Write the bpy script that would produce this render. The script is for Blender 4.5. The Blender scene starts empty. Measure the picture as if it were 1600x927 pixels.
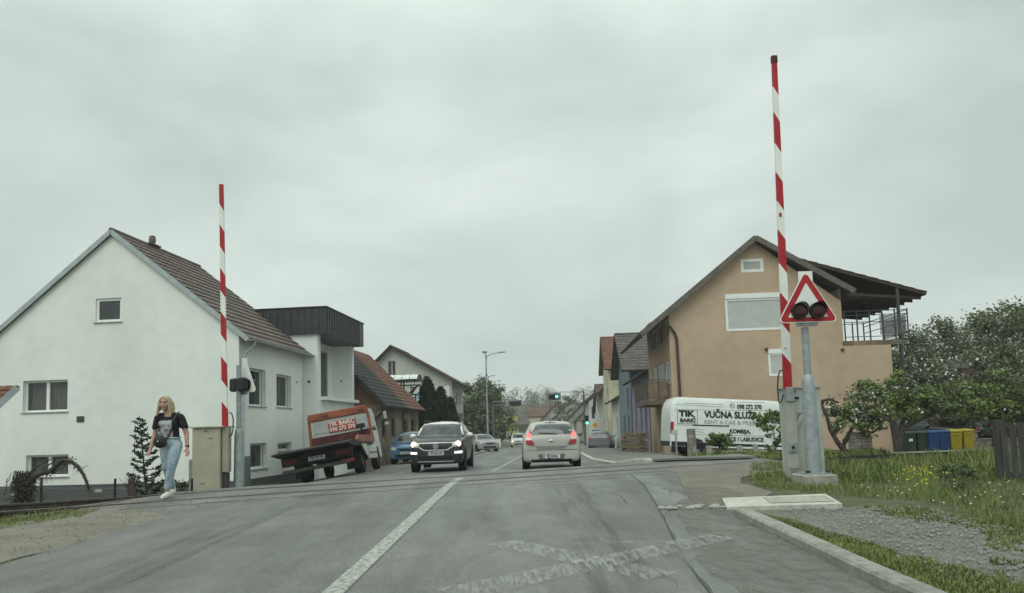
import bpy, bmesh, math, random
from mathutils import Vector, Matrix, geometry
from mathutils.bvhtree import BVHTree
from mathutils import noise as mnoise
sc = bpy.context.scene
R = math.radians
# ------------------------------------------------------------ camera
F_, PX, PY, CZ = 1140.0, 800.0, 576.0, 1.25          # focal length and optical centre in photo pixels, eye height in metres
TH, RO = R(4.8), R(1.7)
cam_d = bpy.data.cameras.new('camera'); cam = bpy.data.objects.new('camera', cam_d); sc.collection.objects.link(cam); sc.camera = cam
cam_d.sensor_width = 36; cam_d.lens = 36*F_/1600; cam_d.shift_y = (PY-463.5)/1600; cam_d.clip_start = 0.1; cam_d.clip_end = 4000
_r, _u, _f = Vector((1, 0, 0)), Vector((0, -math.sin(TH), math.cos(TH))), Vector((0, math.cos(TH), math.sin(TH)))
_c, _s = math.cos(RO), math.sin(RO)
cr, cu = _r*_c-_u*_s, _r*_s+_u*_c
cam.matrix_world = Matrix(((cr.x, cu.x, -_f.x, 0), (cr.y, cu.y, -_f.y, 0), (cr.z, cu.z, -_f.z, CZ), (0, 0, 0, 1)))
# ------------------------------------------------------------ sky and light (overcast)
sc.render.resolution_x, sc.render.resolution_y = 1024, 593
sc.view_settings.view_transform = 'Standard'; sc.view_settings.look = 'None'; sc.view_settings.exposure = 0.0; sc.view_settings.gamma = 1
W = bpy.data.worlds.new("World"); sc.world = W; W.use_nodes = True
wt = W.node_tree; wn = wt.nodes; wl = wt.links; wn.clear()
out = wn.new('ShaderNodeOutputWorld'); bg = wn.new('ShaderNodeBackground'); bg.inputs[1].default_value = 0.111
sky = wn.new('ShaderNodeTexSky'); sky.sky_type = 'NISHITA'; sky.sun_disc = False
sky.sun_elevation = R(48); sky.sun_rotation = R(200)
tc = wn.new('ShaderNodeTexCoord')
mp = wn.new('ShaderNodeMapping'); mp.inputs['Scale'].default_value = (1.0, 1.0, 2.2)
nz = wn.new('ShaderNodeTexNoise'); nz.inputs['Scale'].default_value = 2.3; nz.inputs['Detail'].default_value = 7; nz.inputs['Roughness'].default_value = .5; nz.inputs['Distortion'].default_value = .25
rp = wn.new('ShaderNodeValToRGB')
rp.color_ramp.elements[0].position = .36; rp.color_ramp.elements[0].color = (4.85, 5.6, 5.2, 1)
rp.color_ramp.elements[1].position = .66; rp.color_ramp.elements[1].color = (7.1, 7.9, 7.4, 1)
wl.new(tc.outputs['Generated'], mp.inputs[0]); wl.new(mp.outputs[0], nz.inputs['Vector']); wl.new(nz.outputs['Fac'], rp.inputs[0])
sep = wn.new('ShaderNodeSeparateXYZ'); wl.new(tc.outputs['Generated'], sep.inputs[0])
mr = wn.new('ShaderNodeMapRange'); mr.inputs['From Min'].default_value = .45; mr.inputs['From Max'].default_value = 1.0; mr.inputs['To Min'].default_value = 1.0; mr.inputs['To Max'].default_value = 2.3
wl.new(sep.outputs['Z'], mr.inputs['Value'])            # an overcast dome is brightest overhead
vm = wn.new('ShaderNodeVectorMath'); vm.operation = 'SCALE'; wl.new(rp.outputs[0], vm.inputs[0]); wl.new(mr.outputs[0], vm.inputs['Scale'])
mx = wn.new('ShaderNodeMix'); mx.data_type = 'RGBA'; mx.inputs[0].default_value = .95
wl.new(sky.outputs[0], mx.inputs[6]); wl.new(vm.outputs[0], mx.inputs[7]); wl.new(mx.outputs[2], bg.inputs[0]); wl.new(bg.outputs[0], out.inputs[0])
sd = bpy.data.lights.new('sun', 'SUN'); sd.energy = 1.0; sd.angle = R(40); sd.color = (1.0, 1.0, .93)
sun = bpy.data.objects.new('sun', sd); sc.collection.objects.link(sun); sun.rotation_euler = (R(42), 0, R(-20))   # high behind the camera
# ------------------------------------------------------------ helpers
def ray(u, v):
    a, b = (u-PX)/F_, (PY-v)/F_
    x, y = a*_c+b*_s, -a*_s+b*_c
    return Vector((x, math.cos(TH)-y*math.sin(TH), math.sin(TH)+y*math.cos(TH)))
def at(u, v, Y):
    r = ray(u, v); k = Y/r.y
    return Vector((r.x*k, Y, CZ+r.z*k))
def sst(a, b, x):
    t = min(1, max(0, (x-a)/(b-a))); return t*t*(3-2*t)
def lerp(a, b, t): return a+(b-a)*t
def pw(x, pts):
    if x <= pts[0][0]: return pts[0][1]
    for (a, A), (b, B) in zip(pts, pts[1:]):
        if x <= b: return A+(B-A)*(x-a)/(b-a)
    return pts[-1][1]
_mats = {}
def M(name, col, rough=.8, var=.12, scale=3., bump=0., bscale=60., metal=0., spec=.3, col2=None, emit=0, alpha=1., stretch=None, detail=5, var2=0., scale2=.35, coat=0., lo=.35, hi=.65, trans=0.):
    """procedural material: base colour broken up by world-space noise at two scales, with noise bump"""
    if name in _mats: return _mats[name]
    m = bpy.data.materials.new(name); m.use_nodes = True; _mats[name] = m
    nt = m.node_tree; N = nt.nodes; L = nt.links; b = N['Principled BSDF']
    b.inputs['Roughness'].default_value = rough; b.inputs['Metallic'].default_value = metal; b.inputs['Specular IOR Level'].default_value = spec
    if coat: b.inputs['Coat Weight'].default_value = coat; b.inputs['Coat Roughness'].default_value = .06
    if trans: b.inputs['Transmission Weight'].default_value = trans
    b.inputs['Alpha'].default_value = alpha
    g = N.new('ShaderNodeNewGeometry'); mpn = N.new('ShaderNodeMapping'); L.new(g.outputs['Position'], mpn.inputs[0])
    if stretch: mpn.inputs['Scale'].default_value = stretch
    n1 = N.new('ShaderNodeTexNoise'); n1.inputs['Scale'].default_value = scale; n1.inputs['Detail'].default_value = detail; L.new(mpn.outputs[0], n1.inputs['Vector'])
    r1 = N.new('ShaderNodeValToRGB'); L.new(n1.outputs['Fac'], r1.inputs[0])
    c2 = col2 or tuple(min(1, c*(1+var)) for c in col); c1 = col if col2 else tuple(c*(1-var) for c in col)
    r1.color_ramp.elements[0].position = lo; r1.color_ramp.elements[1].position = hi
    r1.color_ramp.elements[0].color = (*c1, 1); r1.color_ramp.elements[1].color = (*c2, 1)
    last = r1.outputs[0]
    if var2:
        n2 = N.new('ShaderNodeTexNoise'); n2.inputs['Scale'].default_value = scale2; n2.inputs['Detail'].default_value = 6; L.new(mpn.outputs[0], n2.inputs['Vector'])
        mr = N.new('ShaderNodeMapRange'); mr.inputs[1].default_value = .3; mr.inputs[2].default_value = .7; mr.inputs[3].default_value = 1-var2; mr.inputs[4].default_value = 1+var2*.6
        L.new(n2.outputs['Fac'], mr.inputs[0]); v = N.new('ShaderNodeVectorMath'); v.operation = 'SCALE'
        L.new(last, v.inputs[0]); L.new(mr.outputs[0], v.inputs['Scale']); last = v.outputs[0]
    L.new(last, b.inputs['Base Color'])
    if emit: b.inputs['Emission Color'].default_value = (*col, 1); b.inputs['Emission Strength'].default_value = emit
    if bump:
        n3 = N.new('ShaderNodeTexNoise'); n3.inputs['Scale'].default_value = bscale; n3.inputs['Detail'].default_value = 4; L.new(g.outputs['Position'], n3.inputs['Vector'])
        bp = N.new('ShaderNodeBump'); bp.inputs['Strength'].default_value = bump; bp.inputs['Distance'].default_value = .02
        L.new(n3.outputs['Fac'], bp.inputs['Height']); L.new(bp.outputs[0], b.inputs['Normal'])
    m['_last'] = 0
    return m
def wear(m, scale, lo, hi, stretch=None):
    """lets a paint layer show gaps: alpha from noise"""
    N = m.node_tree.nodes; L = m.node_tree.links; b = N['Principled BSDF']
    g = N.new('ShaderNodeNewGeometry'); mp = N.new('ShaderNodeMapping'); L.new(g.outputs['Position'], mp.inputs[0])
    if stretch: mp.inputs['Scale'].default_value = stretch
    n = N.new('ShaderNodeTexNoise'); n.inputs['Scale'].default_value = scale; n.inputs['Detail'].default_value = 8; n.inputs['Roughness'].default_value = .7
    L.new(mp.outputs[0], n.inputs['Vector'])
    r = N.new('ShaderNodeMapRange'); r.inputs[1].default_value = lo; r.inputs[2].default_value = hi
    L.new(n.outputs['Fac'], r.inputs[0]); L.new(r.outputs[0], b.inputs['Alpha']); return m
C = sc.collection
class MB:
    def __init__(s): s.v = []; s.f = []; s.m = []; s.mi = 0; s.M = None
    def add(s, vs, fs):
        o = len(s.v)
        if s.M is not None: vs = [s.M @ Vector(p) for p in vs]
        s.v += [tuple(p) for p in vs]; s.f += [tuple(i+o for i in f) for f in fs]; s.m += [s.mi]*len(fs); return s
    def box(s, x0, y0, z0, x1, y1, z1, b=0.):
        if b <= 0:
            vs = [(x0,y0,z0),(x1,y0,z0),(x1,y1,z0),(x0,y1,z0),(x0,y0,z1),(x1,y0,z1),(x1,y1,z1),(x0,y1,z1)]
            return s.add(vs, [(0,3,2,1),(4,5,6,7),(0,1,5,4),(1,2,6,5),(2,3,7,6),(3,0,4,7)])
        vs = []
        for z, k in ((z0, b), (z0+b, 0), (z1-b, 0), (z1, b)):
            for (x, y) in ((x0+b, y0+k), (x1-b, y0+k), (x1-k, y0+b), (x1-k, y1-b), (x1-b, y1-k), (x0+b, y1-k), (x0+k, y1-b), (x0+k, y0+b)): vs.append((x, y, z))
        fs = [tuple(range(7, -1, -1)), tuple(range(24, 32))]
        for r in range(3):
            for i in range(8): fs.append((r*8+i, r*8+(i+1) % 8, r*8+8+(i+1) % 8, r*8+8+i))
        return s.add(vs, fs)
    def beam(s, a, b, w, h, up=(0, 0, 1)):
        a, b = Vector(a), Vector(b); d = (b-a).normalized(); x = d.cross(Vector(up))
        x = x.normalized() if x.length > 1e-4 else Vector((1, 0, 0)); y = x.cross(d).normalized()
        vs = [p+x*w/2*i+y*h/2*j for p in (a, b) for (i, j) in ((-1, -1), (1, -1), (1, 1), (-1, 1))]
        return s.add(vs, [(0,1,2,3),(7,6,5,4),(0,4,5,1),(1,5,6,2),(2,6,7,3),(3,7,4,0)])
    def tube(s, pts, rs, n=8, cap=True, sq=1.):
        pts = [Vector(p) for p in pts]
        if not hasattr(rs, '__len__'): rs = [rs]*len(pts)
        vs = []; fs = []; px = None
        for i, p in enumerate(pts):
            d = (pts[min(i+1, len(pts)-1)]-pts[max(i-1, 0)])
            d = d.normalized() if d.length > 1e-9 else Vector((0, 0, 1))
            x = (px-d*px.dot(d)) if px is not None else d.cross(Vector((0, 0, 1)) if abs(d.z) < .9 else Vector((0, 1, 0)))
            if x.length < 1e-6: x = d.orthogonal()
            x.normalize(); px = x; y = d.cross(x)
            for k in range(n):
                a = 2*math.pi*k/n; vs.append(p+x*rs[i]*math.cos(a)+y*rs[i]*sq*math.sin(a))
        for i in range(len(pts)-1):
            for k in range(n): fs.append((i*n+k, i*n+(k+1) % n, (i+1)*n+(k+1) % n, (i+1)*n+k))
        if cap: fs += [tuple(range(n-1, -1, -1)), tuple(range((len(pts)-1)*n, len(pts)*n))]
        return s.add(vs, fs)
    def chain(s, pts, rs, n=12, sq=1.):
        """closed limb: tube with rounded ends"""
        P = [Vector(p) for p in pts]; a = (P[0]-P[1]).normalized(); b = (P[-1]-P[-2]).normalized()
        pp = [P[0]+a*rs[0]*.95, P[0]+a*rs[0]*.6]+P+[P[-1]+b*rs[-1]*.6, P[-1]+b*rs[-1]*.95]
        rr = [rs[0]*.25, rs[0]*.78]+list(rs)+[rs[-1]*.78, rs[-1]*.25]
        return s.tube(pp, rr, n, True, sq)
    def disc(s, c, nrm, r, t, n=20, r2=None):
        c = Vector(c); nrm = Vector(nrm).normalized(); return s.tube([c, c+nrm*t], [r, r if r2 is None else r2], n)
    def ell(s, c, rx, ry, rz, n=14, m=9):
        vs = []; fs = []
        for i in range(m+1):
            a = math.pi*i/m
            for k in range(n):
                b = 2*math.pi*k/n; vs.append((c[0]+rx*math.sin(a)*math.cos(b), c[1]+ry*math.sin(a)*math.sin(b), c[2]+rz*math.cos(a)))
        for i in range(m):
            for k in range(n): fs.append((i*n+k, i*n+(k+1) % n, (i+1)*n+(k+1) % n, (i+1)*n+k))
        return s.add(vs, fs)
    def poly(s, pts, d=None, holes=()):
        """flat polygon with holes, extruded by vector d"""
        loops = [[Vector(p) for p in pts]]+[[Vector(p) for p in h] for h in holes]
        tri = geometry.tessellate_polygon(loops); al = [p for l in loops for p in l]
        s.add(al, tri)
        if d is not None:
            d = Vector(d); s.add([p+d for p in al], tri)
            for l in loops:
                n = len(l); s.add(l+[p+d for p in l], [(i, (i+1) % n, n+(i+1) % n, n+i) for i in range(n)])
        return s
    def build(s, name, mat=None, parent=None, smooth=False, label=None, cat=None, group=None, kind=None, merge=False):
        me = bpy.data.meshes.new(name); me.from_pydata(s.v, [], s.f)
        for mm in (mat if isinstance(mat, (list, tuple)) else [mat]): me.materials.append(mm)
        if isinstance(mat, (list, tuple)) and len(mat) > 1: me.polygons.foreach_set('material_index', s.m)
        if merge:
            bm = bmesh.new(); bm.from_mesh(me); bmesh.ops.remove_doubles(bm, verts=bm.verts, dist=1e-4); bmesh.ops.recalc_face_normals(bm, faces=bm.faces); bm.to_mesh(me); bm.free()
        if smooth:
            me.polygons.foreach_set('use_smooth', [True]*len(me.polygons))
            if smooth is not True: me.set_sharp_from_angle(angle=R(smooth))
        me.update()
        o = bpy.data.objects.new(name, me); C.objects.link(o)
        if parent is not None: o.parent = parent
        return tag(o, label, cat, group, kind)
def tag(o, label=None, cat=None, group=None, kind=None):
    if label: o['label'] = label
    if cat: o['category'] = cat
    if group: o['group'] = group
    if kind: o['kind'] = kind
    return o
def thing(name, label, cat, loc=(0, 0, 0), rz=0., group=None):
    o = bpy.data.objects.new(name, None); C.objects.link(o); o.location = loc; o.rotation_euler = (0, 0, rz); o.empty_display_size = .2
    return tag(o, label, cat, group)
def copy_tree(o, parent=None):
    c = o.copy(); C.objects.link(c); c.parent = parent
    for ch in list(o.children): copy_tree(ch, c)
    return c
def text(name, s, size, mat, parent, mtx, bold=0., ext=.002, align='CENTER', sx=1., label=None, fit=None):
    cu = bpy.data.curves.new('t', 'FONT'); cu.body = s; cu.size = size; cu.align_x = align; cu.align_y = 'CENTER'; cu.extrude = ext; cu.offset = bold; cu.resolution_u = 3
    to = bpy.data.objects.new('t', cu); C.objects.link(to); dg = bpy.context.evaluated_depsgraph_get()
    me = bpy.data.meshes.new_from_object(to.evaluated_get(dg)); bpy.data.objects.remove(to)
    if fit:   # stretch the word to the width and cap height of the real lettering
        xs_ = [v.co.x for v in me.vertices]; lo, hi = min(xs_), max(xs_); capz = .729*size; me.transform(Matrix.Diagonal((fit[0]/(hi-lo), fit[1]/capz, 1, 1)) @ Matrix.Translation((-lo, 0, 0)))
    me.materials.clear(); me.materials.append(mat); me.transform(mtx @ Matrix.Diagonal((sx, 1, 1, 1)))
    o = bpy.data.objects.new(name, me); C.objects.link(o); o.parent = parent
    if label: o['label'] = label
    return o
def fr(o, x, z):
    """frame matrix: text x along vector x, text y along z, at o"""
    x = Vector(x).normalized(); z = Vector(z); z = (z-x*z.dot(x)).normalized(); n = x.cross(z); o = Vector(o)
    return Matrix(((x.x, z.x, n.x, o.x), (x.y, z.y, n.y, o.y), (x.z, z.z, n.z, o.z), (0, 0, 0, 1)))
def remesh(mb, voxel, sm=4):
    me = bpy.data.meshes.new('r'); me.from_pydata(mb.v, [], mb.f); o = bpy.data.objects.new('r', me); C.objects.link(o)
    bm = bmesh.new(); bm.from_mesh(me); bmesh.ops.remove_doubles(bm, verts=bm.verts, dist=1e-5); bmesh.ops.recalc_face_normals(bm, faces=bm.faces); bm.to_mesh(me); bm.free()
    a = o.modifiers.new('a', 'REMESH'); a.mode = 'VOXEL'; a.voxel_size = voxel; a.use_smooth_shade = True
    b = o.modifiers.new('b', 'SMOOTH'); b.iterations = sm; b.factor = .5
    r = bpy.data.meshes.new_from_object(o.evaluated_get(bpy.context.evaluated_depsgraph_get())); bpy.data.objects.remove(o); return r
def mesh_obj(name, me, mat, parent=None, **k):
    me.materials.clear(); me.materials.append(mat); me.polygons.foreach_set('use_smooth', [True]*len(me.polygons))
    o = bpy.data.objects.new(name, me); C.objects.link(o); o.parent = parent; return tag(o, **k)
# ------------------------------------------------------------ terrain
def cx(y):   # road centre line
    return pw(y, [(-20, -1.35), (5, -1.27), (12, -1.13), (15, -1.04), (17, -.93), (40, .36), (85, 2.2), (110, 3.0), (125, 2.6), (140, 1.2), (160, -2.5), (190, -10), (260, -35), (400, -110)])
def TQ(x, y): return y-.56*max(-26, min(26, x))
def TZ(x): return .33-.0175*max(0, min(x-3, 14))
def H(x, y):
    q = TQ(x, y)
    qa = q if y < 40 else lerp(q, y, sst(40, 60, y))
    p = pw(qa, [(-40, .0), (0, .02), (13.2, .325), (16.2, .325)]) if qa < 16.2 else .325-.275*sst(16.0, 21.8, qa)-.0125*max(0, min(qa, 110)-19)
    if y > 110: p += .010*min(y-110, 90)
    if q > 15.6 and x < -5.3: p -= min(.55, .14*(-5.3-x))*sst(16, 19.5, q)*(1-sst(32, 42, y))
    if q > 15.6 and x > 6: p -= min(.32, .035*(x-6))*sst(16, 18, q)*(1-sst(60, 90, y))
    b = sst(0, 1, (2.9-abs(q-14.8))/1.4)
    if x > 6.2 or x < -6: p = lerp(p, TZ(x)-.1, b*min(1, max(0, (x-6.2)/1.2) if x > 0 else (-6-x)/1.0))
    return p
def sheet(name, ys, lf, rf, nx, mat, dz, seed=0, wob=0., kind='structure'):
    mb = MB(); n = nx+1
    for i, y in enumerate(ys):
        a, b = lf(y), rf(y)
        if wob: a += wob*mnoise.noise((y*.9, seed, 0))+wob*.5*mnoise.noise((y*3.1, seed, 5)); b += wob*mnoise.noise((y*.9, seed, 9))+wob*.5*mnoise.noise((y*3.1, seed, 7))
        for k in range(n):
            x = a+(b-a)*k/nx; mb.v.append((x, y, H(x, y)+dz))
    for i in range(len(ys)-1):
        for k in range(nx): mb.f.append((i*n+k, i*n+k+1, (i+1)*n+k+1, (i+1)*n+k)); mb.m.append(0)
    N_ = len(ys)       # thin edges down into the ground
    for loop in ([i*n for i in range(N_)], [i*n+nx for i in range(N_)], list(range(n)), [(N_-1)*n+k for k in range(n)]):
        o = len(mb.v); mb.v += [(mb.v[i][0], mb.v[i][1], mb.v[i][2]-.05) for i in loop]
        for j in range(len(loop)-1): mb.f.append((loop[j], loop[j+1], o+j+1, o+j)); mb.m.append(0)
    return mb.build(name, mat, None, 30, kind=kind)
def fr_range(a, b, s):
    n = max(1, int(round((b-a)/s))); return [a+(b-a)*i/n for i in range(n+1)]
# ------------------------------------------------------------ materials
def road_mat(name, base, k=1.):
    """asphalt: fine aggregate, medium blotches, long tyre-polished streaks, fine bump"""
    m = bpy.data.materials.new(name); m.use_nodes = True; nt = m.node_tree; N = nt.nodes; L = nt.links; b = N['Principled BSDF']; b.inputs['Specular IOR Level'].default_value = .45
    g = N.new('ShaderNodeNewGeometry')
    def noise(sc_, st, det, rough=.6):
        mp_ = N.new('ShaderNodeMapping'); mp_.inputs['Scale'].default_value = st; L.new(g.outputs['Position'], mp_.inputs[0]); n = N.new('ShaderNodeTexNoise'); n.inputs['Scale'].default_value = sc_; n.inputs['Detail'].default_value = det; n.inputs['Roughness'].default_value = rough; L.new(mp_.outputs[0], n.inputs['Vector']); return n.outputs['Fac']
    def rng(s, a, b_, c, d):
        r = N.new('ShaderNodeMapRange'); r.inputs[1].default_value = a; r.inputs[2].default_value = b_; r.inputs[3].default_value = c; r.inputs[4].default_value = d; L.new(s, r.inputs[0]); return r.outputs[0]
    def mul(a_, b_): q = N.new('ShaderNodeMath'); q.operation = 'MULTIPLY'; L.new(a_, q.inputs[0]); L.new(b_, q.inputs[1]); return q.outputs[0]
    f1 = rng(noise(75, (1, 1, 1), 3, .8), .35, .65, .5, 1.5); f2 = rng(noise(1.6, (1, .6, 1), 7, .65), .32, .68, .72, 1.2); f3 = rng(noise(1.5, (1, .07, 1), 4, .5), .35, .65, .78, 1.14); f4 = rng(noise(9, (1, .35, 1), 6, .7), .3, .7, .90, 1.10)
    v = mul(mul(f1, f2), mul(f3, f4)); s = N.new('ShaderNodeVectorMath'); s.operation = 'SCALE'; s.inputs[0].default_value = base; L.new(v, s.inputs['Scale']); L.new(s.outputs[0], b.inputs['Base Color'])
    L.new(rng(noise(1.2, (1, .12, 1), 5), .3, .7, .42, .68), b.inputs['Roughness'])
    bp = N.new('ShaderNodeBump'); bp.inputs['Strength'].default_value = .5; bp.inputs['Distance'].default_value = .012; L.new(noise(130, (1, 1, 1), 4, .7), bp.inputs['Height']); L.new(bp.outputs[0], b.inputs['Normal']); return m
asph = road_mat('asphalt', (.138, .142, .133)); asph2 = road_mat('asphalt_patch', (.160, .170, .162)); asph3 = road_mat('asphalt_crossing', (.148, .150, .138))
dirt = M('dirt_gravel', (.18, .17, .14), .95, .25, 40., .35, 90., var2=.22, scale2=1.6)
gravel = M('grey_gravel', (.185, .18, .155), .95, .5, 45., 1., 70., var2=.25, scale2=1.3)
soil = M('soil_grass', (.055, .07, .03), .95, .4, 6., .8, 20., col2=(.11, .105, .06), var2=.3, scale2=.5)
conc = M('concrete', (.33, .33, .29), .9, .15, 12., .5, 60., var2=.2, scale2=1.5)
conc_w = M('concrete_white', (.46, .46, .40), .9, .15, 12., .4, 60., var2=.2, scale2=2)
paint = wear(M('road_paint', (.40, .41, .37), .6, .15, 30., .2, 200.), 26., .18, .60, (1, .5, 1))
paint_x = wear(M('road_paint_worn', (.50, .51, .475), .7, .15, 20.), 12., .42, 1.0, (2.2, .3, 1))
grass_m = M('grass_blades', (.085, .125, .032), .7, .3, 1.2, col2=(.18, .235, .07), spec=.2)
grass_d = M('grass_dry', (.12, .13, .05), .8, .3, 2.5, col2=(.22, .20, .10), spec=.2)
rust = M('rail_steel', (.07, .06, .052), .5, .3, 8., .2, 50., metal=.5)
sleeper = M('sleeper', (.10, .09, .08), .9, .3, 8., .5, 40.)
galv = M('galvanised', (.30, .34, .35), .5, .15, 9., .1, 60., metal=.35, spec=.5)
white_p = M('white_paint', (.74, .76, .72), .45, .04, 3., var2=.06, scale2=2.)
red_p = M('red_paint', (.36, .016, .024), .45, .1, 5.)
black = M('black_plastic', (.018, .019, .02), .5, .2, 10.)
rubber = M('rubber', (.02, .02, .021), .85, .2, 20.)
beige = M('beige_enamel', (.36, .35, .27), .6, .06, 4., .05, 40., var2=.08, scale2=2.5)
lgrey = M('light_grey_enamel', (.42, .44, .40), .6, .05, 4., var2=.10, scale2=2.)
glass = M('window_glass', (.03, .035, .036), .06, .2, 1.5, spec=.6)
glass_t = M('clear_glass', (.10, .115, .115), .05, .1, 1., spec=.6, alpha=.5)
curtain = M('curtain', (.22, .23, .22), .9, .25, 6., stretch=(4, 4, .3))
pvc = M('white_frame', (.76, .78, .75), .4, .03, 4.)
stucco_w = M('white_render', (.76, .79, .75), .95, .03, 2.5, .22, 120., var2=.09, scale2=.35)
plinth_m = M('dark_plinth', (.085, .09, .09), .9, .1, 5., .3, 60.)
tile_br = M('brown_tile', (.135, .108, .096), .75, .3, 7., .3, 60., var2=.2, scale2=.8)
tile_red = M('red_tile', (.155, .078, .052), .8, .35, 6., .3, 60., var2=.25, scale2=.8)
tile_dk = M('dark_sheet', (.035, .04, .042), .8, .25, 4., .3, 60.)
metal_dk = M('anthracite_sheet', (.028, .034, .037), .45, .15, 2., spec=.5)
wood_dk = M('dark_wood', (.05, .035, .028), .8, .3, 8., .3, 40.)
stucco_b = M('ochre_render', (.47, .355, .255), .95, .04, 2.0, .3, 120., var2=.14, scale2=.25)
zinc = M('zinc_trim', (.36, .41, .42), .5, .1, 4., metal=.2)
leaf_a = M('leaf_light', (.075, .12, .028), .6, .3, 1.1, col2=(.17, .22, .06), spec=.25)
leaf_b = M('leaf_mid', (.07, .098, .045), .6, .3, .8, col2=(.14, .175, .08), spec=.25)
leaf_d = M('leaf_dark', (.012, .022, .012), .7, .3, 1.5, col2=(.035, .05, .028), spec=.2)
leaf_g = M('leaf_budding', (.10, .11, .07), .7, .3, .6, col2=(.19, .20, .14), spec=.2)
blossom = M('blossom', (.62, .62, .57), .8, .1, 5.)
bark = M('bark', (.06, .05, .042), .95, .35, 12., .8, 30.)
# ------------------------------------------------------------ ground sheet
def axis(a, lo, hi, b, st, g):
    v = fr_range(lo, hi, st); s = st; x = hi
    while x < b: s *= g; x += s; v.append(x)
    s = st; x = lo; w = []
    while x > a: s *= g; x -= s; w.append(x)
    return w[::-1]+v
xs = axis(-900, -18, 22, 900, .36, 1.12); ys = axis(-12, 3, 36, 1200, .36, 1.07)
g = MB()
for y in ys:
    for x in xs:
        z = H(x, y)-.002
        d = abs(x-cx(y)); z -= .12*(1-sst(2.2, 2.9, d))*sst(30, 45, y)
        if y > 220: z += 16*sst(220, 420, y)
        if abs(x) > 70 and y > 60: z += 10*sst(70, 300, abs(x))
        g.v.append((x, y, z))
nx = len(xs)
for j in range(len(ys)-1):
    for i in range(nx-1): g.f.append((j*nx+i, j*nx+i+1, (j+1)*nx+i+1, (j+1)*nx+i)); g.m.append(0)
g.build('ground', soil, None, True, kind='structure')
RY = fr_range(-6, 40, .36)+[40+1.6*i for i in range(1, 100)]
def lft(y): return cx(y)-(3.15 if y < 9 else lerp(3.15, 4.6, sst(9, 11, y)) if y < 15 else lerp(4.6, 3.3, sst(16, 21, y)))
def rgt(y): return cx(y)+pw(y, [(-6, 3.72), (8.4, 3.72), (9.4, 3.9), (10.5, 4.4), (16.5, 4.6), (18.6, 4.1), (20, 3.95), (28, 3.2), (60, 3.1)])
sheet('road', RY, lft, rgt, 24, asph, .012)
# lighter resurfaced strip in the right lane, with its seam
seam = lambda y: pw(y, [(3, 1.15), (6, 1.35), (9, 1.75), (12, 2.1), (14.0, 2.2)])
sheet('asphalt_patch', fr_range(3, 14.0, .36), seam, lambda y: rgt(y)-.75-.1*math.sin(y), 8, asph2, .017, 3, .05)
tar = M('tar', (.055, .057, .055), .5, .2, 10.)
sheet('tar_seam', fr_range(3, 14, .18), lambda y: seam(y)-.008, lambda y: seam(y)+.006+.006*math.sin(y*9), 1, tar, .022, 4, .012)
# worn insert of the crossing, its ragged joints, cracks
def qband(name, qa, qb, x0, x1, mat, dz, seed, wob=.06, st=.2, n=5):
    mb = MB(); X = fr_range(x0, x1, st)
    for x in X:
        for k in range(n+1):
            q = lerp(qa, qb, k/n)+(wob*(mnoise.noise((x*1.7, k, seed))+.5*mnoise.noise((x*6, k, seed))) if k in (0, n) else 0); y = q+.56*x; mb.v.append((x, y, H(x, y)+dz))
    for i in range(len(X)-1):
        for k in range(n): mb.f.append((i*(n+1)+k, i*(n+1)+k+1, (i+1)*(n+1)+k+1, (i+1)*(n+1)+k)); mb.m.append(0)
    return mb.build(name, mat, None, True, kind='structure')
qband('crossing_asphalt', 13.1, 16.5, -5.4, 6.9, asph3, .018, 1, n=12)
qband('asphalt_joint', 12.98, 13.05, -5.4, 3.2, wear(M('joint_pale', (.25, .25, .225), .9, .2, 20.), 8., .35, .6), .023, 2, .05)
qband('asphalt_joint', 12.5, 12.58, -.2, 3.3, wear(M('joint_pale2', (.23, .24, .22), .9, .2, 20.), 5., .4, .6), .023, 3, .12)
def crack(pts, w, seed):
    random.seed(seed); P = [Vector(p) for p in pts]; mb = MB(); Q = []
    for a, b in zip(P, P[1:]):
        n = max(2, int((b-a).length/.07))
        for i in range(n): q = a.lerp(b, i/n); Q.append(q+Vector((random.gauss(0, .012), random.gauss(0, .012))))
    Q.append(P[-1])
    for i, q in enumerate(Q):
        d = (Q[min(i+1, len(Q)-1)]-Q[max(0, i-1)]).normalized(); nr = Vector((-d.y, d.x))*w*random.uniform(.3, 1.3)
        for s_ in (-1, 1): r = q+nr*s_; mb.v.append((r.x, r.y, H(r.x, r.y)+.0235))
    for i in range(len(Q)-1): mb.f.append((2*i, 2*i+1, 2*i+3, 2*i+2)); mb.m.append(0)
    mb.build('road_crack', M('crack', (.085, .088, .083), .8), None, kind='structure')
for i, (pts, w) in enumerate((([(-2.5, 9.0), (-1.9, 9.3), (-1.2, 9.2)], .003), ([(1.2, 11.6), (1.5, 10.6), (1.45, 9.7)], .006), ([(2.2, 12.6), (2.4, 11.5), (2.2, 10.4)], .004), ([(-4, 12.0), (-2.9, 12.5), (-1.4, 12.9)], .005), ([(-.6, 18.5), (-.5, 20.5), (-.7, 23)], .006), ([(-3.9, 9.6), (-2.6, 10.2), (-2.2, 11.5)], .003), ([(.9, 4.4), (1.1, 5.2), (.95, 6.2)], .003))): crack(pts, w, i)
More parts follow.
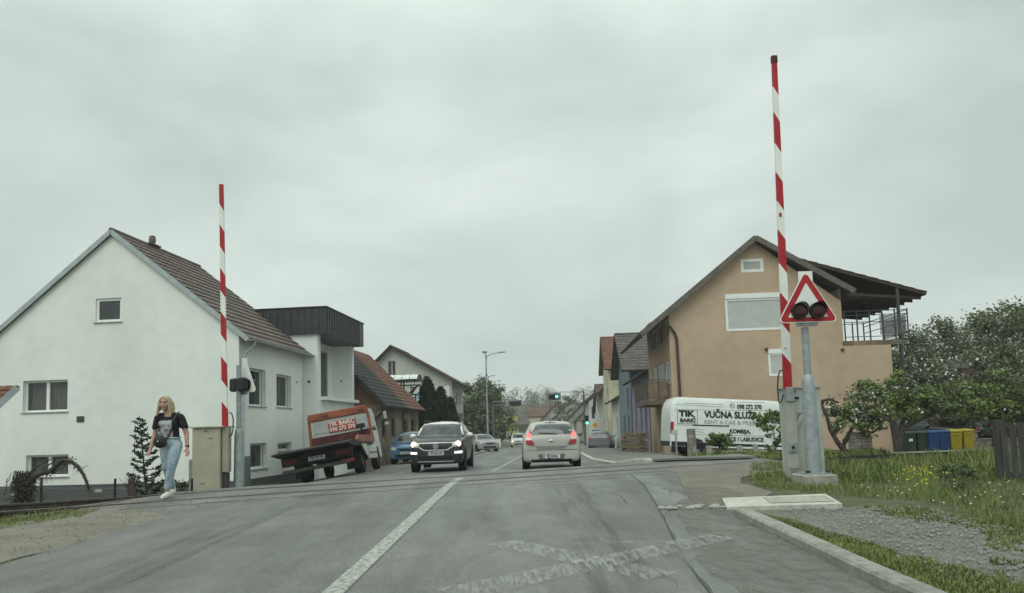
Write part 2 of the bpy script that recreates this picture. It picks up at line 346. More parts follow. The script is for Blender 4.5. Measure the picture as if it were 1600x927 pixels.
# dirt washed along the kerb, and the trodden apron beside the crossing
dirt_k = wear(M('dirt_wash', (.20, .19, .155), .95, .2, 50., .25, 110.), 7., .36, .80, (1, .5, 1))
sheet('dirt_strip', fr_range(3, 11.5, .3), lambda y: rgt(y)-.85+.2*math.sin(y*.9), lambda y: rgt(y)-.02, 6, dirt_k, .024, 5, .12)
sheet('dirt_apron', fr_range(9.35, 16.4, .25), lambda y: pw(y, [(9.3, 2.3), (11, 2.5), (13, 2.9), (16.4, 3.4)]), lambda y: pw(y, [(9.3, 2.7), (10.0, 3.3), (10.6, 3.75), (12.2, 3.7), (13.6, 4.3), (15.2, 6.2), (16.4, 7.6)]), 10, dirt, .019, 6, .14)
sheet('dirt_shoulder', fr_range(-3, 14.4, .25), lambda y: pw(y, [(-3, -8), (7, -7.5), (8.3, -6.2), (10.2, -6.0), (12.3, -7.4), (14.4, -8.0)]), lambda y: lft(y)+pw(y, [(0, -.1), (7, -.05), (10, .35), (11, .1), (14, -.2)]), 16, dirt, .010, 7, .22)
sheet('yard_gravel', fr_range(15.6, 40, .3), lambda y: -9.6, lambda y: lft(y)+.15, 14, M('yard_gravel', (.15, .15, .13), .95, .35, 30., .8, 70., var2=.25, scale2=.9), .008, 8, .15)
# ballast of the track either side of the crossing
def band(name, x0, x1, a, b, mat, dz, st=.3, wob=.12):
    mb = MB(); X = fr_range(x0, x1, st); n = 9
    for x in X:
        for k in range(n):
            q = a+(b-a)*k/(n-1)+(wob*mnoise.noise((x*2, k*.0+a, 3)) if k in (0, n-1) else 0); y = q+.56*x; mb.v.append((x, y, H(x, y)+dz))
    for i in range(len(X)-1):
        for k in range(n-1): mb.f.append((i*n+k, i*n+k+1, (i+1)*n+k+1, (i+1)*n+k)); mb.m.append(0)
    return mb.build(name, mat, None, True, kind='structure')
ballast = M('ballast', (.13, .12, .10), .95, .6, 30., 1., 40.)
band('ballast', -16, -6.2, 13.2, 16.4, ballast, .02); band('ballast_bed', 7.2, 26, 13.2, 16.4, ballast, .02)
# gravel footpath on the right, sidewalk beyond the crossing
sheet('gravel_path', fr_range(2.0, 9.2, .25), lambda y: pw(y, [(2, 2.75), (4.3, 3.15), (6, 3.2), (8, 3.05), (9.2, 2.75)]), lambda y: pw(y, [(2, 4.1), (4.5, 4.6), (5.5, 4.75), (7, 4.6), (8.6, 4.35), (9.2, 4.0)]), 12, gravel, .003, 11, .22)
walk = M('sidewalk_asphalt', (.17, .175, .16), .85, .2, 30., .4, 160., var2=.2, scale2=.8)
sheet('sidewalk', fr_range(18.3, 90, .4), lambda y: rgt(y)+.16, lambda y: pw(y, [(18.3, 6.0), (20, 6.1), (26, 6.3), (36, 6.6), (90, 9.4)]), 8, walk, .10)
sheet('forecourt', fr_range(24, 33, .35), lambda y: pw(y, [(24, 6.2), (36, 6.6)]), lambda y: 18, 16, M('forecourt', (.24, .235, .20), .95, .25, 12., .5, 90., var2=.2, scale2=.7), .02, 13, .1)
sheet('verge', fr_range(40, 90, 1.), lambda y: cx(y)-6.5, lambda y: lft(y)-.1, 4, walk, .02)
# kerbs
def kerb(name, pts, w=.16, h=.13, mat=conc):
    mb = MB(); n = len(pts)
    for i, (x, y) in enumerate(pts):
        a = Vector(pts[max(0, i-1)]); b = Vector(pts[min(n-1, i+1)]); d = (b-a).normalized(); nr = Vector((d.y, -d.x)); z = H(x, y)
        hh = h*(1 if 0 < i < n-1 else .6)
        for (o, zz) in ((0, -.1), (0, hh-.02), (.02, hh), (w-.015, hh), (w, hh-.015), (w, -.1)): mb.v.append((x+nr.x*o, y+nr.y*o, z+zz))
    for i in range(n-1):
        for k in range(5): mb.f.append((i*6+k, i*6+k+1, i*6+7+k, i*6+6+k)); mb.m.append(0)
    mb.f += [(5, 4, 3, 2, 1, 0), tuple(range((n-1)*6, n*6))]; mb.m += [0, 0]
    return mb.build(name, mat, None, 30, kind='structure')
kerb('kerb', [(rgt(y)-.02+.012*mnoise.noise((y*1.2, 0, 1)), y) for y in fr_range(1, 8.75, .3)], .17, .10, M('kerb_concrete', (.27, .265, .235), .9, .18, 14., .5, 60., var2=.25, scale2=2.))
kerb('kerb', [(3.55, 18.35), (3.25, 18.6), (3.1, 19.1)]+[(rgt(y), y) for y in fr_range(19.6, 80, .6)], .17, .12, conc_w)
kerb('kerb', [(lft(y)-.15, y) for y in fr_range(46, 92, 1.)], .16, .12, conc)
# painted markings
sheet('road_marking', fr_range(2, 14.3, .3), lambda y: cx(y)-.075, lambda y: cx(y)+.075, 2, paint, .026)
sheet('road_marking', fr_range(17.6, 100, .5), lambda y: cx(y)-.07, lambda y: cx(y)+.07, 2, paint, .026)
def stroke(a, b, w, dz):
    mb = MB(); a = Vector(a); b = Vector(b); d = (b-a).normalized(); nr = Vector((-d.y, d.x)); n = int((b-a).length/.2)+1
    for i in range(n+1):
        p = a.lerp(b, i/n)
        for k in range(4):
            q = p+nr*w*(k/3-.5)*(1+.1*mnoise.noise((i*.7, 3, 0))); mb.v.append((q.x, q.y, H(q.x, q.y)+dz))
    for i in range(n):
        for k in range(3): mb.f.append((i*4+k, i*4+k+1, i*4+5+k, i*4+4+k)); mb.m.append(0)
    return mb.build('road_marking', paint_x, None, True, kind='structure')
sm_ = wear(M('paint_smear', (.36, .37, .34), .8, .1, 20.), 2.2, .42, 1.3, (2.2, .5, 1))
sheet('paint_smear', fr_range(4.9, 6.9, .25), lambda y: -.25+.2*math.sin(y*2), lambda y: 1.55+.2*math.sin(y*3), 8, sm_, .0245, 21, .2)
oil = wear(M('oil_streak', (.075, .078, .075), .5, .2, 20.), 3., .45, 1.1, (5., .25, 1))
sheet('tyre_streak', fr_range(4.4, 12.4, .25), lambda y: .30+.03*y, lambda y: .75+.03*y, 4, oil, .0250, 22, .08)
sheet('tyre_streak', fr_range(4.4, 12.4, .25), lambda y: -3.4, lambda y: -2.9, 4, oil, .0250, 23, .08)
stroke((-.45, 5.0), (1.95, 7.05), .34, .028); stroke((-.15, 6.9), (1.05, 5.4), .34, .032)
# concrete slab with set-in cover, broken drain stones
s = MB(); z = H(3.3, 9.3)+.05
s.add([(2.55, 8.95, z-.1), (3.95, 8.95, z-.1), (4.15, 9.9, z-.06), (2.75, 9.85, z-.08), (2.55, 8.95, z), (3.95, 8.95, z), (4.15, 9.9, z+.03), (2.75, 9.85, z+.02)], [(4,5,6,7),(0,1,5,4),(1,2,6,5),(2,3,7,6),(3,0,4,7)])
slab = s.build('concrete_slab', conc_w, None, label='pale concrete slab lying in the ground at the end of the near kerb', cat='slab')
s = MB(); s.add([(3.15, 9.15, z+.012), (3.95, 9.15, z+.012), (4.05, 9.7, z+.03), (3.25, 9.7, z+.03)], [(0, 1, 2, 3)]); s.build('cover_plate', conc, slab)
random.seed(4); s = MB()
for i in range(26):
    x = lerp(1.75, 2.55, random.random()); y = 9.0+.25*random.random()+(x-1.7)*.05; r = .02+.025*random.random(); s.ell((x, y, H(x, y)+.03), r*1.5, r, r*.6, 7, 5)
s.build('drain_edge_stones', conc, None, kind='stuff', label='broken stone rubble along the drain beside the road', cat='rubble')
# gravel pebbles on path
random.seed(9)
def pebbles(name, n, fx, fy, r0, r1, mat, label, off=.018):
    s = MB()
    for i in range(n):
        y = fy(); x = fx(y); r = lerp(r0, r1, random.random()**2); zz = H(x, y)+off; a = random.random()*6.28
        vs = [(x+r*math.cos(a+k*1.257)*(.8+.4*random.random()), y+r*math.sin(a+k*1.257)*(.8+.4*random.random()), zz) for k in range(5)]+[(x, y, zz+r*.8)]
        s.add(vs, [(k, (k+1) % 5, 5) for k in range(5)])
    s.build(name, mat, None, kind='stuff', label=label, cat='gravel')
peb_m = M('pebble', (.12, .12, .11), .9, .3, 30., col2=(.27, .27, .245))
pebbles('gravel', 3600, lambda y: lerp(3.0, 4.9, random.random()**.6), lambda: 2.6+6.4*random.random()**.8, .006, .022, peb_m, 'loose grey gravel scattered over the footpath')
pebbles('dirt_crumbs', 2600, lambda y: lerp(-8.0, -4.3, random.random()), lambda: 5+7.5*random.random(), .004, .016, M('crumb', (.10, .09, .07), .95, .5, 30., col2=(.24, .22, .18)), 'dark crumbs of earth on the left shoulder')
# ------------------------------------------------------------ railway track
tr = thing('railway_track', 'rusty single railway track crossing the road and running off to both sides', 'railway track')
def rail(q0, x0, x1, zoff=0.):
    prof = [(-.065, 0), (.065, 0), (.065, .015), (.012, .035), (.012, .105), (.036, .12), (.036, .15), (-.036, .15), (-.036, .12), (-.012, .105), (-.012, .035), (-.065, .015)]
    X = fr_range(x0, x1, .6); mb = MB(); d = Vector((1, .56)).normalized(); nr = Vector((-d.y, d.x)); n = len(prof)
    for x in X:
        y = q0+.56*x; z = TZ(x)-.134+zoff
        for (a, b) in prof: mb.v.append((x+nr.x*a, y+nr.y*a, z+b))
    for i in range(len(X)-1):
        for k in range(n): mb.f.append((i*n+k, i*n+(k+1) % n, (i+1)*n+(k+1) % n, (i+1)*n+k)); mb.m.append(0)
    mb.build('rail', rust, tr)
rail(13.98, -16, 26); rail(15.62, -16, 26)
for x in fr_range(-15.7, -6.4, .69)+fr_range(7.4, 25.6, .69):
    d = Vector((1, .56, 0)).normalized(); c = Vector((x, 14.8+.56*x, TZ(x)-.19)); nr = Vector((-d.y, d.x, 0))
    MB().beam(c-nr*1.25, c+nr*1.25, .24, .12).build('sleeper', sleeper, tr)
for q0 in (13.86, 14.07, 15.53, 15.73):
    fl = MB()
    for x in fr_range(-6.4, 6.7, .3)[:-1]:
        a, b = (x, q0+.56*x), (x+.3, q0+.56*(x+.3)); w = .03+.015*mnoise.noise((x, q0, 0))
        fl.add([(a[0], a[1]-w, H(*a)+.034), (b[0], b[1]-w, H(*b)+.034), (b[0], b[1]+w, H(*b)+.034), (a[0], a[1]+w, H(*a)+.034)], [(0, 1, 2, 3)])
    fl.build('flangeway', tar, tr, merge=True)
tmb = MB()
for i in range(9):
    d = Vector((1, .56)).normalized(); q = 13.55-.32*(i % 1)
# ------------------------------------------------------------ plants: grass, trees
def inpoly(x, y, P):
    c = False; n = len(P)
    for i in range(n):
        (a, b), (d, e) = P[i], P[(i+1) % n]
        if (b > y) != (e > y) and x < (d-a)*(y-b)/(e-b)+a: c = not c
    return c
def grass(name, P, n, h0, h1, mats, label, seed, dens=None, w=.0045):
    random.seed(seed); s = MB(); bx = [p[0] for p in P]; by = [p[1] for p in P]; k = 0
    while k < n:
        x = random.uniform(min(bx), max(bx)); y = random.uniform(min(by), max(by)); k += 1
        if not inpoly(x, y, P): continue
        cl = mnoise.noise((x*1.1, y*1.1, seed))+.5*mnoise.noise((x*3.5, y*3.5, seed))
        if cl < (dens if dens is not None else -.3): continue
        h = lerp(h0, h1, random.random())*(1+.7*cl); a = random.random()*6.28; l = h*random.uniform(.15, .7); ww = w*random.uniform(.7, 1.6)*(1 if y < 12 else 1.6)
        z = H(x, y)-.01; dx, dy = math.cos(a), math.sin(a); px, py = -dy*ww, dx*ww
        s.mi = 1 if random.random() < .25 else 0
        s.add([(x-px, y-py, z), (x+px, y+py, z), (x+dx*l*.4+px*.7, y+dy*l*.4+py*.7, z+h*.6), (x+dx*l*.4-px*.7, y+dy*l*.4-py*.7, z+h*.6), (x+dx*l, y+dy*l, z+h)], [(0, 1, 2, 3), (3, 2, 4)])
    return s.build(name, mats, None, kind='stuff', label=label, cat='grass')
gm = [grass_m, grass_d]
grass('grass', [(4.1, 12.9), (3.8, 11.6), (4.3, 10.4), (5.2, 9.4), (5.0, 7.6), (5.2, 5.6), (9, 5.6), (14, 9), (22, 20), (22, 26.3), (14, 21.6), (9, 18.2), (5.2, 16.2)], 210000, .03, .10, gm, 'long green grass on the verge before the railway', 1, -.55)
grass('tall_weeds', [(5.2, 12.2), (6.5, 11.2), (9, 11.5), (13, 14.5), (16, 19), (14, 20.8), (9, 17.6), (5.4, 15.4)], 16000, .10, .24, gm, 'tall weeds along the railway on the right verge', 31, .12, .006)
grass('grass_tufts', [(2.75, 3.2), (3.35, 3.2), (3.35, 5.5), (3.05, 7.5), (2.8, 8.6), (2.68, 8.6), (2.7, 5)], 20000, .015, .06, gm, 'short patchy grass growing along the kerb', 2, -.45)
grass('grass_fringe', [(3.2, 5), (4.5, 5), (5.2, 7), (4.7, 9), (4.1, 9.2), (4.2, 8), (4.4, 7)], 26000, .015, .07, gm, 'thin grass at the edge of the gravel footpath', 3, -.1)
grass('grass_corner', [(-12, 8.0), (-7.0, 8.6), (-6.4, 9.3), (-6.1, 10.1), (-6.6, 10.4), (-12, 8.4+.1)], 9000, .03, .1, gm, 'grass patch on the left between shoulder and track', 5, -.4)
grass('grass_corner', [(-10, 6.4), (-7.5, 7.6), (-5.9, 8.3), (-5.5, 9.3), (-5.7, 10.2), (-6.6, 9.9), (-10, 7.9)], 34000, .015, .05, gm, 'green grass patch at the left edge of the dirt shoulder', 6, -.35)
grass('grass_cabinet', [(-8.2, 16.6), (-6.0, 16.6), (-5.7, 17.8), (-6.4, 18.6), (-8.2, 18.4)], 3500, .05, .2, gm, 'unmown grass round the foot of the left barrier cabinet', 7, -.4)
grass('weeds', [(4.6, 19.2), (8.4, 21.4), (12, 23.4), (12, 25.2), (8.0, 23.6), (5.2, 21.2)], 24000, .05, .2, gm, 'weedy strip between track and forecourt beside the van', 8, -.35, .009)
grass('sidewalk_grass', [(5.6, 23.8), (7, 24.4), (7, 25.3), (5.5, 24.9)], 1500, .04, .12, gm, 'grass tuft strip at the sidewalk edge', 9, -.5, .01)
grass('roadside_grass', [(5.6, 34), (6.6, 34), (7.0, 46), (5.9, 46)], 3500, .05, .15, gm, 'grass strip in front of the wood pile', 10, -.4, .015)
# ------------------------------------------------------------ buildings
def FM(face, w, d):
    """wall frame: (u, z, out) of a face of a w x d block -> local coordinates"""
    if face == 'F': return Matrix(((1, 0, 0, 0), (0, 0, -1, 0), (0, 1, 0, 0), (0, 0, 0, 1)))
    if face == 'B': return Matrix(((-1, 0, 0, w), (0, 0, 1, d), (0, 1, 0, 0), (0, 0, 0, 1)))
    if face == 'R': return Matrix(((0, 0, 1, w), (1, 0, 0, 0), (0, 1, 0, 0), (0, 0, 0, 1)))
    return Matrix(((0, 0, -1, 0), (1, 0, 0, 0), (0, 1, 0, 0), (0, 0, 0, 1)))
def wall(mb, Mx, outline, holes, rev=.16):
    mb.M = Mx
    H2 = [[(a, b, 0), (c, b, 0), (c, d, 0), (a, d, 0)] for (a, b, c, d) in holes]
    mb.poly([(x, z, 0) for x, z in outline], None, H2)
    for h in H2:
        mb.add(h+[(x, z, -rev) for x, z, _ in h], [(i, (i+1) % 4, 4+(i+1) % 4, 4+i) for i in range(4)])
    mb.M = None
def window(par, Mx, a, b, c, d, rev=.16, nm=1, fm=None, style='win', sill=True, fw=.07, name='window', box=0., label=None, curt=False):
    """window object: frame bars; children pane and sill. nm = number of casements, box = height of roller-shutter box"""
    fm = fm or pvc; mb = MB(); mb.M = Mx; z0, z1 = -rev, -rev+.06; t = d-box
    if box: mb.box(a, t, z0, c, d, z1+.05)
    mb.box(a, b, z0, c, b+fw, z1); mb.box(a, t-fw, z0, c, t, z1); mb.box(a, b+fw, z0, a+fw, t-fw, z1); mb.box(c-fw, b+fw, z0, c, t-fw, z1)
    for i in range(1, nm):
        x = a+(c-a)*i/nm; mb.box(x-fw*.8, b+fw, z0, x+fw*.8, t-fw, z1)
    w = mb.build(name, fm, par, label=label)
    p = MB(); p.M = Mx
    if style == 'shutter':
        n = max(4, int((t-b)/.055))
        for i in range(n):
            q0 = b+fw+(t-b-2*fw)*i/n; q1 = b+fw+(t-b-2*fw)*(i+1)/n
            p.add([(a+fw, q0, z0+.01), (c-fw, q0, z0+.01), (c-fw, q0+.004, z0+.035), (a+fw, q0+.004, z0+.035), (c-fw, q1, z0+.02), (a+fw, q1, z0+.02)], [(0, 1, 2, 3), (3, 2, 4, 5)])
        p.build('roller_shutter', M('shutter_slats', (.50, .52, .50), .6, .05, 4.), w)
    else:
        p.add([(a+fw*.5, b+fw*.5, z0+.02), (c-fw*.5, b+fw*.5, z0+.02), (c-fw*.5, t-fw*.5, z0+.02), (a+fw*.5, t-fw*.5, z0+.02)], [(0, 1, 2, 3)]); p.build('pane', glass_t if curt else glass, w)
        if curt:
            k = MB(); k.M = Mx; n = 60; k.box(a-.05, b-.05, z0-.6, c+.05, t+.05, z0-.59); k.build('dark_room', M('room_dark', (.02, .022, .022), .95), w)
            k = MB(); k.M = Mx; vs = [(a+(c-a)*i/n, z, z0-.10+.035*math.sin(i*1.1)+.02*math.sin(i*.37)) for z in (b, t) for i in range(n+1)]
            k.add(vs, [(i, i+1, n+2+i, n+1+i) for i in range(n) if not (.40 < i/n < .44 or i/n < .06 or .86 < i/n < .93)]); k.build('curtain', curtain, w, True)
    if sill:
        q = MB(); q.M = Mx; q.box(a-.05, b-.035, -rev+.06, c+.05, b-.002, .05); q.build('sill', M('window_sill', (.34, .35, .33), .7, .1, 5.), w)
    return w
def slope(mb, e0, e1, r1, r0, rows=14, cols=0, step=.03, th=.09, wave=.012):
    """roof slope: eave e0-e1, ridge r0-r1, stepped courses, closed underneath"""
    e0, e1, r1, r0 = map(Vector, (e0, e1, r1, r0)); nr = (e1-e0).cross(r0-e0).normalized()
    if nr.z < 0: nr = -nr
    cols = cols or 1
    def P(i, t, h): a = e0.lerp(e1, i/cols); b = r0.lerp(r1, i/cols); return a.lerp(b, t)+nr*(h+(wave*math.cos(i*math.pi) if cols > 1 else 0))
    vs = []; fs = []; n = cols+1
    for r in range(rows):
        o = len(vs); t0, t1 = r/rows, (r+1)/rows
        vs += [P(i, t0, 0) for i in range(n)]+[P(i, t0, step) for i in range(n)]+[P(i, t1, 0.004) for i in range(n)]
        for i in range(cols): fs += [(o+i, o+i+1, o+n+i+1, o+n+i), (o+n+i, o+n+i+1, o+2*n+i+1, o+2*n+i)]
    mb.add(vs, fs)
    a = [e0, e1, r1, r0]; b = [p-nr*th for p in a]
    mb.add([p-nr*.012 for p in a]+b, [(4, 5, 6, 7), (0, 1, 5, 4), (1, 2, 6, 5), (2, 3, 7, 6), (3, 0, 4, 7)])
def gutter(par, a, b, r=.07, mat=None):
    a, b = Vector(a), Vector(b); d = (b-a).normalized(); s = d.cross(Vector((0, 0, 1))); mb = MB(); n = 8
    for p in (a, b):
        for k in range(n+1):
            an = math.pi*k/n; mb.v.append(p+s*r*math.cos(an)-Vector((0, 0, r*math.sin(an))))
    for k in range(n): mb.f.append((k, k+1, n+2+k, n+1+k)); mb.m.append(0)
    return mb.build('gutter', mat or zinc, par, True)
def pipe(par, pts, r=.045, mat=None, name='downspout'):
    P = [Vector(p) for p in pts]; q = [P[0]]
    for i in range(1, len(P)-1):
        for t in (.8, .93): q.append(P[i-1].lerp(P[i], max(t, 1-.15/(P[i]-P[i-1]).length)) if t == .8 else P[i].lerp((P[i-1]+P[i+1])/2, .08))
        q.append(P[i].lerp(P[i+1], min(.2, .15/(P[i+1]-P[i]).length)))
    q.append(P[-1]); return MB().tube(q, r, 8).build(name, mat or zinc, par, 40)
def gable(w, z0, e, rd, xr=None):
    xr = w/2 if xr is None else xr; return [(0, z0), (w, z0), (w, e), (xr, rd), (0, e)]
def rect(w, z0, z1): return [(0, z0), (w, z0), (w, z1), (0, z1)]
def house(name, label, O, rz, w, d, e, rd, ax='y', wm=None, rm=None, wins=(), oh=.35, oe=.4, rows=12, cols=0, z0=-1.2, trim=None, group=None, xr=None, gut=True, chim=None, wave=.012, cat='house'):
    """gabled house; ax = direction of ridge ('y' gable to the front, 'x' gable to the sides)"""
    t = thing(name, label, cat, O, rz, group); mb = MB(); trim = trim or wood_dk
    for f in 'FRLB':
        L = w if f in 'FB' else d; g_ = (f in 'FB') == (ax == 'y')
        hs = [v[1:5] for v in wins if v[0] == f]
        wall(mb, FM(f, w, d), gable(L, z0, e, rd, (xr if f in 'FL' or xr is None else L-xr)) if g_ else rect(L, z0, e), hs)
    mb.build('wall', wm, t)
    for v in wins:
        st = v[5] if len(v) > 5 else {}
        window(t, FM(v[0], w, d), *v[1:5], **st)
    rb = MB(); k = w if ax == 'y' else d; xm = k/2 if xr is None else xr; s1 = (rd-e)/xm; s2 = (rd-e)/(k-xm); L = d if ax == 'y' else w
    q = (lambda x, y, z: (x, y, z)) if ax == 'y' else (lambda x, y, z: (y, x, z))
    u = .10
    st_ = .045 if rows == 17 else .03
    slope(rb, q(-oe, -oh, e-s1*oe+u), q(-oe, L+oh, e-s1*oe+u), q(xm, L+oh, rd+u), q(xm, -oh, rd+u), rows, cols, st_, wave=wave)
    slope(rb, q(k+oe, -oh, e-s2*oe+u), q(k+oe, L+oh, e-s2*oe+u), q(xm, L+oh, rd+u), q(xm, -oh, rd+u), rows, cols, st_, wave=wave)
    ro = rb.build('roof', rm, t)
    rc = MB(); rc.tube([q(xm, -oh, rd+u+.01), q(xm, L+oh, rd+u+.01)], .09, 8); rc.build('ridge_cap', rm, ro, 40)
    for yy in (-oh-.012, L+oh+.012):
        for (xa, sl) in ((-oe, s1), (k+oe, s2)):
            MB().beam(q(xa, yy, e-sl*oe+u-.05), q(xm, yy, rd+u-.05), .03, .16).build('barge_board', trim, ro)
    if gut:
        gutter(t, q(-oe-.05, -oh, e-s1*oe+.07), q(-oe-.05, L+oh, e-s1*oe+.07), mat=trim if trim is wood_dk else zinc); gutter(t, q(k+oe+.05, -oh, e-s2*oe+.07), q(k+oe+.05, L+oh, e-s2*oe+.07), mat=trim if trim is wood_dk else zinc)
    if chim:
        x, y, zz = chim; c = MB(); c.box(x-.25, y-.25, e, x+.25, y+.25, zz); c.box(x-.3, y-.3, zz, x+.3, y+.3, zz+.08); c.build('chimney', M('chimney_brick', (.22, .12, .09), .9, .3, 12.), ro)
    return t
# --- white house beside the track, left
YH = 24.6; O = at(373, 700, YH); hw = 8.25*24.6/22; yaw = R(-5.5)
cs, sn = math.cos(yaw), math.sin(yaw)
OX = Vector((O.x-hw*cs, YH-hw*sn, 0))
def loc_of(O, yaw, P):
    d = Vector(P)-Vector(O); return Vector((d.x*math.cos(yaw)+d.y*math.sin(yaw), -d.x*math.sin(yaw)+d.y*math.cos(yaw), d.z))
def px_on(O, yaw, face, w, d, u, v):
    """where the view ray of a photo pixel meets a wall: (u, z) on that face"""
    r = ray(u, v); c, s = math.cos(yaw), math.sin(yaw); o = Vector((0, 0, CZ))-Vector(O)
    lo = Vector((o.x*c+o.y*s, -o.x*s+o.y*c, o.z)); lr = Vector((r.x*c+r.y*s, -r.x*s+r.y*c, r.z))
    if face == 'F': k = -lo.y/lr.y; p = lo+lr*k; return p.x, p.z
    k = ((w if face == 'R' else 0)-lo.x)/lr.x; p = lo+lr*k; return p.y, p.z
def pw_(O, yaw, face, w, d, u0, v0, u1, v1):
    a = px_on(O, yaw, face, w, d, u0, v0); b = px_on(O, yaw, face, w, d, u1, v1)
    return face, min(a[0], b[0]), min(a[1], b[1]), max(a[0], b[0]), max(a[1], b[1])
A = (OX, yaw, 'F', hw, 5.6); B = (OX, yaw, 'R', hw, 5.6)
c2 = dict(nm=2, rev=.2, curt=True)
wins = [pw_(*A, 35, 645, 106, 593)+(c2,), pw_(*A, 40, 746, 107, 710)+(c2,), pw_(*A, 149, 504, 190, 465)+(dict(rev=.12, fw=.09),),
        pw_(*B, 389, 634, 415, 579)+(dict(rev=.24, nm=1),), pw_(*B, 432, 636, 455, 588)+(dict(rev=.24),), pw_(*B, 391, 734, 417, 692)+(dict(rev=.24),), pw_(*B, 434, 705, 456, 691)+(dict(rev=.24),)]
ev = px_on(*A, 373, 526)[1]+.12; rdz = px_on(*A, 165, 366)[1]
wh = house('white_house', 'white rendered gable house with brown tiled roof behind the left barrier', OX, yaw, hw, 5.65, ev, rdz, 'y', stucco_w, tile_br, wins, oh=.12, oe=.38, rows=17, cols=40, trim=zinc, gut=False, wave=.011)
p = MB(); p.box(-.03, -.03, -1.3, hw+.03, 5.65, -.18); p.build('plinth', plinth_m, wh)
gutter(wh, (hw+.46, -.15, ev-.22), (hw+.46, 5.85, ev-.22), .075)
pipe(wh, [(hw+.46, .25, ev-.28), (hw+.42, .22, ev-.45), (hw+.10, .12, ev-.75), (hw+.09, .12, -.5)], .05)
o = MB(); o.M = Matrix.Translation((hw/2-.0, 2.35, rdz+.22)); o.ell((0, 0, .06), .1, .1, .1); o.tube([(0, 0, 0), (0, 0, .14), (0, 0, .3), (0, 0, .34)], [.09, .13, .11, .05], 10); o.box(-.16, -.35, -.06, .16, .35, -.01); o.build('ridge_vent', tile_br, wh, 40)
vx, vz = px_on(*A, 126, 655); v = MB(); v.M = FM('F', hw, 5.65); v.box(vx-.13, vz-.1, 0, vx+.13, vz+.1, .03); v.build('wall_vent', M('vent_dark', (.06, .07, .055), .8, .2, 8.), wh)
for (uu, vv) in ((155, 767), (22, 772)):
    ax_, az_ = px_on(*A, uu, vv); v = MB(); v.M = FM('F', hw, 5.65); v.box(ax_-.12, az_-.05, .03, ax_+.12, az_+.05, .05); v.build('plinth_vent', lgrey, wh)
v = MB(); v.M = FM('R', hw, 5.65); lx, lz = px_on(*B, 463, 597)[0:2]; v.box(lx-.03, lz-.05, 0, lx+.03, lz+.03, .06); v.build('junction_box', lgrey, wh)
# meter box on plinth by the corner
v = MB(); v.M = FM('R', hw, 5.65); v.box(.18, -.35, 0, .62, .62, .12); v.build('meter_box', M('meter_box', (.16, .17, .165), .6), wh)
# --- small tiled shed at the far left edge
s0 = at(-90, 650, 18.5)
sh = thing('shed', 'low shed with a red tiled roof cut by the left edge', 'shed', (0, 0, 0))
e_a, e_b = at(-4, 640, 18.6), at(-6, 640, 20.6); r_a, r_b = at(24, 600, 18.6), at(28, 600, 20.6)
m = MB(); ea = at(-60, 622, 18.6); 
q1 = at(-9, 599, 18.6); q2 = at(-36, 642, 18.6); sl = (q1-q2)
lo_ = q2-sl*1.2
m.poly([q1+Vector((-.05, .1, -.1)), lo_+Vector((0, .1, -.1)), Vector((lo_.x-2, 18.7, lo_.z-.1)), Vector((lo_.x-2, 18.7, -.9)), Vector((q1.x-.9, 18.7, -.9)), Vector((q1.x-.9, 18.7, q1.z-1.4))])
rb = MB(); back = Vector((-.15, 2.6, 0)); top = Vector((-2.6, 0, .05))
# the slope faces the viewer's left; its raking edge runs down to the left
slope(rb, q1+top-sl*1.6*0+Vector((0, 0, -1.5)), q1+Vector((-1.1, 0, -1.75)), q1, q1+top+Vector((0, 1.0, 0)), 9, 12)
rb = MB(); slope(rb, lo_+Vector((-2.6, 0, 0)), lo_, q1+Vector((0, .9, 0)), q1+Vector((-2.6, .9, 0)), 12, 20); rb.build('roof', tile_red, sh)
MB().beam(lo_+Vector((0, -.04, -.06)), q1+Vector((0.02, .86, -.06)), .05, .16).build('barge_board', zinc, sh)
m = MB(); m.box(lo_.x-2.4, 19.3, -.9, lo_.x-.9, 20.2, lo_.z+.2); m.build('wall', stucco_w, sh)
# --- flat-roofed modern extension behind
Y1 = 30.2; a0 = at(497, 640, Y1); ang = R(-5.5); ex = thing('flat_roofed_house', 'modern white house with dark metal fascia and open loggia behind the tow truck', 'house', (a0.x, Y1, 0), ang)
def L2(P): return loc_of((a0.x, Y1, 0), ang, P)
bz = at(500, 522, Y1).z; tz = at(500, 481, Y1).z; ln = 4.5; dep = .95; lg = at(497, 620, Y1).z
# walls (front faces the viewer, x<0 to the left), side wall faces the road at x=0
m = MB(); m.box(-3.4, 0, -1.2, -dep, ln+.32, bz); m.box(-dep, 0, -1.2, 0, .34, bz)
m.box(-dep, .34, -1.2, 0, ln, lg-.12); m.box(-dep, ln, -1.2, 0, ln+.32, bz); m.build('wall', stucco_w, ex)
MB().box(-dep, .34, lg-.12, .26, ln+.25, lg+.02).build('loggia_ledge', stucco_w, ex)
m = MB(); m.box(-dep+.002, 2.75, lg+.1, -dep+.05, 3.7, lg+2.25); dr = m.build('loggia_door', M('loggia_door_frame', (.30, .32, .32), .5), ex)
MB().box(-dep+.051, 2.82, lg+.15, -dep+.06, 3.5, lg+2.15).build('pane', glass, dr)
m = MB(); m.box(-3.6, -.12, bz, .42, ln+.55, tz); fa = m.build('fascia', metal_dk, ex)
m = MB()
for i in range(13): m.box(-3.5+.3*i, -.145, bz+.01, -3.485+.3*i, -.12, tz-.02)
for i in range(16): m.box(.42, .0+.29*i, bz+.01, .445, .015+.29*i, tz-.02)
m.build('standing_seams', metal_dk, fa, kind='stuff'); MB().box(-3.66, -.17, tz, .47, ln+.6, tz+.04).build('roof_edge', M('roof_edge', (.03, .034, .036), .5), ex)
for (yy, zz) in ((-.0, 0),): pass
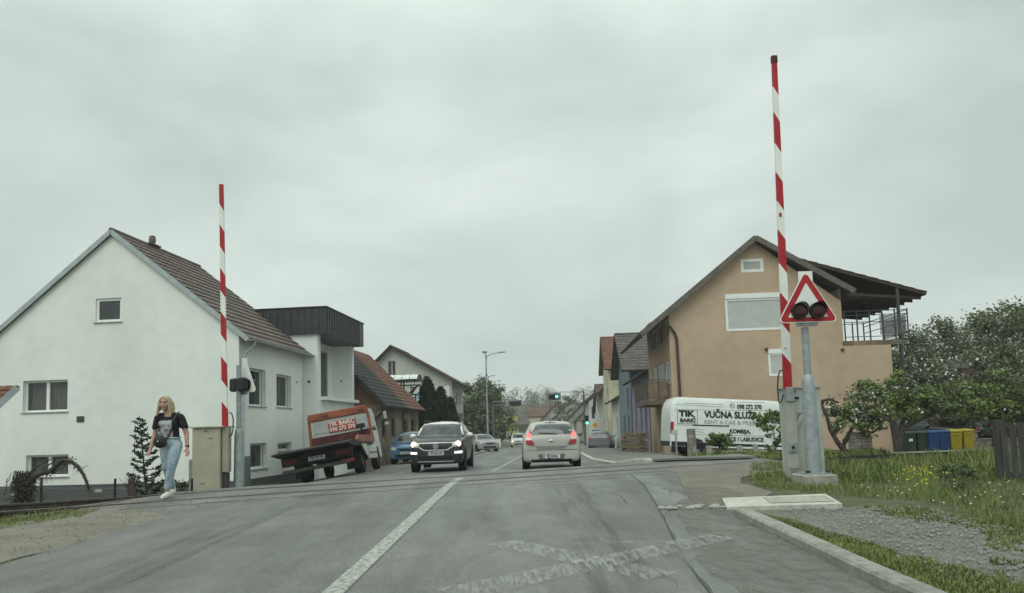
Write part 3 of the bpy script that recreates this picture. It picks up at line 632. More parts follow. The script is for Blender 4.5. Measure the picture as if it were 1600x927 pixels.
lm = MB(); lm.M = Matrix.Translation((-.35, -.03, at(468, 597, Y1).z)); lm.disc((0, 0, 0), (0, -1, 0), .045, .1, 10); lm.build('wall_lamp', black, ex)
lm = MB(); lm.M = Matrix.Translation((-.5, ln-.03, lg+.95)); lm.disc((0, 0, 0), (0, -1, 0), .04, .03, 10); lm.build('socket', black, ex)
# --- old brown house with brick gable, roof half dark sheet half red tile
O3 = at(596, 700, 35.6); ya = R(-5.0); w3 = 6.2; O3 = Vector((O3.x-w3*math.cos(ya), 35.6-w3*math.sin(ya), 0)); d3 = 8.4
A3 = (O3, ya, 'R', w3, d3); e3 = px_on(*A3, 597, 627)[1]
old_r = M('old_render', (.24, .21, .155), .95, .2, 3., .5, 50., var2=.35, scale2=.9)
sty = dict(rev=.14, fm=M('old_frame', (.16, .14, .11), .8, .2, 6.), sill=False)
wn3 = [pw_(*A3, u0, v0, u1, v1)+(sty,) for (u0, v0, u1, v1) in ((597, 685, 603.5, 654), (610.5, 684, 618, 653), (630, 681, 636.5, 655), (642.5, 680, 648, 655))]
oh_ = thing('old_house', 'low brown plastered house with brick gable, roof half grey sheets half red tiles', 'house', O3, ya)
mb = MB(); wall(mb, FM('R', w3, d3), rect(d3, -1.5, e3), [v[1:5] for v in wn3], .14); mb.build('wall', old_r, oh_); mb = MB(); wall(mb, FM('L', w3, d3), rect(d3, -1.5, e3), []); mb.build('wall', old_r, oh_)
mb = MB(); wall(mb, FM('F', w3, d3), [(0, -1.5), (w3, -1.5), (w3, e3-.15), (0, e3-.15)], []); mb.build('gable_base', old_r, oh_)
for v in wn3: window(oh_, FM('R', w3, d3), *v[1:5], **v[5])
r3 = e3+3.15
mb = MB(); mb.M = FM('F', w3, d3); mb.poly([(0, e3-.15, 0), (w3, e3-.15, 0), (w3, e3, 0), (w3/2, r3, 0), (0, e3, 0)]); mb.M = None
brick = bpy.data.materials.new('brick'); brick.use_nodes = True; nt = brick.node_tree; bk = nt.nodes.new('ShaderNodeTexBrick'); tcx = nt.nodes.new('ShaderNodeTexCoord'); mpx = nt.nodes.new('ShaderNodeMapping')
mpx.inputs['Rotation'].default_value = (R(90), 0, 0); bk.inputs['Scale'].default_value = 3.2; bk.inputs['Color1'].default_value = (.27, .12, .075, 1); bk.inputs['Color2'].default_value = (.20, .085, .055, 1); bk.inputs['Mortar'].default_value = (.26, .23, .19, 1); bk.inputs['Mortar Size'].default_value = .03
nt.links.new(tcx.outputs['Object'], mpx.inputs[0]); nt.links.new(mpx.outputs[0], bk.inputs[0]); nt.links.new(bk.outputs[0], nt.nodes['Principled BSDF'].inputs['Base Color']); nt.nodes['Principled BSDF'].inputs['Roughness'].default_value = .9
mb.build('brick_gable', brick, oh_)
sl3 = (r3-e3)/(w3/2); oe = .35
def half(y0, y1, mat, nmn, rows):
    b = MB(); slope(b, (w3+oe, y0, e3-sl3*oe+.1), (w3+oe, y1, e3-sl3*oe+.1), (w3/2, y1, r3+.1), (w3/2, y0, r3+.1), rows, 20); slope(b, (-oe, y0, e3-sl3*oe+.1), (-oe, y1, e3-sl3*oe+.1), (w3/2, y1, r3+.1), (w3/2, y0, r3+.1), rows, 2); return b.build(nmn, mat, oh_)
half(-.4, 4.4, tile_dk, 'roof', 16)['label'] = 'dark grey sheet half of the roof'; half(4.42, d3+.3, tile_red, 'roof', 16)['label'] = 'red tiled half of the roof'
db_ = M('dark_board', (.04, .04, .04), .8); MB().beam((w3+oe, -.42, e3-sl3*oe+.03), (w3/2, -.42, r3+.04), .04, .22).build('barge_board', db_, oh_); mb = MB(); mb.beam((-oe, -.42, e3-sl3*oe+.03), (w3/2, -.42, r3+.04), .04, .22); mb.build('barge_board', M('dark_board', (.04, .04, .04), .8), oh_)
gutter(oh_, (w3+oe+.06, -.4, e3-sl3*oe+.08), (w3+oe+.06, d3+.3, e3-sl3*oe+.08), .07, M('dark_gutter', (.05, .05, .05), .6))
pipe(oh_, [(w3+oe+.02, -.3, e3-.25), (w3+oe-.1, -.35, e3-.45), (w3-.2, -.12, e3-.85), (w3-1.6, -.1, e3-1.25)], .045, black)
pipe(oh_, [(w3+oe, 4.3, e3-.2), (w3+.06, 4.3, e3-.5), (w3+.06, 4.3, -.3)], .04, M('brown_pipe', (.09, .07, .05), .7))
# --- large pale gable house further along
Y4 = 66.0; ya4 = R(-5.0); O4r = at(707, 640, Y4); w4 = 8.9; O4 = Vector((O4r.x-w4*math.cos(ya4), Y4-w4*math.sin(ya4), 0)); d4 = 6.2
A4 = (O4, ya4, 'F', w4, d4); B4 = (O4, ya4, 'R', w4, d4)
xr4, rz4 = px_on(*A4, 612, 543); e4 = px_on(*A4, 718, 604)[1]+.6
w4m = M('pale_render', (.47, .48, .44), .95, .05, 1.5, .2, 60., var2=.12, scale2=.3)
wins4 = [pw_(*A4, 606, 587, 618, 564)+(dict(nm=2, rev=.15, fm=M('grey_frame', (.3, .31, .3), .6)),), pw_(*B4, 712.5, 633, 716, 611)+(dict(rev=.15),), pw_(*B4, 717.5, 633, 720, 613)+(dict(rev=.15),)]
big = house('gable_house', 'tall pale grey gable house behind the dark conifers', O4, ya4, w4, d4, e4, rz4, 'y', w4m, M('dark_tile', (.07, .06, .055), .8, .3, 4.), wins4, oh=.6, oe=.8, rows=14, z0=-1.5, xr=xr4)
pipe(big, [(w4+.8, -.3, e4-.9), (w4+.5, -.25, e4-1.4), (w4+.06, -.05, e4-1.7), (w4+.06, -.05, -.8)], .07, M('grey_pipe', (.14, .15, .15), .6))
pipe(big, [(w4-.5, -.35, e4-.5), (w4-1.7, -.1, e4-1.3), (w4-1.75, -.08, -.8)], .07, M('grey_pipe', (.14, .15, .15), .6))
ac = MB(); ac.box(w4+.01, 3.0, 2.3, w4+.45, 3.8, 2.95, .03); ac.build('air_conditioner', M('ac_grey', (.2, .2, .2), .6), big)
# poster wall + canopy before it
pz = MB(); a, b = at(640, 640, 58), at(702, 603, 58); a2 = at(677, 650, 58)
pb = thing('billboard', 'large white advertising board with faded dark and blue writing behind conifers', 'billboard', (0, 0, 0))
MB().box(a.x, 58, a.z-1.2, b.x, 58.08, b.z).build('panel', M('board_white', (.62, .64, .62), .6, .03), pb)
for k, (u, v, s_, st, mt) in enumerate(((646, 612, .7, 'Z', black), (655, 618, .55, 'L', M('blue_print', (.10, .25, .42), .6)), (646, 622, .6, 'H', black))):
    c = at(u, v, 57.98); text('lettering', st, s_*1.3, mt, pb, fr(c, (1, 0, 0), (0, 0, 1)), .02)
for u in (643, 700): 
    c = at(u, 650, 58.2); MB().box(c.x-.08, 58.12, -1.2, c.x+.08, 58.28, b.z-.2).build('post', galv, pb)
cn = thing('canopy', 'curved translucent canopy roof on steel posts over the old house', 'canopy', (0, 0, 0)); Yc = 47.
a, b = at(603, 596, Yc), at(652, 592, Yc); m = MB(); n = 10; vs = []
for i in range(n+1):
    an = math.pi*i/n
    for x in (a.x-3, b.x): vs.append((x+0*an, Yc+1.2-1.2*math.cos(an), a.z+.05+.42*math.sin(an)))
m.add(vs, [(2*i, 2*i+1, 2*i+3, 2*i+2) for i in range(n)]); m.build('canopy_sheet', M('polycarbonate', (.60, .64, .62), .4, .05), cn, True)
f_ = MB(); 
f_.beam((a.x-3, Yc, a.z-.02), (b.x, Yc, b.z-.15+.1), .07, .1); f_.beam((a.x-3, Yc, a.z-.3), (b.x+.2, Yc, a.z-.3), .06, .08); f_.build('rail_beam', black, cn)
for i in range(5):
    x = a.x+(b.x-a.x)*i/4; MB().tube([(x, Yc+1.2-1.2*math.cos(t), a.z+.03+.42*math.sin(t)) for t in [math.pi*k/8 for k in range(9)]], .03, 6).build('arch', black, cn)
for (u, u2) in ((627, 0), (631, 1)):
    c = at(u, 600, Yc+.1); MB().beam((c.x, Yc+.1, -.9), (c.x, Yc+.1, a.z), .09, .09, (0, 1, 0)).build('post', black, cn)
c = at(642, 600, Yc+.2); MB().beam((c.x, Yc+.2, -.9), (c.x, Yc+.2, a.z-.25), .06, .06, (0, 1, 0)).build('post', M('blue_post', (.05, .13, .2), .6), cn)
c = at(629, 600, Yc+.1); MB().tube([(c.x+.25, Yc, a.z-1.5), (c.x+.35, Yc, a.z-.9), (c.x+.9, Yc, a.z-.4), (c.x+1.2, Yc, a.z-.3)], .05, 6).build('brace', black, cn)
# --- ochre house with the veranda, right
YB = 33.0; OB = at(1052, 650, YB); OB = Vector((OB.x, YB, 0)); yb = R(-2.6); wB = at(1389, 600, YB).x-OB.x; dB = 7.2
FB = (OB, yb, 'F', wB, dB); LB = (OB, yb, 'L', wB, dB)
xrB, rdB = px_on(*FB, 1176, 377); eBL = px_on(*FB, 1052, 488)[1]; slB = (rdB-eBL)/xrB; xE = px_on(*FB, 1326, 460)[0]; zE = px_on(*FB, 1326, 460)[1]
bt = thing('ochre_house', 'large ochre rendered house with covered veranda behind the white van', 'house', OB, yb)
sf = dict(rev=.10, fw=.10, box=.16, style='shutter', sill=False, fm=pvc)
winsB = [pw_(*FB, 1158, 426, 1192, 404)+(dict(rev=.06, fw=.13, style='shutter', sill=False),), pw_(*FB, 1135, 518, 1224, 457)+(dict(rev=.04, fw=.10, box=.22, style='shutter', sill=False),), pw_(*FB, 1202, 588, 1232, 545)+(dict(rev=.04, fw=.09, box=.2, style='shutter', sill=False),)]
for (u0, v0, u1, v1) in ((1019.5, 550, 1024, 515), (1028, 540, 1033, 505), (1038.5, 530, 1043.5, 497)): winsB.append(pw_(*LB, u0, v0, u1, v1)+(dict(rev=.12, fm=pvc),))
for (u0, v0, u1, v1) in ((1020, 608, 1026, 573), (1028, 606, 1037, 567), (1039.5, 602, 1047.5, 562)): winsB.append(pw_(*LB, u0, v0, u1, v1)+(dict(rev=.12, fm=pvc, style='shutter'),))
zk = px_on(*FB, 1385, 531)[1]; xk = px_on(*FB, 1318, 531)[0]
mb = MB(); wall(mb, FM('F', wB, dB), [(0, -1), (wB, -1), (wB, zk), (xk, zk), (xk, zE-.3), (xrB, rdB), (0, eBL)], [v[1:5] for v in winsB if v[0] == 'F'], .1)
wall(mb, FM('L', wB, dB), rect(dB, -1, eBL), [v[1:5] for v in winsB if v[0] == 'L'], .12)
mb.box(wB-.01, .0, -1, wB, dB, zk); mb.box(xk-.01, .01, zk, xk, dB, zE+.3); mb.box(0, dB-.01, -1, wB, dB, zk); mb.build('wall', stucco_b, bt)
for v in winsB: window(bt, FM(v[0], wB, dB), *v[1:5], **v[5])
MB().box(xk-.05, .0, zk-.22, wB+.5, 5.6, zk).build('balcony_slab', M('slab_edge', (.15, .13, .11), .8), bt)
rb = MB(); slope(rb, (-1.35, -.45, eBL-slB*1.35+.1), (-1.35, dB+.3, eBL-slB*1.35+.1), (xrB, dB+.3, rdB+.12), (xrB, -.45, rdB+.12), 16, 30)
s2 = (rdB-zE)/(xE-xrB); slope(rb, (xE+.05, -.45, zE+.12), (xE+.05, dB+.3, zE+.12), (xrB, dB+.3, rdB+.12), (xrB, -.45, rdB+.12), 14, 30)
rfB = rb.build('roof', M('dark_brown_tile', (.07, .055, .045), .8, .3, 6., .3, 50.), bt)
gw_ = M('grey_wood', (.13, .115, .10), .9, .25, 6.); MB().beam((-1.35, -.47, eBL-slB*1.35+.04), (xrB, -.47, rdB+.05), .05, .24).build('barge_board', gw_, rfB); bb = MB(); bb.beam((xE+.1, -.47, zE+.05), (xrB, -.47, rdB+.05), .05, .24); bb.build('barge_board', M('grey_wood', (.13, .115, .10), .9, .25, 6.), rfB)
# flatter veranda roof running out to the right, high at the back
pA = px_on(*FB, 1238, 400); pE = px_on(*FB, 1452, 455)
vr = MB(); slope(vr, (pE[0], .2, pE[1]), (pE[0]+.1, dB+.2, pE[1]), (pA[0]-.4, dB+.2, pA[1]+.15), (pA[0]-.4, .2, pA[1]+.15), 12, 20, th=.14); vr.build('veranda_roof', wood_dk, bt)
raf = MB()
for i in range(9): 
    y = .5+i*.78; raf.beam((xk+.05, y, zE+.15-.02), (pE[0]-.15, y, pE[1]-.22), .09, .14)
raf.build('rafters', wood_dk, bt, kind='stuff'); MB().box(xk, .9, zk, xk+.1, dB, zE+.6).build('veranda_wall', wood_dk, bt)
px1 = px_on(*FB, 1409, 500)[0]; MB().beam((px1, .25, .2), (px1, .25, pE[1]+.25), .11, .11, (0, 1, 0)).build('veranda_post', M('dark_post', (.05, .055, .055), .6), bt)
rl = thing('x', 'x', 'x') if False else None
rm_ = M('railing_metal', (.05, .055, .06), .5)
x0, x1 = px_on(*FB, 1320, 500)[0], px_on(*FB, 1419, 500)[0]; zt = px_on(*FB, 1400, 484)[1]; rr = MB()
for zz in (zt, zt-.18, zt-.5, zk+.18):
    rr.beam((x0, .06, zz), (x1, .06, zz), .03, .03); rr.beam((x1, .06, zz), (x1, 4.6, zz), .03, .03)
    if zz in (zt, zk+.18): rr.beam((x0+.1, 4.6, zz), (x1, 4.6, zz), .03, .03)
for i in range(6): x = x0+(x1-x0)*i/5; rr.beam((x, .06, zk), (x, .06, zt+.06), .05, .05, (0, 1, 0)); rr.beam((x, 4.6, zk), (x, 4.6, zt+.06), .05, .05, (0, 1, 0))
rr.beam((x1, 2.4, zk), (x1, 2.4, zt+.2), .05, .05, (0, 1, 0)); rr.build('veranda_railing', rm_, bt)
m = MB(); m.box(x1-.01, .2, zk+.25, x1+.005, 2.3, zt-.25); m.box(x0+1.55, .05, zk+.25, x1-.1, .065, zt-.22); m.build('railing_mesh', M('mesh_panel', (.12, .13, .13), .6, alpha=.45), bt)
# left balcony over the pavement
zb = px_on(*LB, 1035, 628)[1]; y0 = .6; 
MB().box(-1.05, y0, zb-.2, 0, 5.4, zb).build('balcony', M('balcony_edge', (.13, .10, .08), .9), bt)
m = MB()
for (a, b) in (((-1.02, y0+.03), (-1.02, 5.37)), ((-1.02, y0+.03), (0, y0+.03))):
    for zz in (zb+.1, zb+.95): m.beam((*a, zz), (*b, zz), .03, .03)
    n = 8 if a[1] != b[1] else 2
    for i in range(n+1): m.beam((lerp(a[0], b[0], i/n), lerp(a[1], b[1], i/n), zb), (lerp(a[0], b[0], i/n), lerp(a[1], b[1], i/n), zb+.95), .03, .03, (0, 1, .01))
m.build('balcony_railing', rm_, bt)
m = MB(); m.box(-1.0, y0+.05, zb+.12, -.98, 5.3, zb+.88); m.box(-.98, y0+.04, zb+.12, -.05, y0+.055, zb+.88); m.build('balcony_panel', M('panel_brown', (.20, .15, .11), .8, .3, 4., alpha=.8), bt)
MB().box(-.35, .35, -.6, .0, .6, zb-.2).build('pilaster', M('cream_paint', (.50, .47, .38), .8), bt)
m = MB(); m.box(-.02, 1.2, 0, -.005, 2.2, 2.2); m.build('door', M('door_brown', (.10, .07, .05), .7), bt)
m = MB(); m.box(-.02, 3.4, 0, -.005, 4.4, 2.2); m.build('door', M('door_ochre', (.32, .21, .07), .7), bt)
gutter(bt, (-1.42, -.45, eBL-slB*1.35+.03), (-1.42, dB+.3, eBL-slB*1.35+.03), .08, M('brown_gutter', (.055, .04, .035), .6))
dsm = M('brown_gutter', (.055, .04, .035), .6); pzz = eBL-.1
pipe(bt, [(-1.35, -.2, eBL-slB*1.35-.05), (-.9, -.3, eBL-.5), (.0, -.15, eBL-.65), (.3, -.1, eBL-1.1), (.33, -.1, 2.6), (.33, -.1, .3)], .065, dsm)
m = MB(); 
for (u, v) in ((1316, 547), (1197, 546)):
    x, z = px_on(*FB, u, v); m2 = MB(); m2.M = FM('F', wB, dB); m2.disc((x, z, 0), (0, 0, 1), .07, .1, 10); m2.build('wall_lamp', M('lamp_brown', (.08, .05, .04), .6), bt)
# --- street on the right, near to far
def Xf(y): return 7.2+.046*(y-33)
yr = R(-2.6)
def rhouse(y0, y1, w, e, rd, ax, wm, rm, name, label, wins=(), X=None, **k):
    x = Xf(y0) if X is None else X
    return house(name, label, Vector((x, y0, 0)), yr, w, y1-y0, e, rd, ax, wm, rm, wins, z0=-2.0, **k)
lil = M('lilac_render', (.27, .245, .33), .95, .08, 2., .2, 60., var2=.15, scale2=.6)
gb = M('grey_blue_render', (.17, .20, .23), .95, .08, 2., .2, 60., var2=.15, scale2=.6)
crm = M('cream_render', (.52, .50, .36), .95, .08, 1.5, .3, 30., var2=.25, scale2=.5)
dkf = M('dim_frame', (.12, .12, .13), .7); wft = M('weathered_white', (.56, .58, .54), .95, .06, 1.5, var2=.15, scale2=.5)
tbr = M('old_brown_tile', (.115, .075, .055), .85, .35, 3., .3, 30., var2=.3, scale2=.6); tgr = M('grey_tile', (.10, .09, .085), .85, .3, 4.)
st = dict(rev=.15, fm=dkf, sill=False)
rhouse(40.6, 48.4, 7, 4.25, 6.3, 'y', lil, tgr, 'lilac_house', 'lilac rendered low house next to the ochre house', [('L', 1.0, .9, 1.9, 2.6, st), ('L', 3.0, .9, 3.9, 2.6, st), ('L', 5.6, .9, 6.5, 2.7, st)], oe=.5, oh=.1, rows=8, cols=6)
rhouse(49.3, 57, 9, 5.25, 7.9, 'x', gb, tgr, 'grey_blue_house', 'grey blue house with big brown tiled roof facing the camera', [('L', 1.2, 2.5, 2.1, 3.9, st), ('L', 1.2, .0, 2.2, 2.0, st), ('L', 4.0, .3, 5.0, 2.0, st)], oe=.5, oh=.55, rows=13, cols=40, trim=wood_dk)
rhouse(58, 64, 6, 3.5, 5.2, 'y', wft, tgr, 'small_white_house', 'small white house with dark lean roof beside the grey blue house', [('L', 1, .4, 2, 2, st)], oe=.5, oh=.2, rows=8)
D_ = rhouse(65.5, 72, 6, 6.6, 9.6, 'x', crm, tile_red, 'tall_cream_house', 'tall cream house with steep dark red roof and crumbling side wall', [('L', 1.5, 3.2, 2.5, 4.8, st), ('L', 1.5, .2, 2.5, 1.8, st)], oe=.3, oh=.4, rows=14)
rhouse(73, 80, 6, 5.0, 7.6, 'y', wft, tgr, 'shingled_house', 'narrow house with brown slatted gable and satellite dish', [('L', 1, .3, 2, 1.9, st)], oe=.9, oh=.1, rows=8)
rhouse(82, 92, 7, 3.2, 6.2, 'x', wft, tbr, 'white_street_house', 'white two storey street house with three small upper windows', [('F', .5, 1.8, .95, 3.0, st)], oe=.4, oh=.3, rows=10, X=Xf(82)+.4)
f5 = [('F', .35+.75*i, 2.4, .75+.75*i, 4.0, st) for i in range(3)]
rhouse(97, 108, 7, 5.0, 8.0, 'y', wft, tbr, 'brown_roofed_house', 'white gabled house with three narrow windows under a brown roof', f5, oe=.5, oh=.3, rows=10, X=Xf(97)-.1)
def lstyle(y): return dict(rev=.15, fm=dkf, sill=False)
ftag = 'low grey houses down the street'
wl_ = [('L', 1+1.6*i, .2, 1.8+1.6*i, 1.9, st) for i in range(6)]
grp = M('grey_plaster', (.33, .33, .29), .95, .1, 1.5, var2=.2, scale2=.4); grw = M('pale_plaster', (.42, .41, .36), .95, .1, 1.5, var2=.2, scale2=.4)
rhouse(112, 124, 8, 2.7, 6.2, 'y', grp, tbr, 'street_house', 'long low house with brown tiled roof and tall windows far down the street', wl_, oe=.5, oh=.3, rows=10, X=11.0)
rhouse(127, 139, 8, 2.6, 6.4, 'y', grw, tbr, 'street_house', 'low pale house with brown roof between two grey walled houses far down the street', wl_, oe=.5, oh=.3, rows=10, X=10.9)
rhouse(142, 152, 8, 2.4, 6.4, 'y', grp, tgr, 'street_house', 'grey gabled house with grey roof behind the street signal', wl_[:4], oe=.5, oh=.3, rows=8, X=10.0)
rhouse(156, 168, 9, 2.8, 7.4, 'y', grw, tgr, 'street_house', 'pale gabled house with large grey roof near the bend', wl_[:4], oe=.6, oh=.4, rows=8, X=8.0)
rhouse(174, 186, 8.5, 2.6, 7.0, 'y', grp, tbr, 'street_house', 'grey gabled house with brown roof just before the bend', wl_[:4], oe=.6, oh=.4, rows=8, X=5.8, chim=(3, 3, 8.))
rhouse(193, 205, 10, 4.6, 7.2, 'x', M('cream_wall', (.50, .47, .35), .9, .1, 1.), tbr, 'bend_house', 'cream walled house with brown roof at the bend of the street', (), oe=.3, oh=.3, rows=8, X=4.2)
# tile-hung side wall and satellite dish
ds = thing('satellite_dish', 'grey satellite dish on the wall of the narrow house', 'satellite dish', at(951, 652, 72.6)); m = MB(); m.disc((0, 0, 0), (-.2, -1, .3), .55, .04, 18, .5); m.build('dish', galv, ds); MB().tube([(0, 0, 0), (-.1, -.45, .1)], .02, 6).build('feed_arm', black, ds)
# yellow house
Y = 178.; a, b = at(779, 684, Y), at(811, 663, Y); yh = thing('yellow_house', 'bright yellow house with dormer and dark roof at the end of the street', 'house', (a.x, Y, 0)); w = b.x-a.x
yel = M('yellow_render', (.46, .43, .13), .9, .08, 1.)
mb = MB(); hs = [(w*.62, a.z+1.3, w*.74, a.z+2.3), (w*.78, a.z+1.3, w*.9, a.z+2.3), (w*.1, a.z+.2, w*.2, a.z+2.2)]
wall(mb, FM('F', w, 8), rect(w, a.z-1.5, b.z), hs); mb.box(0, .02, a.z-1.5, .02, 8, b.z); mb.box(w-.02, .02, a.z-1.5, w, 8, b.z); mb.build('wall', yel, yh)
for h in hs: window(yh, FM('F', w, 8), *h, rev=.15, sill=False)
mb = MB(); slope(mb, (-.6, -1.2, b.z-.1), (w+3.0, -1.2, b.z-.1), (w+2, 4, b.z+1.8), (0.4, 4, b.z+1.8), 6, 2); mb.build('roof', tgr, yh)
mb = MB(); dz0, dz1 = b.z+.5, at(790, 649, Y).z; hs = [(w*.52, dz0+.9, w*.64, dz0+1.6), (w*.68, dz0+.9, w*.8, dz0+1.6)]
mb.M = Matrix.Translation((0, 1.2, 0)); wall(mb, Matrix.Translation((0, 1.0, 0)) @ FM('F', w, 8), [(w*.28, dz0), (w*.95, dz0), (w*.95, dz1), (w*.28, dz1)], hs); mb.box(w*.28, 1.02, dz0, w*.95, 4, dz1); mb.build('dormer', yel, yh)
for h in hs: window(yh, Matrix.Translation((0, 1.0, 0)) @ FM('F', w, 8), *h, rev=.1, sill=False)
MB().box(w*.25, .7, dz1, w*.98, 4, dz1+.15).build('dormer_roof', tgr, yh)
MB().box(w, 1.5, a.z-1.5, w+2.6, 6, b.z-.3).build('annex', wft, yh)
# ------------------------------------------------------------ vehicles
def bsp(c, n):
    """clamped uniform cubic B-spline sampling of a list of tuples"""
    P = [c[0], c[0]]+list(c)+[c[-1], c[-1]]; P = [Vector(p) for p in P]; k = len(P)-3; o = []
    for i in range(n+1):
        t = i/n*k; j = min(int(t), k-1); t -= j
        b = ((1-t)**3/6, (3*t**3-6*t*t+4)/6, (-3*t**3+3*t*t+3*t+1)/6, t**3/6); o.append(sum((P[j+m]*b[m] for m in range(4)), Vector((0,)*len(c[0]))))
    return o
def surf(rows, nu, nv):
    """tensor B-spline through control rows -> grid of points"""
    r = [bsp(x, nv) for x in rows]; cols = [bsp([tuple(r[i][j]) for i in range(len(r))], nu) for j in range(nv+1)]
    return [[cols[j][i] for j in range(nv+1)] for i in range(nu+1)]
class Car:
    def __init__(s, name, label, L, W, Hh, st, paint, loc, rz, group=None, nu=56, nv=26, roof=None):
        """st: stations front to back (y, zbottom, zbelt, half-width, zroof, half-width of roof); front points to -y"""
        s.t = thing(name, label, 'car', loc, rz, group); s.W, s.L, s.H = W, L, Hh; rows = []
        for (y, zb, zt, w, zr, wr) in st:
            h = [(0, y, zb), (w*.5, y, zb), (w*.90, y, zb), (w*.985, y, zb+.06), (w*1.0, y, zb+(zt-zb)*.42), (w*1.0, y, zb+(zt-zb)*.62), (w*.985, y, zt-.06), (w*.95, y, zt)]
            if zr > zt+.02: h += [(lerp(w*.93, wr, .35), y, lerp(zt, zr, .4)), (wr*1.02, y, zr-.10), (wr*.93, y, zr-.02), (wr*.6, y, zr+.012), (0, y, zr+.03)]
            else: h += [(w*.88, y, zt+.015), (w*.76, y, zt+.03), (w*.6, y, zt+.04), (w*.35, y, zt+.05), (0, y, zt+.055)]
            rows.append(h)
        g = surf(rows, nu, nv); gx = max(abs(p.x) for r in g for p in r); y0 = min(p.y for r in g for p in r); y1 = max(p.y for r in g for p in r); zm = max(p.z for r in g for p in r)
        mb = MB(); n = 2*nv+1
        for r in g:
            q = [Vector((-p.x, p.y, p.z)) for p in r[::-1]]+r[1:]
            for p in q[:nv]+[r[0]]+r[1:] if False else [Vector((-p.x, p.y, p.z)) for p in r[::-1]][:-1]+list(r): mb.v.append((p.x/gx*W/2, -L/2+(p.y-y0)/(y1-y0)*L, p.z*Hh/zm))
        for i in range(nu):
            for k in range(n-1): mb.f.append((i*n+k, i*n+k+1, (i+1)*n+k+1, (i+1)*n+k)); mb.m.append(0)
        # underside strip closes the shell
        for i in range(nu): mb.f.append((i*n+n-1, i*n, (i+1)*n, (i+1)*n+n-1)); mb.m.append(0)
        mb.f += [tuple(range(n)), tuple(nu*n+k for k in range(n))[::-1]]; mb.m += [0, 0]
        zcut = Hh*.70
        s.body = mb.build('body', paint, s.t, 40, merge=True)
        s.bvh = BVHTree.FromPolygons(mb.v, mb.f); s.V = mb.v
        if roof:
            s.body.data.materials.append(roof); me = s.body.data
            for p in me.polygons:
                if p.center.z > roof_z(s): p.material_index = 1
    def hit(s, p, d): 
        p = Vector(p); d = Vector(d)
        for i in range(40):
            h = s.bvh.ray_cast(p, d)
            if h[0] is not None: return h[0]
            if abs(d.y) > .5: p.x *= .985; p.z += .008*(1 if p.z < .7 else -1)
            else: p.y *= .985; p.z += .008*(1 if p.z < .7 else -1)
        return p-d*p.dot(d)
    def decal(s, name, pts, ax, mat, off=.008, thick=.03, parent=None, n=2, label=None, mirror=False, fall=None):
        """panel cut to outline pts and laid on the body. ax 'f','b' (x,z), 's' (y,z; right), 't' (x,y)"""
        dn = []
        for i, p in enumerate(pts):
            q = pts[(i+1) % len(pts)]; k = max(1, int(math.hypot(q[0]-p[0], q[1]-p[1])/.12))
            dn += [(lerp(p[0], q[0], j/k), lerp(p[1], q[1], j/k)) for j in range(k)]
        tri = geometry.tessellate_polygon([[Vector((a, b, 0)) for a, b in dn]]); P = [tuple(q) for q in dn]; T = [tuple(t) for t in tri]
        for _ in range(n):
            mid = {}; T2 = []
            def md(a, b):
                k = (min(a, b), max(a, b))
                if k not in mid: mid[k] = len(P); P.append(((P[a][0]+P[b][0])/2, (P[a][1]+P[b][1])/2))
                return mid[k]
            for (a, b, c) in T: ab, bc, ca = md(a, b), md(b, c), md(c, a); T2 += [(a, ab, ca), (ab, b, bc), (ca, bc, c), (ab, bc, ca)]
            T = T2
        D = {'f': (0, 1, 0), 'b': (0, -1, 0), 's': (-1, 0, 0), 'l': (1, 0, 0), 't': (0, 0, -1)}[ax]; D = Vector(D); vs = []; last = None
        for (a, b) in P:
            o = {'f': (a, -9, b), 'b': (a, 9, b), 's': (9, a, b), 'l': (-9, a, b), 't': (a, b, 9)}[ax]
            h = s.bvh.ray_cast(Vector(o), D)[0]
            if h is None: h = s.hit(o, D)
            vs.append(h-D*off)
        cnt = {}
        for t in T:
            for i in range(3): e = (t[i], t[(i+1) % 3]); k = tuple(sorted(e)); cnt[k] = cnt.get(k, 0)+1
        m = MB(); nn = len(vs); m.add(vs+[v+D*(thick+off) for v in vs], T+[(a, b, b+nn, a+nn) for (a, b), c in cnt.items() if c == 1])
        return m.build(name, mat, parent or s.t, 35, label=label)
    def pair(s, name, pts, ax, mat, **k):
        a = s.decal(name, pts, ax, mat, **k)
        q = [(-x, z) for x, z in pts][::-1] if ax in 'fbt' else pts
        return a, s.decal(name, q, ax if ax in 'fbt' else 'l', mat, **k)
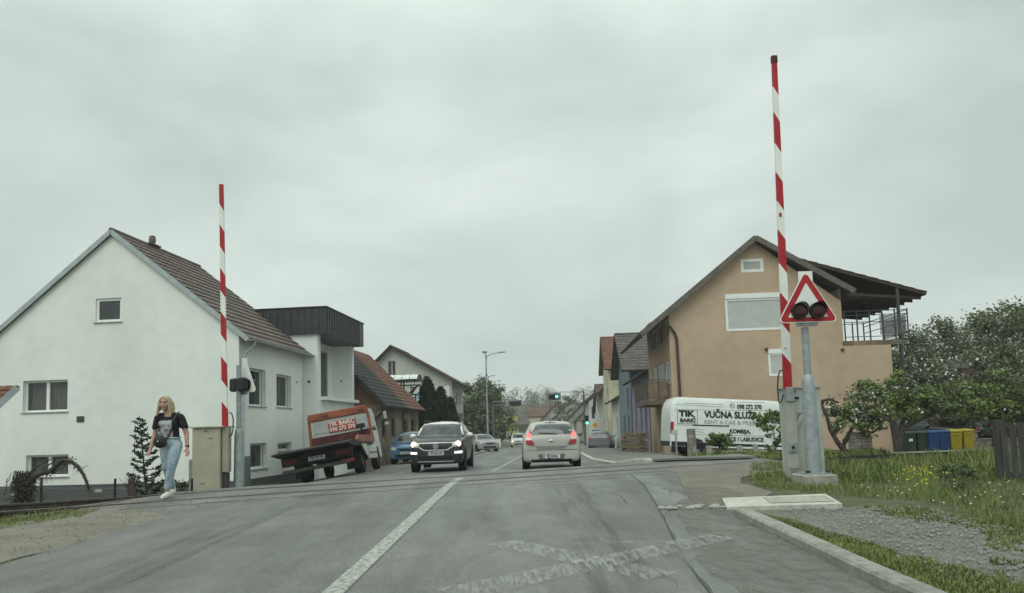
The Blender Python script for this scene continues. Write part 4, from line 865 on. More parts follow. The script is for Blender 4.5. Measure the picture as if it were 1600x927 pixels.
    def wheels(s, ys, r, w=.2, rim=None, inset=.0, track=None):
        rim = rim or M('alloy', (.30, .31, .31), .35, .1, 8., metal=.6); arch = M('wheel_arch', (.012, .012, .013), .9)
        for y in ys:
            for sx in (1, -1):
                x = sx*((track or s.W/2-.02)-w)
                m = MB(); pr = [(r*.62, 0), (r*.9, -.0), (r*.985, .03), (r, .06), (r, w-.05), (r*.985, w-.02), (r*.93, w), (r*.66, w)]; n = 28
                for (rr, xx) in pr:
                    for k in range(n): a = 2*math.pi*k/n; m.v.append((x+sx*xx, y+rr*math.cos(a), r+rr*math.sin(a)))
                q = len(pr)
                for i in range(q):
                    for k in range(n): m.f.append((i*n+k, i*n+(k+1) % n, ((i+1) % q)*n+(k+1) % n, ((i+1) % q)*n+k)); m.m.append(0)
                wh = m.build('wheel', rubber, s.t, 30)
                m = MB(); m.disc((x+sx*(w-.05), y, r), (sx, 0, 0), r*.64, .005, 20); 
                for k in range(5):
                    a = k*1.2566; d = Vector((0, math.cos(a), math.sin(a))); m.beam(Vector((x+sx*(w-.03), y, r)), Vector((x+sx*(w-.03), y, r))+d*r*.63, .06, .03, (1, 0, 0))
                m.tube([(x+sx*(w-.05), y, r), (x+sx*(w-.012), y, r)], [r*.2, r*.17], 12); m.build('rim', rim, wh, 30)
                m = MB(); m.tube([(sx*(s.W/2-.03) if inset == 0 else sx*(s.W/2-inset), y, r+.02), (sx*(s.W/2+.0035-inset), y, r+.02)], r*1.13, 28); m.build('wheel_arch', arch, s.t, 30)
    def plate(s, y_sign, z, txt, w=.52, h=.11, x=0):
        ax = 'f' if y_sign < 0 else 'b'; p = s.hit((x, 9*y_sign, z), (0, -y_sign, 0)); y = p.y+.03*y_sign
        m = MB(); m.box(x-w/2, min(y, y-.035*y_sign), z-h/2, x+w/2, max(y, y-.035*y_sign), z+h/2); pl = m.build('number_plate', M('plate_white', (.62, .64, .62), .4, .03), s.t)
        xv = (1, 0, 0) if y_sign < 0 else (-1, 0, 0)
        text('plate_number', txt, h*.95, black, pl, fr((x+(.02 if y_sign < 0 else -.02), y+.004*y_sign, z), xv, (0, 0, 1)), .004, sx=.82)
        b = MB(); xb = x-w/2+.005 if y_sign < 0 else x+w/2-.045; b.box(xb, y-.002 if y_sign < 0 else y, z-h/2+.006, xb+.03, y if y_sign < 0 else y+.002, z+h/2-.006); b.build('plate_band', M('plate_blue', (.06, .09, .22), .5), pl); return pl
    def mirror(s, y, z, mat, w=.2, h=.13, dx=.0):
        for sx in (1, -1):
            x = sx*(s.W/2-.02+dx); m = MB(); m.M = Matrix.Translation((x+sx*.11, y, z)); m.ell((0, 0, 0), w/2, .07, h/2, 12, 8); m.M = None; m.beam((x-sx*.06, y+.02, z-.05), (x+sx*.06, y, z-.04), .04, .03)
            o = m.build('mirror', mat, s.t, True)
def roof_z(s): return s.H*.93
cpaint = lambda n, c, **k: M(n, c, .28, .05, 2., spec=.5, coat=.35, **k)
gl_car = M('car_glass', (.018, .022, .023), .05, .3, 3., spec=.7, col2=(.06, .07, .07))
lampw = M('headlamp_lit', (1.0, .80, .48), .3, 0, emit=4.5); lampd = M('daylight_lamp', (.95, .92, 1.0), .3, 0, emit=1.3)
lens = M('lamp_lens', (.50, .50, .46), .15, .1, 20., spec=.7); redl = M('tail_red', (.30, .012, .02), .25, .1, 20., spec=.6); redon = M('brake_lit', (1.0, .10, .10), .3, 0, emit=1.6)
chrome = M('chrome', (.62, .63, .62), .2, .05, metal=.9); grillm = M('grille_black', (.012, .013, .014), .4, .2, 30.)
def gz_at(x, y): return H(x, y)+.014
def station_suv(L, W, Hh, hood=.98, belt=1.02, zb=.22, cowl=.27, rr=.80):
    h = L/2; w = W/2
    return [(-h, .35, .62, w*.62, 0, 0), (-h, .30, .80, w*.80, 0, 0), (-h+.05, zb, hood-.12, w*.90, 0, 0), (-h+.22, zb, hood-.03, w*.965, 0, 0), (-h+.5, zb, hood, w*.99, 0, 0), (-h+.85, zb, hood+.03, w, 0, 0), (-h+L*cowl-.06, zb, hood+.05, w, 0, 0), (-h+L*cowl+.08, zb, belt, w, belt+.06, w*.88),
            (-h+L*(cowl+.09), zb, belt, w, lerp(belt, Hh, .78), w*.81), (-h+L*(cowl+.155), zb, belt, w, Hh-.02, w*.76), (-h+L*.55, zb, belt+.01, w, Hh+.01, w*.75), (-h+L*.7, zb, belt+.03, w, Hh, w*.74), (-h+L*.86, zb, belt+.05, w*.99, Hh-.04, w*.73), (h-L*.055, zb, belt+.05, w*.98, Hh-.10, w*.71), (h-.10, zb+.02, belt+.02, w*.965, belt+.22, w*.72), (h-.02, zb+.05, belt-.04, w*.93, 0, 0), (h, .34, belt-.12, w*.84, 0, 0), (h, .42, .8, w*.6, 0, 0)]
# --- dark crossover with white roof, oncoming
px, py = -2.42, 23.3
T = Car('oncoming_car', 'dark grey crossover with white roof and lit headlights coming towards the crossing', 4.23, 1.82, 1.55, station_suv(4.23, 1.82, 1.55, 1.0, 1.05, .25), M('anthracite_paint', (.020, .021, .023), .3, .05, 2., spec=.45, coat=.2), (px, py+1.9, gz_at(px, py+1)), R(-1.5))
T.decal('windscreen', [(-.62, 1.46), (.62, 1.46), (.75, 1.07), (-.75, 1.07)], 'f', gl_car, off=.006, n=3)
T.decal('roof_panel', [(-.60, -.42), (.60, -.42), (.62, 1.5), (-.62, 1.5)], 't', M('white_roof', (.70, .72, .70), .25, .03, coat=.5), off=.012, n=3)
T.decal('roof_edge', [(-.61, 1.462), (.61, 1.462), (.56, 1.56), (-.56, 1.56)], 'f', M('white_roof', (.7, .72, .7)), off=.014)
for sx in (1, -1): 
    m = MB(); m.tube([T.hit((sx*.655, -9, 1.485), (0, 1, 0))-Vector((0, .012, 0)), T.hit((sx*.71, -9, 1.3), (0, 1, 0))-Vector((0, .012, 0)), T.hit((sx*.79, -9, 1.10), (0, 1, 0))-Vector((0, .012, 0))], .04, 6); m.build('pillar', M('white_roof', (.7, .72, .7)), T.t, True)
T.pair('side_window', [(-.55, 1.1), (-.05, 1.42), (1.2, 1.42), (1.6, 1.14)], 's', gl_car)
T.decal('grille', [(-.56, .88), (.56, .88), (.50, .80), (.36, .70), (-.36, .70), (-.50, .80)], 'f', grillm, off=.012)
gt = T.decal('grille_trim', [(-.62, .79), (-.56, .79), (-.37, .69), (.37, .69), (.56, .79), (.62, .79), (.40, .655), (-.40, .655)], 'f', chrome, off=.02)
T.decal('hood_trim', [(-.56, .90), (.56, .90), (.56, .882), (-.56, .882)], 'f', chrome, off=.018)
for z in (.77, .825): T.decal('grille_bar', [(-.46, z+.006), (.46, z+.006), (.46, z-.006), (-.46, z-.006)], 'f', M('bar_grey', (.07, .07, .07), .3), off=.02)
T.pair('headlight_housing', [(.55, .90), (.84, .92), (.85, .80), (.64, .76), (.55, .82)], 'f', lens, off=.012)
def lampdisc(Cr, x, z, r, mat, name='headlight', off=.03):
    for sx in (1, -1):
        p = Cr.hit((sx*x, -9, z), (0, 1, 0)); m = MB(); m.tube([p+Vector((0, .04, 0)), p-Vector((0, off*.6, 0)), p-Vector((0, off, 0))], [r, r, r*.6], 18); m.build(name, mat, Cr.t, 50)
lampdisc(T, .735, .85, .085, lampw)
T.pair('daylight_strip', [(.62, .62), (.86, .635), (.86, .565), (.62, .56)], 'f', lampd, off=.016)
T.decal('lower_intake', [(-.62, .50), (.62, .50), (.56, .34), (-.56, .34)], 'f', grillm, off=.010)
T.decal('skid_strip', [(-.62, .345), (.62, .345), (.58, .315), (-.58, .315)], 'f', M('alloy_strip', (.32, .33, .33), .4), off=.02)
T.plate(-1, .575, 'PŽ·620·OK')
p = T.hit((0, -9, .79), (0, 1, 0)); m = MB(); n = 24
m.tube([p+Vector((0, .02, 0)), p-Vector((0, .03, 0))], [.088, .088], 24); em = m.build('emblem', chrome, T.t, 40)
m = MB(); m.tube([p-Vector((0, .0305, 0)), p-Vector((0, .032, 0))], [.075, .075], 24); m.build('emblem_disc', M('emblem_blue', (.10, .12, .15), .4), em)
m = MB(); yy = p.y-.036
for (a, b) in (((-.03, .066), (0, .012)), ((.03, .066), (0, .012)), ((-.064, .032), (-.028, -.058)), ((-.028, -.058), (0, .0)), ((0, .0), (.028, -.058)), ((.028, -.058), (.064, .032))): m.beam((a[0], yy, p.z+a[1]), (b[0], yy, p.z+b[1]), .014, .006, (0, 1, 0))
m.build('emblem_letters', chrome, em)
T.wheels((-1.28, 1.32), .335, .22); T.mirror(-.62, 1.10, M('white_roof', (.7, .72, .7)), .24, .15)
for sx in (1, -1): MB().tube([(sx*.60, -.45, 1.50), (sx*.61, -.3, 1.585), (sx*.61, 1.2, 1.585), (sx*.60, 1.35, 1.52)], .018, 6).build('roof_rail', black, T.t, True)
m = MB(); m.box(-.45, -.25, 1.0, -.15, -.1, 1.38, .05); m.box(.2, -.2, 1.0, .5, -.05, 1.3, .05); 
T.t.scale = (.955, 1, 1.045)
# --- silver hatchback seen from behind
px, py = 1.17, 21.9
S = Car('silver_hatchback', 'silver beige hatchback with lit brake lights driving away in the right lane', 4.25, 1.775, 1.48, station_suv(4.25, 1.775, 1.48, .93, .98, .22, .25), cpaint('silver_beige_paint', (.39, .39, .355)), (px, py+2.1, gz_at(px, py+1)), R(180-1.8))
S.decal('rear_window', [(-.60, 1.37), (.60, 1.37), (.655, 1.18), (.62, 1.06), (-.62, 1.06), (-.655, 1.18)], 'b', gl_car, off=.012, n=3)
S.decal('tailgate', [(-.55, 1.045), (.55, 1.045), (.47, .72), (.40, .66), (-.40, .66), (-.47, .72)], 'b', cpaint('silver_beige_paint', (.39, .39, .355)), off=.018, n=2)
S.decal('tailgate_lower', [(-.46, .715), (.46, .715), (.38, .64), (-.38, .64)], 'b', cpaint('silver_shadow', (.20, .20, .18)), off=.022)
S.decal('bumper_line', [(-.82, .60), (.82, .60), (.82, .588), (-.82, .588)], 'b', M('gap_dark', (.04, .04, .04), .8), off=.006)
for nm, pts, mt in (('tail_light', [(.60, 1.06), (.68, 1.17), (.73, 1.0), (.60, .97)], redon), ('reverse_light', [(.60, .965), (.735, .99), (.755, .90), (.57, .90)], lens), ('rear_light_lower', [(.565, .895), (.755, .895), (.75, .80), (.70, .765), (.50, .745)], redl)): S.pair(nm, pts, 'b', mt, off=.03)
S.decal('spoiler_lamp', [(-.17, 1.425), (.17, 1.425), (.17, 1.40), (-.17, 1.40)], 'b', M('spoiler_lamp', (.06, .02, .02), .4), off=.03)
S.decal('plate_recess', [(-.40, .47), (.40, .47), (.36, .33), (-.36, .33)], 'b', M('recess', (.12, .12, .11), .6), off=.008)
S.decal('bumper_grille', [(-.62, .32), (.62, .32), (.58, .235), (-.58, .235)], 'b', black, off=.012)
S.plate(1, .405, 'PŽ·333·EL', .50, .105)
p = S.hit((0, 9, .86), (0, -1, 0)); m = MB(); m.M = Matrix.Translation((0, p.y+.026, p.z)); m.ell((0, 0, 0), .075, .012, .042, 18, 8); em = m.build('emblem', chrome, S.t, True)
m = MB(); m.beam((-.028, p.y+.04, p.z-.026), (-.012, p.y+.04, p.z+.026), .01, .005, (0, 1, 0)); m.beam((.012, p.y+.04, p.z-.026), (.028, p.y+.04, p.z+.026), .01, .005, (0, 1, 0)); m.beam((-.022, p.y+.04, p.z-.004), (.022, p.y+.04, p.z+.004), .01, .005, (0, 1, 0)); m.build('emblem_letter', black, em)
text('badge', 'i30', .05, chrome, S.t, fr((-.46, S.hit((-.46, 9, .96), (0, -1, 0)).y+.021, .965), (-1, 0, 0), (0, 0, 1)), .002)
MB().tube([S.hit((-.2, 9, 1.07), (0, -1, 0))+Vector((0, .03, 0)), S.hit((.35, 9, 1.11), (0, -1, 0))+Vector((0, .03, 0))], .012, 6).build('rear_wiper', black, S.t)
MB().tube([(0, 1.5, 1.44), (0, 1.72, 1.56)], [.012, .004], 6).build('antenna', black, S.t)
m = MB(); m.tube([(.08, 2.0, .26), (.08, 2.22, .28)], .03, 8); m.tube([(.08, 2.2, .28), (.08, 2.22, .36)], .022, 8); m.build('tow_hook', black, S.t)
S.wheels((-1.3, 1.3), .315, .21); S.mirror(-.75, 1.02, cpaint('mirror_dark', (.10, .10, .10)), .2, .14, .04)
S.pair('side_window', [(-.6, 1.03), (0, 1.35), (1.2, 1.34), (1.5, 1.1)], 's', gl_car)
# --- smaller cars
def small(name, label, x, y, rz, L, W, Hh, pc, front=True, lit=False, txt=None, hood=.88, belt=.95, group=None, cowl=.25):
    c = Car(name, label, L, W, Hh, station_suv(L, W, Hh, hood, belt, .22, cowl), pc, (x, y, gz_at(x, y)), rz, group, nu=40, nv=20)
    k = W/1.8
    c.decal('windscreen', [(-.56*k, Hh-.09), (.56*k, Hh-.09), (.70*k, belt+.05), (-.70*k, belt+.05)], 'f', gl_car, n=3)
    c.decal('rear_window', [(-.56*k, Hh-.12), (.56*k, Hh-.12), (.62*k, belt+.10), (-.62*k, belt+.10)], 'b', gl_car, n=3)
    c.pair('side_window', [(-L/2+L*(cowl+.04), belt+.07), (-L/2+L*(cowl+.15), Hh-.13), (L*.30, Hh-.14), (L*.38, belt+.1)], 's', gl_car)
    c.decal('grille', [(-.35*k, .70), (.35*k, .70), (.30*k, .60), (-.30*k, .60)], 'f', grillm, off=.012)
    c.decal('lower_intake', [(-.55*k, .45), (.55*k, .45), (.5*k, .32), (-.5*k, .32)], 'f', grillm, off=.012)
    c.pair('headlight_housing', [(.48*k, .74), (.78*k, .80), (.80*k, .68), (.52*k, .62)], 'f', lens, off=.014)
    c.pair('tail_light', [(.60*k, .98), (.78*k, .98), (.80*k, .78), (.58*k, .78)], 'b', redl, off=.02)
    if lit: lampdisc(c, .66*k, .70, .07, lampw)
    if txt: c.plate(-1, .52, txt); c.plate(1, .55, txt)
    c.wheels((-L*.305, L*.31), .31, .2); c.mirror(-L*.17, belt+.05, pc if not lit else black, .18, .12); return c
blue_p = cpaint('blue_paint', (.05, .14, .24)); grey_p = cpaint('grey_paint', (.16, .165, .175)); wht_p = cpaint('white_car_paint', (.60, .62, .60)); dk_p = M('dark_blue_paint', (.014, .018, .028), .35, .05, 2., spec=.4); sil_p = cpaint('silver_paint', (.30, .31, .31))
P = at(640, 717, 33.6); small('blue_car', 'small bright blue car parked against the old brown house', P.x, 35.4, R(-5), 3.75, 1.62, 1.5, blue_p, txt='PŽ·418·CB', cowl=.2)
P = at(746, 694, 60); small('parked_car', 'silver grey car parked on the verge behind the dark crossover', P.x+.3, 61, R(20), 4.4, 1.78, 1.45, sil_p)
P = at(734, 690, 70); small('parked_car', 'white car parked beyond the silver one beside the green tree', P.x-.4, 71, R(35), 4.3, 1.76, 1.5, wht_p)
Rn = small('white_oncoming_car', 'white small car with lit headlights far down the road', .48, 86.5, R(-1), 4.05, 1.74, 1.62, wht_p, lit=True, hood=.95, belt=1.02)
p = Rn.hit((0, -9, .68), (0, 1, 0)); m = MB(); yy = p.y-.03
for a, b in (((0, .12), (.08, 0)), ((.08, 0), (0, -.12)), ((0, -.12), (-.08, 0)), ((-.08, 0), (0, .12))): m.beam((a[0], yy, .68+a[1]), (b[0], yy, .68+b[1]), .03, .01, (0, 1, 0))
m.build('emblem', chrome, Rn.t)
small('far_car', 'pale car rounding the distant bend near the yellow house', -2.3, 148, R(-25), 4.2, 1.76, 1.45, wht_p)
small('far_red_car', 'red car rounding the distant bend near the yellow house', -4.6, 152, R(-25), 4.2, 1.76, 1.45, cpaint('red_car', (.30, .03, .03)))
P = at(944, 694, 57); G_ = small('parked_grey_car', 'dark grey hatchback parked on the right beside the white house', P.x, 58.5, R(168), 4.3, 1.8, 1.45, grey_p)
P = at(1490, 690, 28.5); DK = small('dark_car', 'dark blue car parked behind the coloured bins', P.x+1.6, 35.2, R(84), 4.6, 1.8, 1.45, dk_p); DK.t.location.z = -.15
small('dark_hatchback', 'black car parked half hidden under the trees on the far right', 25.3, 37.0, R(84), 4.4, 1.8, 1.42, cpaint('black_paint', (.012, .014, .018)))
# --- white panel van broadside
P0 = at(1047, 705, 30.0); vL, vW, vH = 5.9, 2.0, 2.45
vz = gz_at(7.4, 31)+.06
Vn = thing('white_van', 'white panel van with black lettering parked in front of the ochre house', 'van', (P0.x, 30.0, vz), 0); Vn.rotation_euler = (0, R(3.6), 0); Vmi = (Matrix.Translation((P0.x, 30.0, vz)) @ Matrix.Rotation(R(3.6), 4, 'Y')).inverted()   # local: rear at x=0, near side at y=0, front towards +x
wv = M('van_white', (.68, .72, .70), .35, .03, 2., var2=.05, scale2=1., coat=.3)
def vtop(x): return pw(x, [(0, 2.0), (.05, 2.22), (.15, 2.37), (.35, 2.44), (4.3, 2.41), (4.8, 2.34), (5.15, 2.14), (5.4, 1.88), (5.65, 1.56), (5.8, 1.42), (6.15, 1.26), (6.29, 1.1), (6.37, .8)])
m = MB(); X_ = [0, .03, .08, .15, .25, .4]+fr_range(.6, 4.3, .34)+[4.6, 4.85, 5.05, 5.25, 5.45, 5.6, 5.75, 5.9, 6.05, 6.17, 6.27, 6.33, 6.37]; nn_ = 0
for x in X_:
    zt = vtop(x); half = 1.0*pw(x, [(0, .975), (.05, .992), (.15, 1), (5.0, 1), (5.8, .95), (6.2, .84), (6.37, .66)]); h_ = []
    for (f, k) in ((0, 1), (.15, 1), (.3, 1), (.42, 1), (.55, .995), (.7, .975), (.85, .945), (.93, .92), (.975, .88), (.995, .80), (1.012, .55), (1.02, 0)): h_.append((half*k, .42+(zt-.42)*f))
    ring = [(x, 1-a_, z_) for a_, z_ in h_]+[(x, 1+a_, z_) for a_, z_ in h_[:-1][::-1]]; nn_ = len(ring); m.v += ring
for i in range(len(X_)-1):
    for k in range(nn_): m.f.append((i*nn_+k, i*nn_+(k+1) % nn_, (i+1)*nn_+(k+1) % nn_, (i+1)*nn_+k)); m.m.append(0)
m.f += [tuple(range(nn_)), tuple(range((len(X_)-1)*nn_, len(X_)*nn_))]; m.m += [0, 0]
body = m.build('body', wv, Vn, 35, merge=True)
bv = BVHTree.FromPolygons(m.v, m.f)
def side_y(x, z):
    h = bv.ray_cast(Vector((x, -3, z)), Vector((0, 1, 0)))[0]; return h.y if h else .05
vcy = lambda z: side_y(3.0, z)
def vpx(u, v): q = Vmi @ at(u, v, 30.03); return q.x, q.z
def vtext(s, u0, u1, v, cap, mat, bold=.012, dv=0.):
    """word painted on the van side from photo column u0 to u1, letters cap metres high"""
    x, z = vpx(u0, v); x2, z2 = vpx(u1, v+dv); y = side_y(x, z)-.012; y2 = side_y(x, z+.1)-.012
    text('lettering', s, .4, mat, Vn, fr((x, y, z), (x2-x, 0, z2-z), (0, y2-y, .1)), bold, .003, 'LEFT', fit=(x2-x, cap))
ink = M('black_lettering', (.012, .012, .013), .6); ink2 = M('faded_lettering', (.34, .37, .35), .6)
vtext('TIK', 1060.3, 1086.3, 646.7, .235, ink, .022, .6); vtext('BARIĆ', 1062.4, 1087, 657, .15, ink, .02, .6)
vtext('VUČNA SLUŽBA', 1100, 1191.7, 648.2, .27, ink, .016, 2.0); vtext('RENT A CAR & PRIJEVOZ', 1100.3, 1196, 659.8, .165, ink2, .006, 2.2)
vtext('098 272 370', 1151.8, 1190.3, 635.8, .185, ink, .014, .9); vtext('KOMBIJA,', 1139.9, 1172.5, 674.2, .165, ink, .014, .8); vtext('.ICE I LABUDICE', 1136.8, 1192.5, 686.6, .165, ink, .014, 1.0)
def vbar(u0, v0, u1, v1, th, mat, name='stripe'):
    a, b = vpx(u0, v0), vpx(u1, v1); MB().beam((a[0], side_y(*a)-.004, a[1]), (b[0], side_y(*b)-.004, b[1]), .012, th, (0, 0, 1)).build(name, mat, Vn)
vbar(1082, 664.5, 1139, 666, .05, ink)
for (u0, v0, u1, v1) in ((1058.5, 640.5, 1089.5, 640.8), (1058.5, 662, 1089.5, 662.5), (1058.5, 640.5, 1058.5, 662), (1089.5, 640.8, 1089.5, 662.5)): 
    a, b = vpx(u0, v0), vpx(u1, v1); MB().beam((a[0], side_y(*a)-.003, a[1]), (b[0], side_y(*b)-.003, b[1]), .016, .016, (0, 1, 0)).build('logo_frame', ink, Vn)
seam_m = M('panel_gap', (.22, .24, .23), .7)
for (u0, v0, u1, v1) in ((1136.5, 628, 1136.5, 694), (1195.5, 629, 1196, 700), (1054, 640, 1196, 642), (1054, 664, 1136, 666), (1070, 679, 1222, 682), (1136.5, 628, 1195, 629), (1057, 632, 1130, 636), (1070, 630, 1130, 632)): vbar(u0, v0, u1, v1, .012, seam_m, 'panel_gap')
for i in range(4): vbar(1086, 670+4*i+(8 if i > 1 else 0), 1100, 672+4*i+(8 if i > 1 else 0), .014, seam_m, 'decor_line')
a = vpx(1144.5, 634.5); m = MB(); m.tube([(a[0]+.10*math.cos(t), side_y(*a)-.006, a[1]+.10*math.sin(t)) for t in [2*math.pi*i/20 for i in range(21)]], .008, 5); m.tube([(a[0]-.045, side_y(*a)-.01, a[1]+.045), (a[0]-.03, side_y(*a)-.01, a[1]-.02), (a[0]+.045, side_y(*a)-.01, a[1]-.045)], [.018, .01, .018], 6); m.build('phone_symbol', ink, Vn)
def vpanel(name, pts, mat, d=.015):
    q = [vpx(u, v) for u, v in pts]; m = MB(); m.poly([(x, side_y(x, z)-d, z) for x, z in q], (0, d+.02, 0)); return m.build(name, mat, Vn)
vpanel('cab_window', [(1201.5, 643), (1232, 643), (1240, 662), (1205, 662), (1202.5, 655)], gl_car)
vpanel('lower_trim', [(1049, 689.5), (1240, 697), (1240, 705), (1049, 697)], M('van_trim', (.02, .022, .024), .6))
vpanel('rear_corner', [(1049, 692), (1058, 692), (1058, 707), (1049, 707)], M('van_trim', (.02, .022, .024), .6))
MB().box(.0, -.012, .95, .13, .12, 1.42, .02).build('tail_light', redl, Vn)
MB().box(-.03, .15, .42, .04, 1.85, .62, .02).build('rear_bumper', M('van_trim', (.02, .022, .024), .6), Vn)
for sx, nm in ((1.02, 0), (5.1, 1)):
    for y in (.02, 1.73):
        m = MB(); r = .34; q = [(r*.6, 0), (r*.95, 0), (r, .05), (r, .18), (r*.95, .23), (r*.6, .23)]; n = 26
        for (rr, yy) in q:
            for k in range(n): t_ = 2*math.pi*k/n; m.v.append((sx+rr*math.cos(t_), y+yy, r+rr*math.sin(t_)))
        for i in range(6):
            for k in range(n): m.f.append((i*n+k, i*n+(k+1) % n, ((i+1) % 6)*n+(k+1) % n, ((i+1) % 6)*n+k)); m.m.append(0)
        w_ = m.build('wheel', rubber, Vn, 30); MB().tube([(sx, y+.01, r), (sx, y+.2, r)], [r*.6, r*.6], 20).build('rim', M('van_rim', (.16, .165, .165), .5), w_, 30)
    a_ = MB(); a_.poly([(sx+.42*math.cos(math.pi*k/14), -.006, .36+.42*math.sin(math.pi*k/14)) for k in range(15)], (0, .03, 0)); a_.build('wheel_arch', M('wheel_arch', (.012, .012, .013)), Vn)
# --- tow truck: stands tilted on the sloping yard
Tt = thing('tow_truck', 'orange and white tow truck with tilted flat bed parked beside the white house', 'tow truck', (0, 0, 0))
Tm = Matrix.Translation((-5.05, 25.0, -.02)) @ Matrix.Rotation(R(2.2), 4, 'Z') @ Matrix.Rotation(R(-9.0), 4, 'Y') @ Matrix.Rotation(R(-1.0), 4, 'X')
Tt.matrix_world = Tm   # local: x=0 right side, rear axle at y=0, cab towards +y
org = M('orange_paint', (.27, .082, .045), .45, .12, 3., var2=.2, scale2=1.5); tdk = M('truck_dark', (.022, .022, .023), .7, .3, 6.); tred = M('truck_dark_red', (.075, .022, .018), .7, .2, 4.); tw = M('truck_white', (.56, .58, .55), .5, .05, 3., var2=.12, scale2=2.)
X0 = -2.15
m = MB(); m.box(-.95, -2.0, .55, -.75, 4.6, .75); m.box(-1.4, -2.0, .55, -1.2, 4.6, .75); m.box(-1.75, .55, .42, -.2, 2.35, .93, .03); m.box(-1.9, -.7, .60, -.25, .5, .93); m.build('chassis_and_dark_fill', tdk, Tt)  # frame rails, plus two boxes added as dark mass to keep under the bed dark
m = MB(); m.add([(X0-.13, -2.75, .99), (.08, -2.75, .99), (.08, -2.75, 1.03), (X0-.13, -2.75, 1.03), (X0-.13, -1.9, .90), (.08, -1.9, .90), (.08, -1.9, 1.10), (X0-.13, -1.9, 1.10), (X0-.13, 2.1, .95), (.08, 2.1, .95), (.08, 2.1, 1.10), (X0-.13, 2.1, 1.10)], [(0, 1, 2, 3), (0, 4, 5, 1), (3, 2, 6, 7), (1, 5, 6, 2), (0, 3, 7, 4), (4, 8, 9, 5), (7, 6, 10, 11), (5, 9, 10, 6), (4, 7, 11, 8), (8, 11, 10, 9)]); m.build('bed', tdk, Tt)
m = MB(); m.add([(.09, -1.2, 1.10), (.09, -.75, 1.26), (.09, 2.2, 1.28), (.09, 2.2, 1.02), (.09, -1.0, 1.02), (.0, -1.2, 1.10), (.0, -.75, 1.26), (.0, 2.2, 1.28), (.0, 2.2, 1.02), (.0, -1.0, 1.02)], [(0, 1, 2, 3, 4), (9, 8, 7, 6, 5), (0, 5, 6, 1), (1, 6, 7, 2), (2, 7, 8, 3), (3, 8, 9, 4), (4, 9, 5, 0)]); m.build('side_rail', org, Tt)
m = MB(); m.box(X0-.05, -2.05, .60, .02, -1.95, .90); rb_ = m.build('rear_panel', tdk, Tt)
for x in (X0+.02, -.50): MB().box(x, -2.07, .67, x+.42, -2.052, .84, .005).build('tail_light', M('truck_light', (.11, .025, .025), .5, .2, 20.), rb_)
MB().box(-1.36, -2.07, .66, -.84, -2.052, .79).build('number_plate', M('plate_white', (.62, .64, .62)), rb_)
text('plate_number', 'PŽ·772·TB', .12, black, rb_, fr((-1.10, -2.074, .725), (1, 0, 0), (0, 0, 1)), .003, sx=.8)
MB().box(X0-.05, -2.15, .38, -.1, -2.0, .50, .02).build('under_run_bar', M('bar_worn', (.075, .072, .066), .7, .3, 6.), Tt)
MB().box(-.35, -2.1, .44, .05, -2.05, .52).build('reflector', redl, Tt)
for (x, nm) in ((X0+.0, 0), (-.45, 1)): MB().box(x, -.85, .18, x+.42, -.82, .75).build('mud_flap', rubber, Tt)
for (x, y, r) in ((X0+.02, 0, .40), (-.33, 0, .40), (X0+.05, 3.45, .40), (-.28, 3.45, .40)):
    m = MB(); w = .31 if y == 0 else .24; q = [(r*.6, 0), (r*.95, 0), (r, .05), (r, w-.05), (r*.95, w), (r*.6, w)]; n = 26
    for (rr, xx) in q:
        for k in range(n): t_ = 2*math.pi*k/n; m.v.append((x+xx, y+rr*math.cos(t_), r+rr*math.sin(t_)))
    for i in range(6):
        for k in range(n): m.f.append((i*n+k, i*n+(k+1) % n, ((i+1) % 6)*n+(k+1) % n, ((i+1) % 6)*n+k)); m.m.append(0)
    w_ = m.build('wheel', rubber, Tt, 30); MB().tube([(x+.03, y, r), (x+w-.05, y, r)], [r*.61]*2, 20).build('rim', M('truck_rim', (.25, .26, .25), .6, .2, 10.), w_, 30)
for (y0, y1) in ((.45, .55),): pass
m = MB(); m.poly([(.06, -.55, .95), (.06, .5, .95), (.06, .5, .55), (.06, .2, .55)], (.03, 0, 0)); m.build('mudguard_panel', tw, Tt)
m = MB(); m.box(-.05, .95, .42, .06, 2.75, .88, .03); sp = m.build('side_locker', tw, Tt); m = MB(); m.box(.06, .98, .62, .066, 2.72, .66); m.build('locker_rail', tdk, sp)
m = MB(); m.tube([(-.2+0*k, .0+.5*math.cos(math.pi*k/10), .42+.5*math.sin(math.pi*k/10)) for k in range(11)], .03, 6); m.build('mudguard', tdk, Tt)
# cab: behind its white rear wall the headboard in orange tube and sheet
cabp = [(2.42, .55), (2.42, 2.27), (2.6, 2.35), (3.6, 2.35), (3.95, 2.18), (4.25, 1.55), (4.38, 1.35), (4.42, .45), (3.9, .45), (3.75, .85), (3.15, .85), (3.0, .45)]
m = MB(); m.poly([(X0+.02, y, z) for y, z in cabp], (2.11, 0, 0)); m.build('cab', tw, Tt, 30)
m = MB(); m.poly([(-.018, 2.95, 1.50), (-.018, 3.9, 1.50), (-.018, 3.75, 2.05), (-.018, 2.95, 2.08)], (.006, 0, 0)); m.build('side_window', gl_car, Tt)
m = MB(); m.add([(X0+.12, 4.30, 1.56), (-.12, 4.30, 1.56), (-.2, 4.02, 2.25), (X0+.2, 4.02, 2.25)], [(0, 1, 2, 3)]); m.build('windscreen', gl_car, Tt)
hz0, hz1 = 1.12, 2.44
m = MB()
for (a, b) in (((X0-.08, 2.25, hz0-.1), (X0-.02, 2.32, hz1-.1)), ((.06, 2.25, hz0-.1), (.0, 2.32, hz1-.1))): m.tube([a, b], .055, 8)
m.box(X0-.03, 2.24, hz1-.28, .0, 2.34, hz1, .03); m.build('headboard', org, Tt)
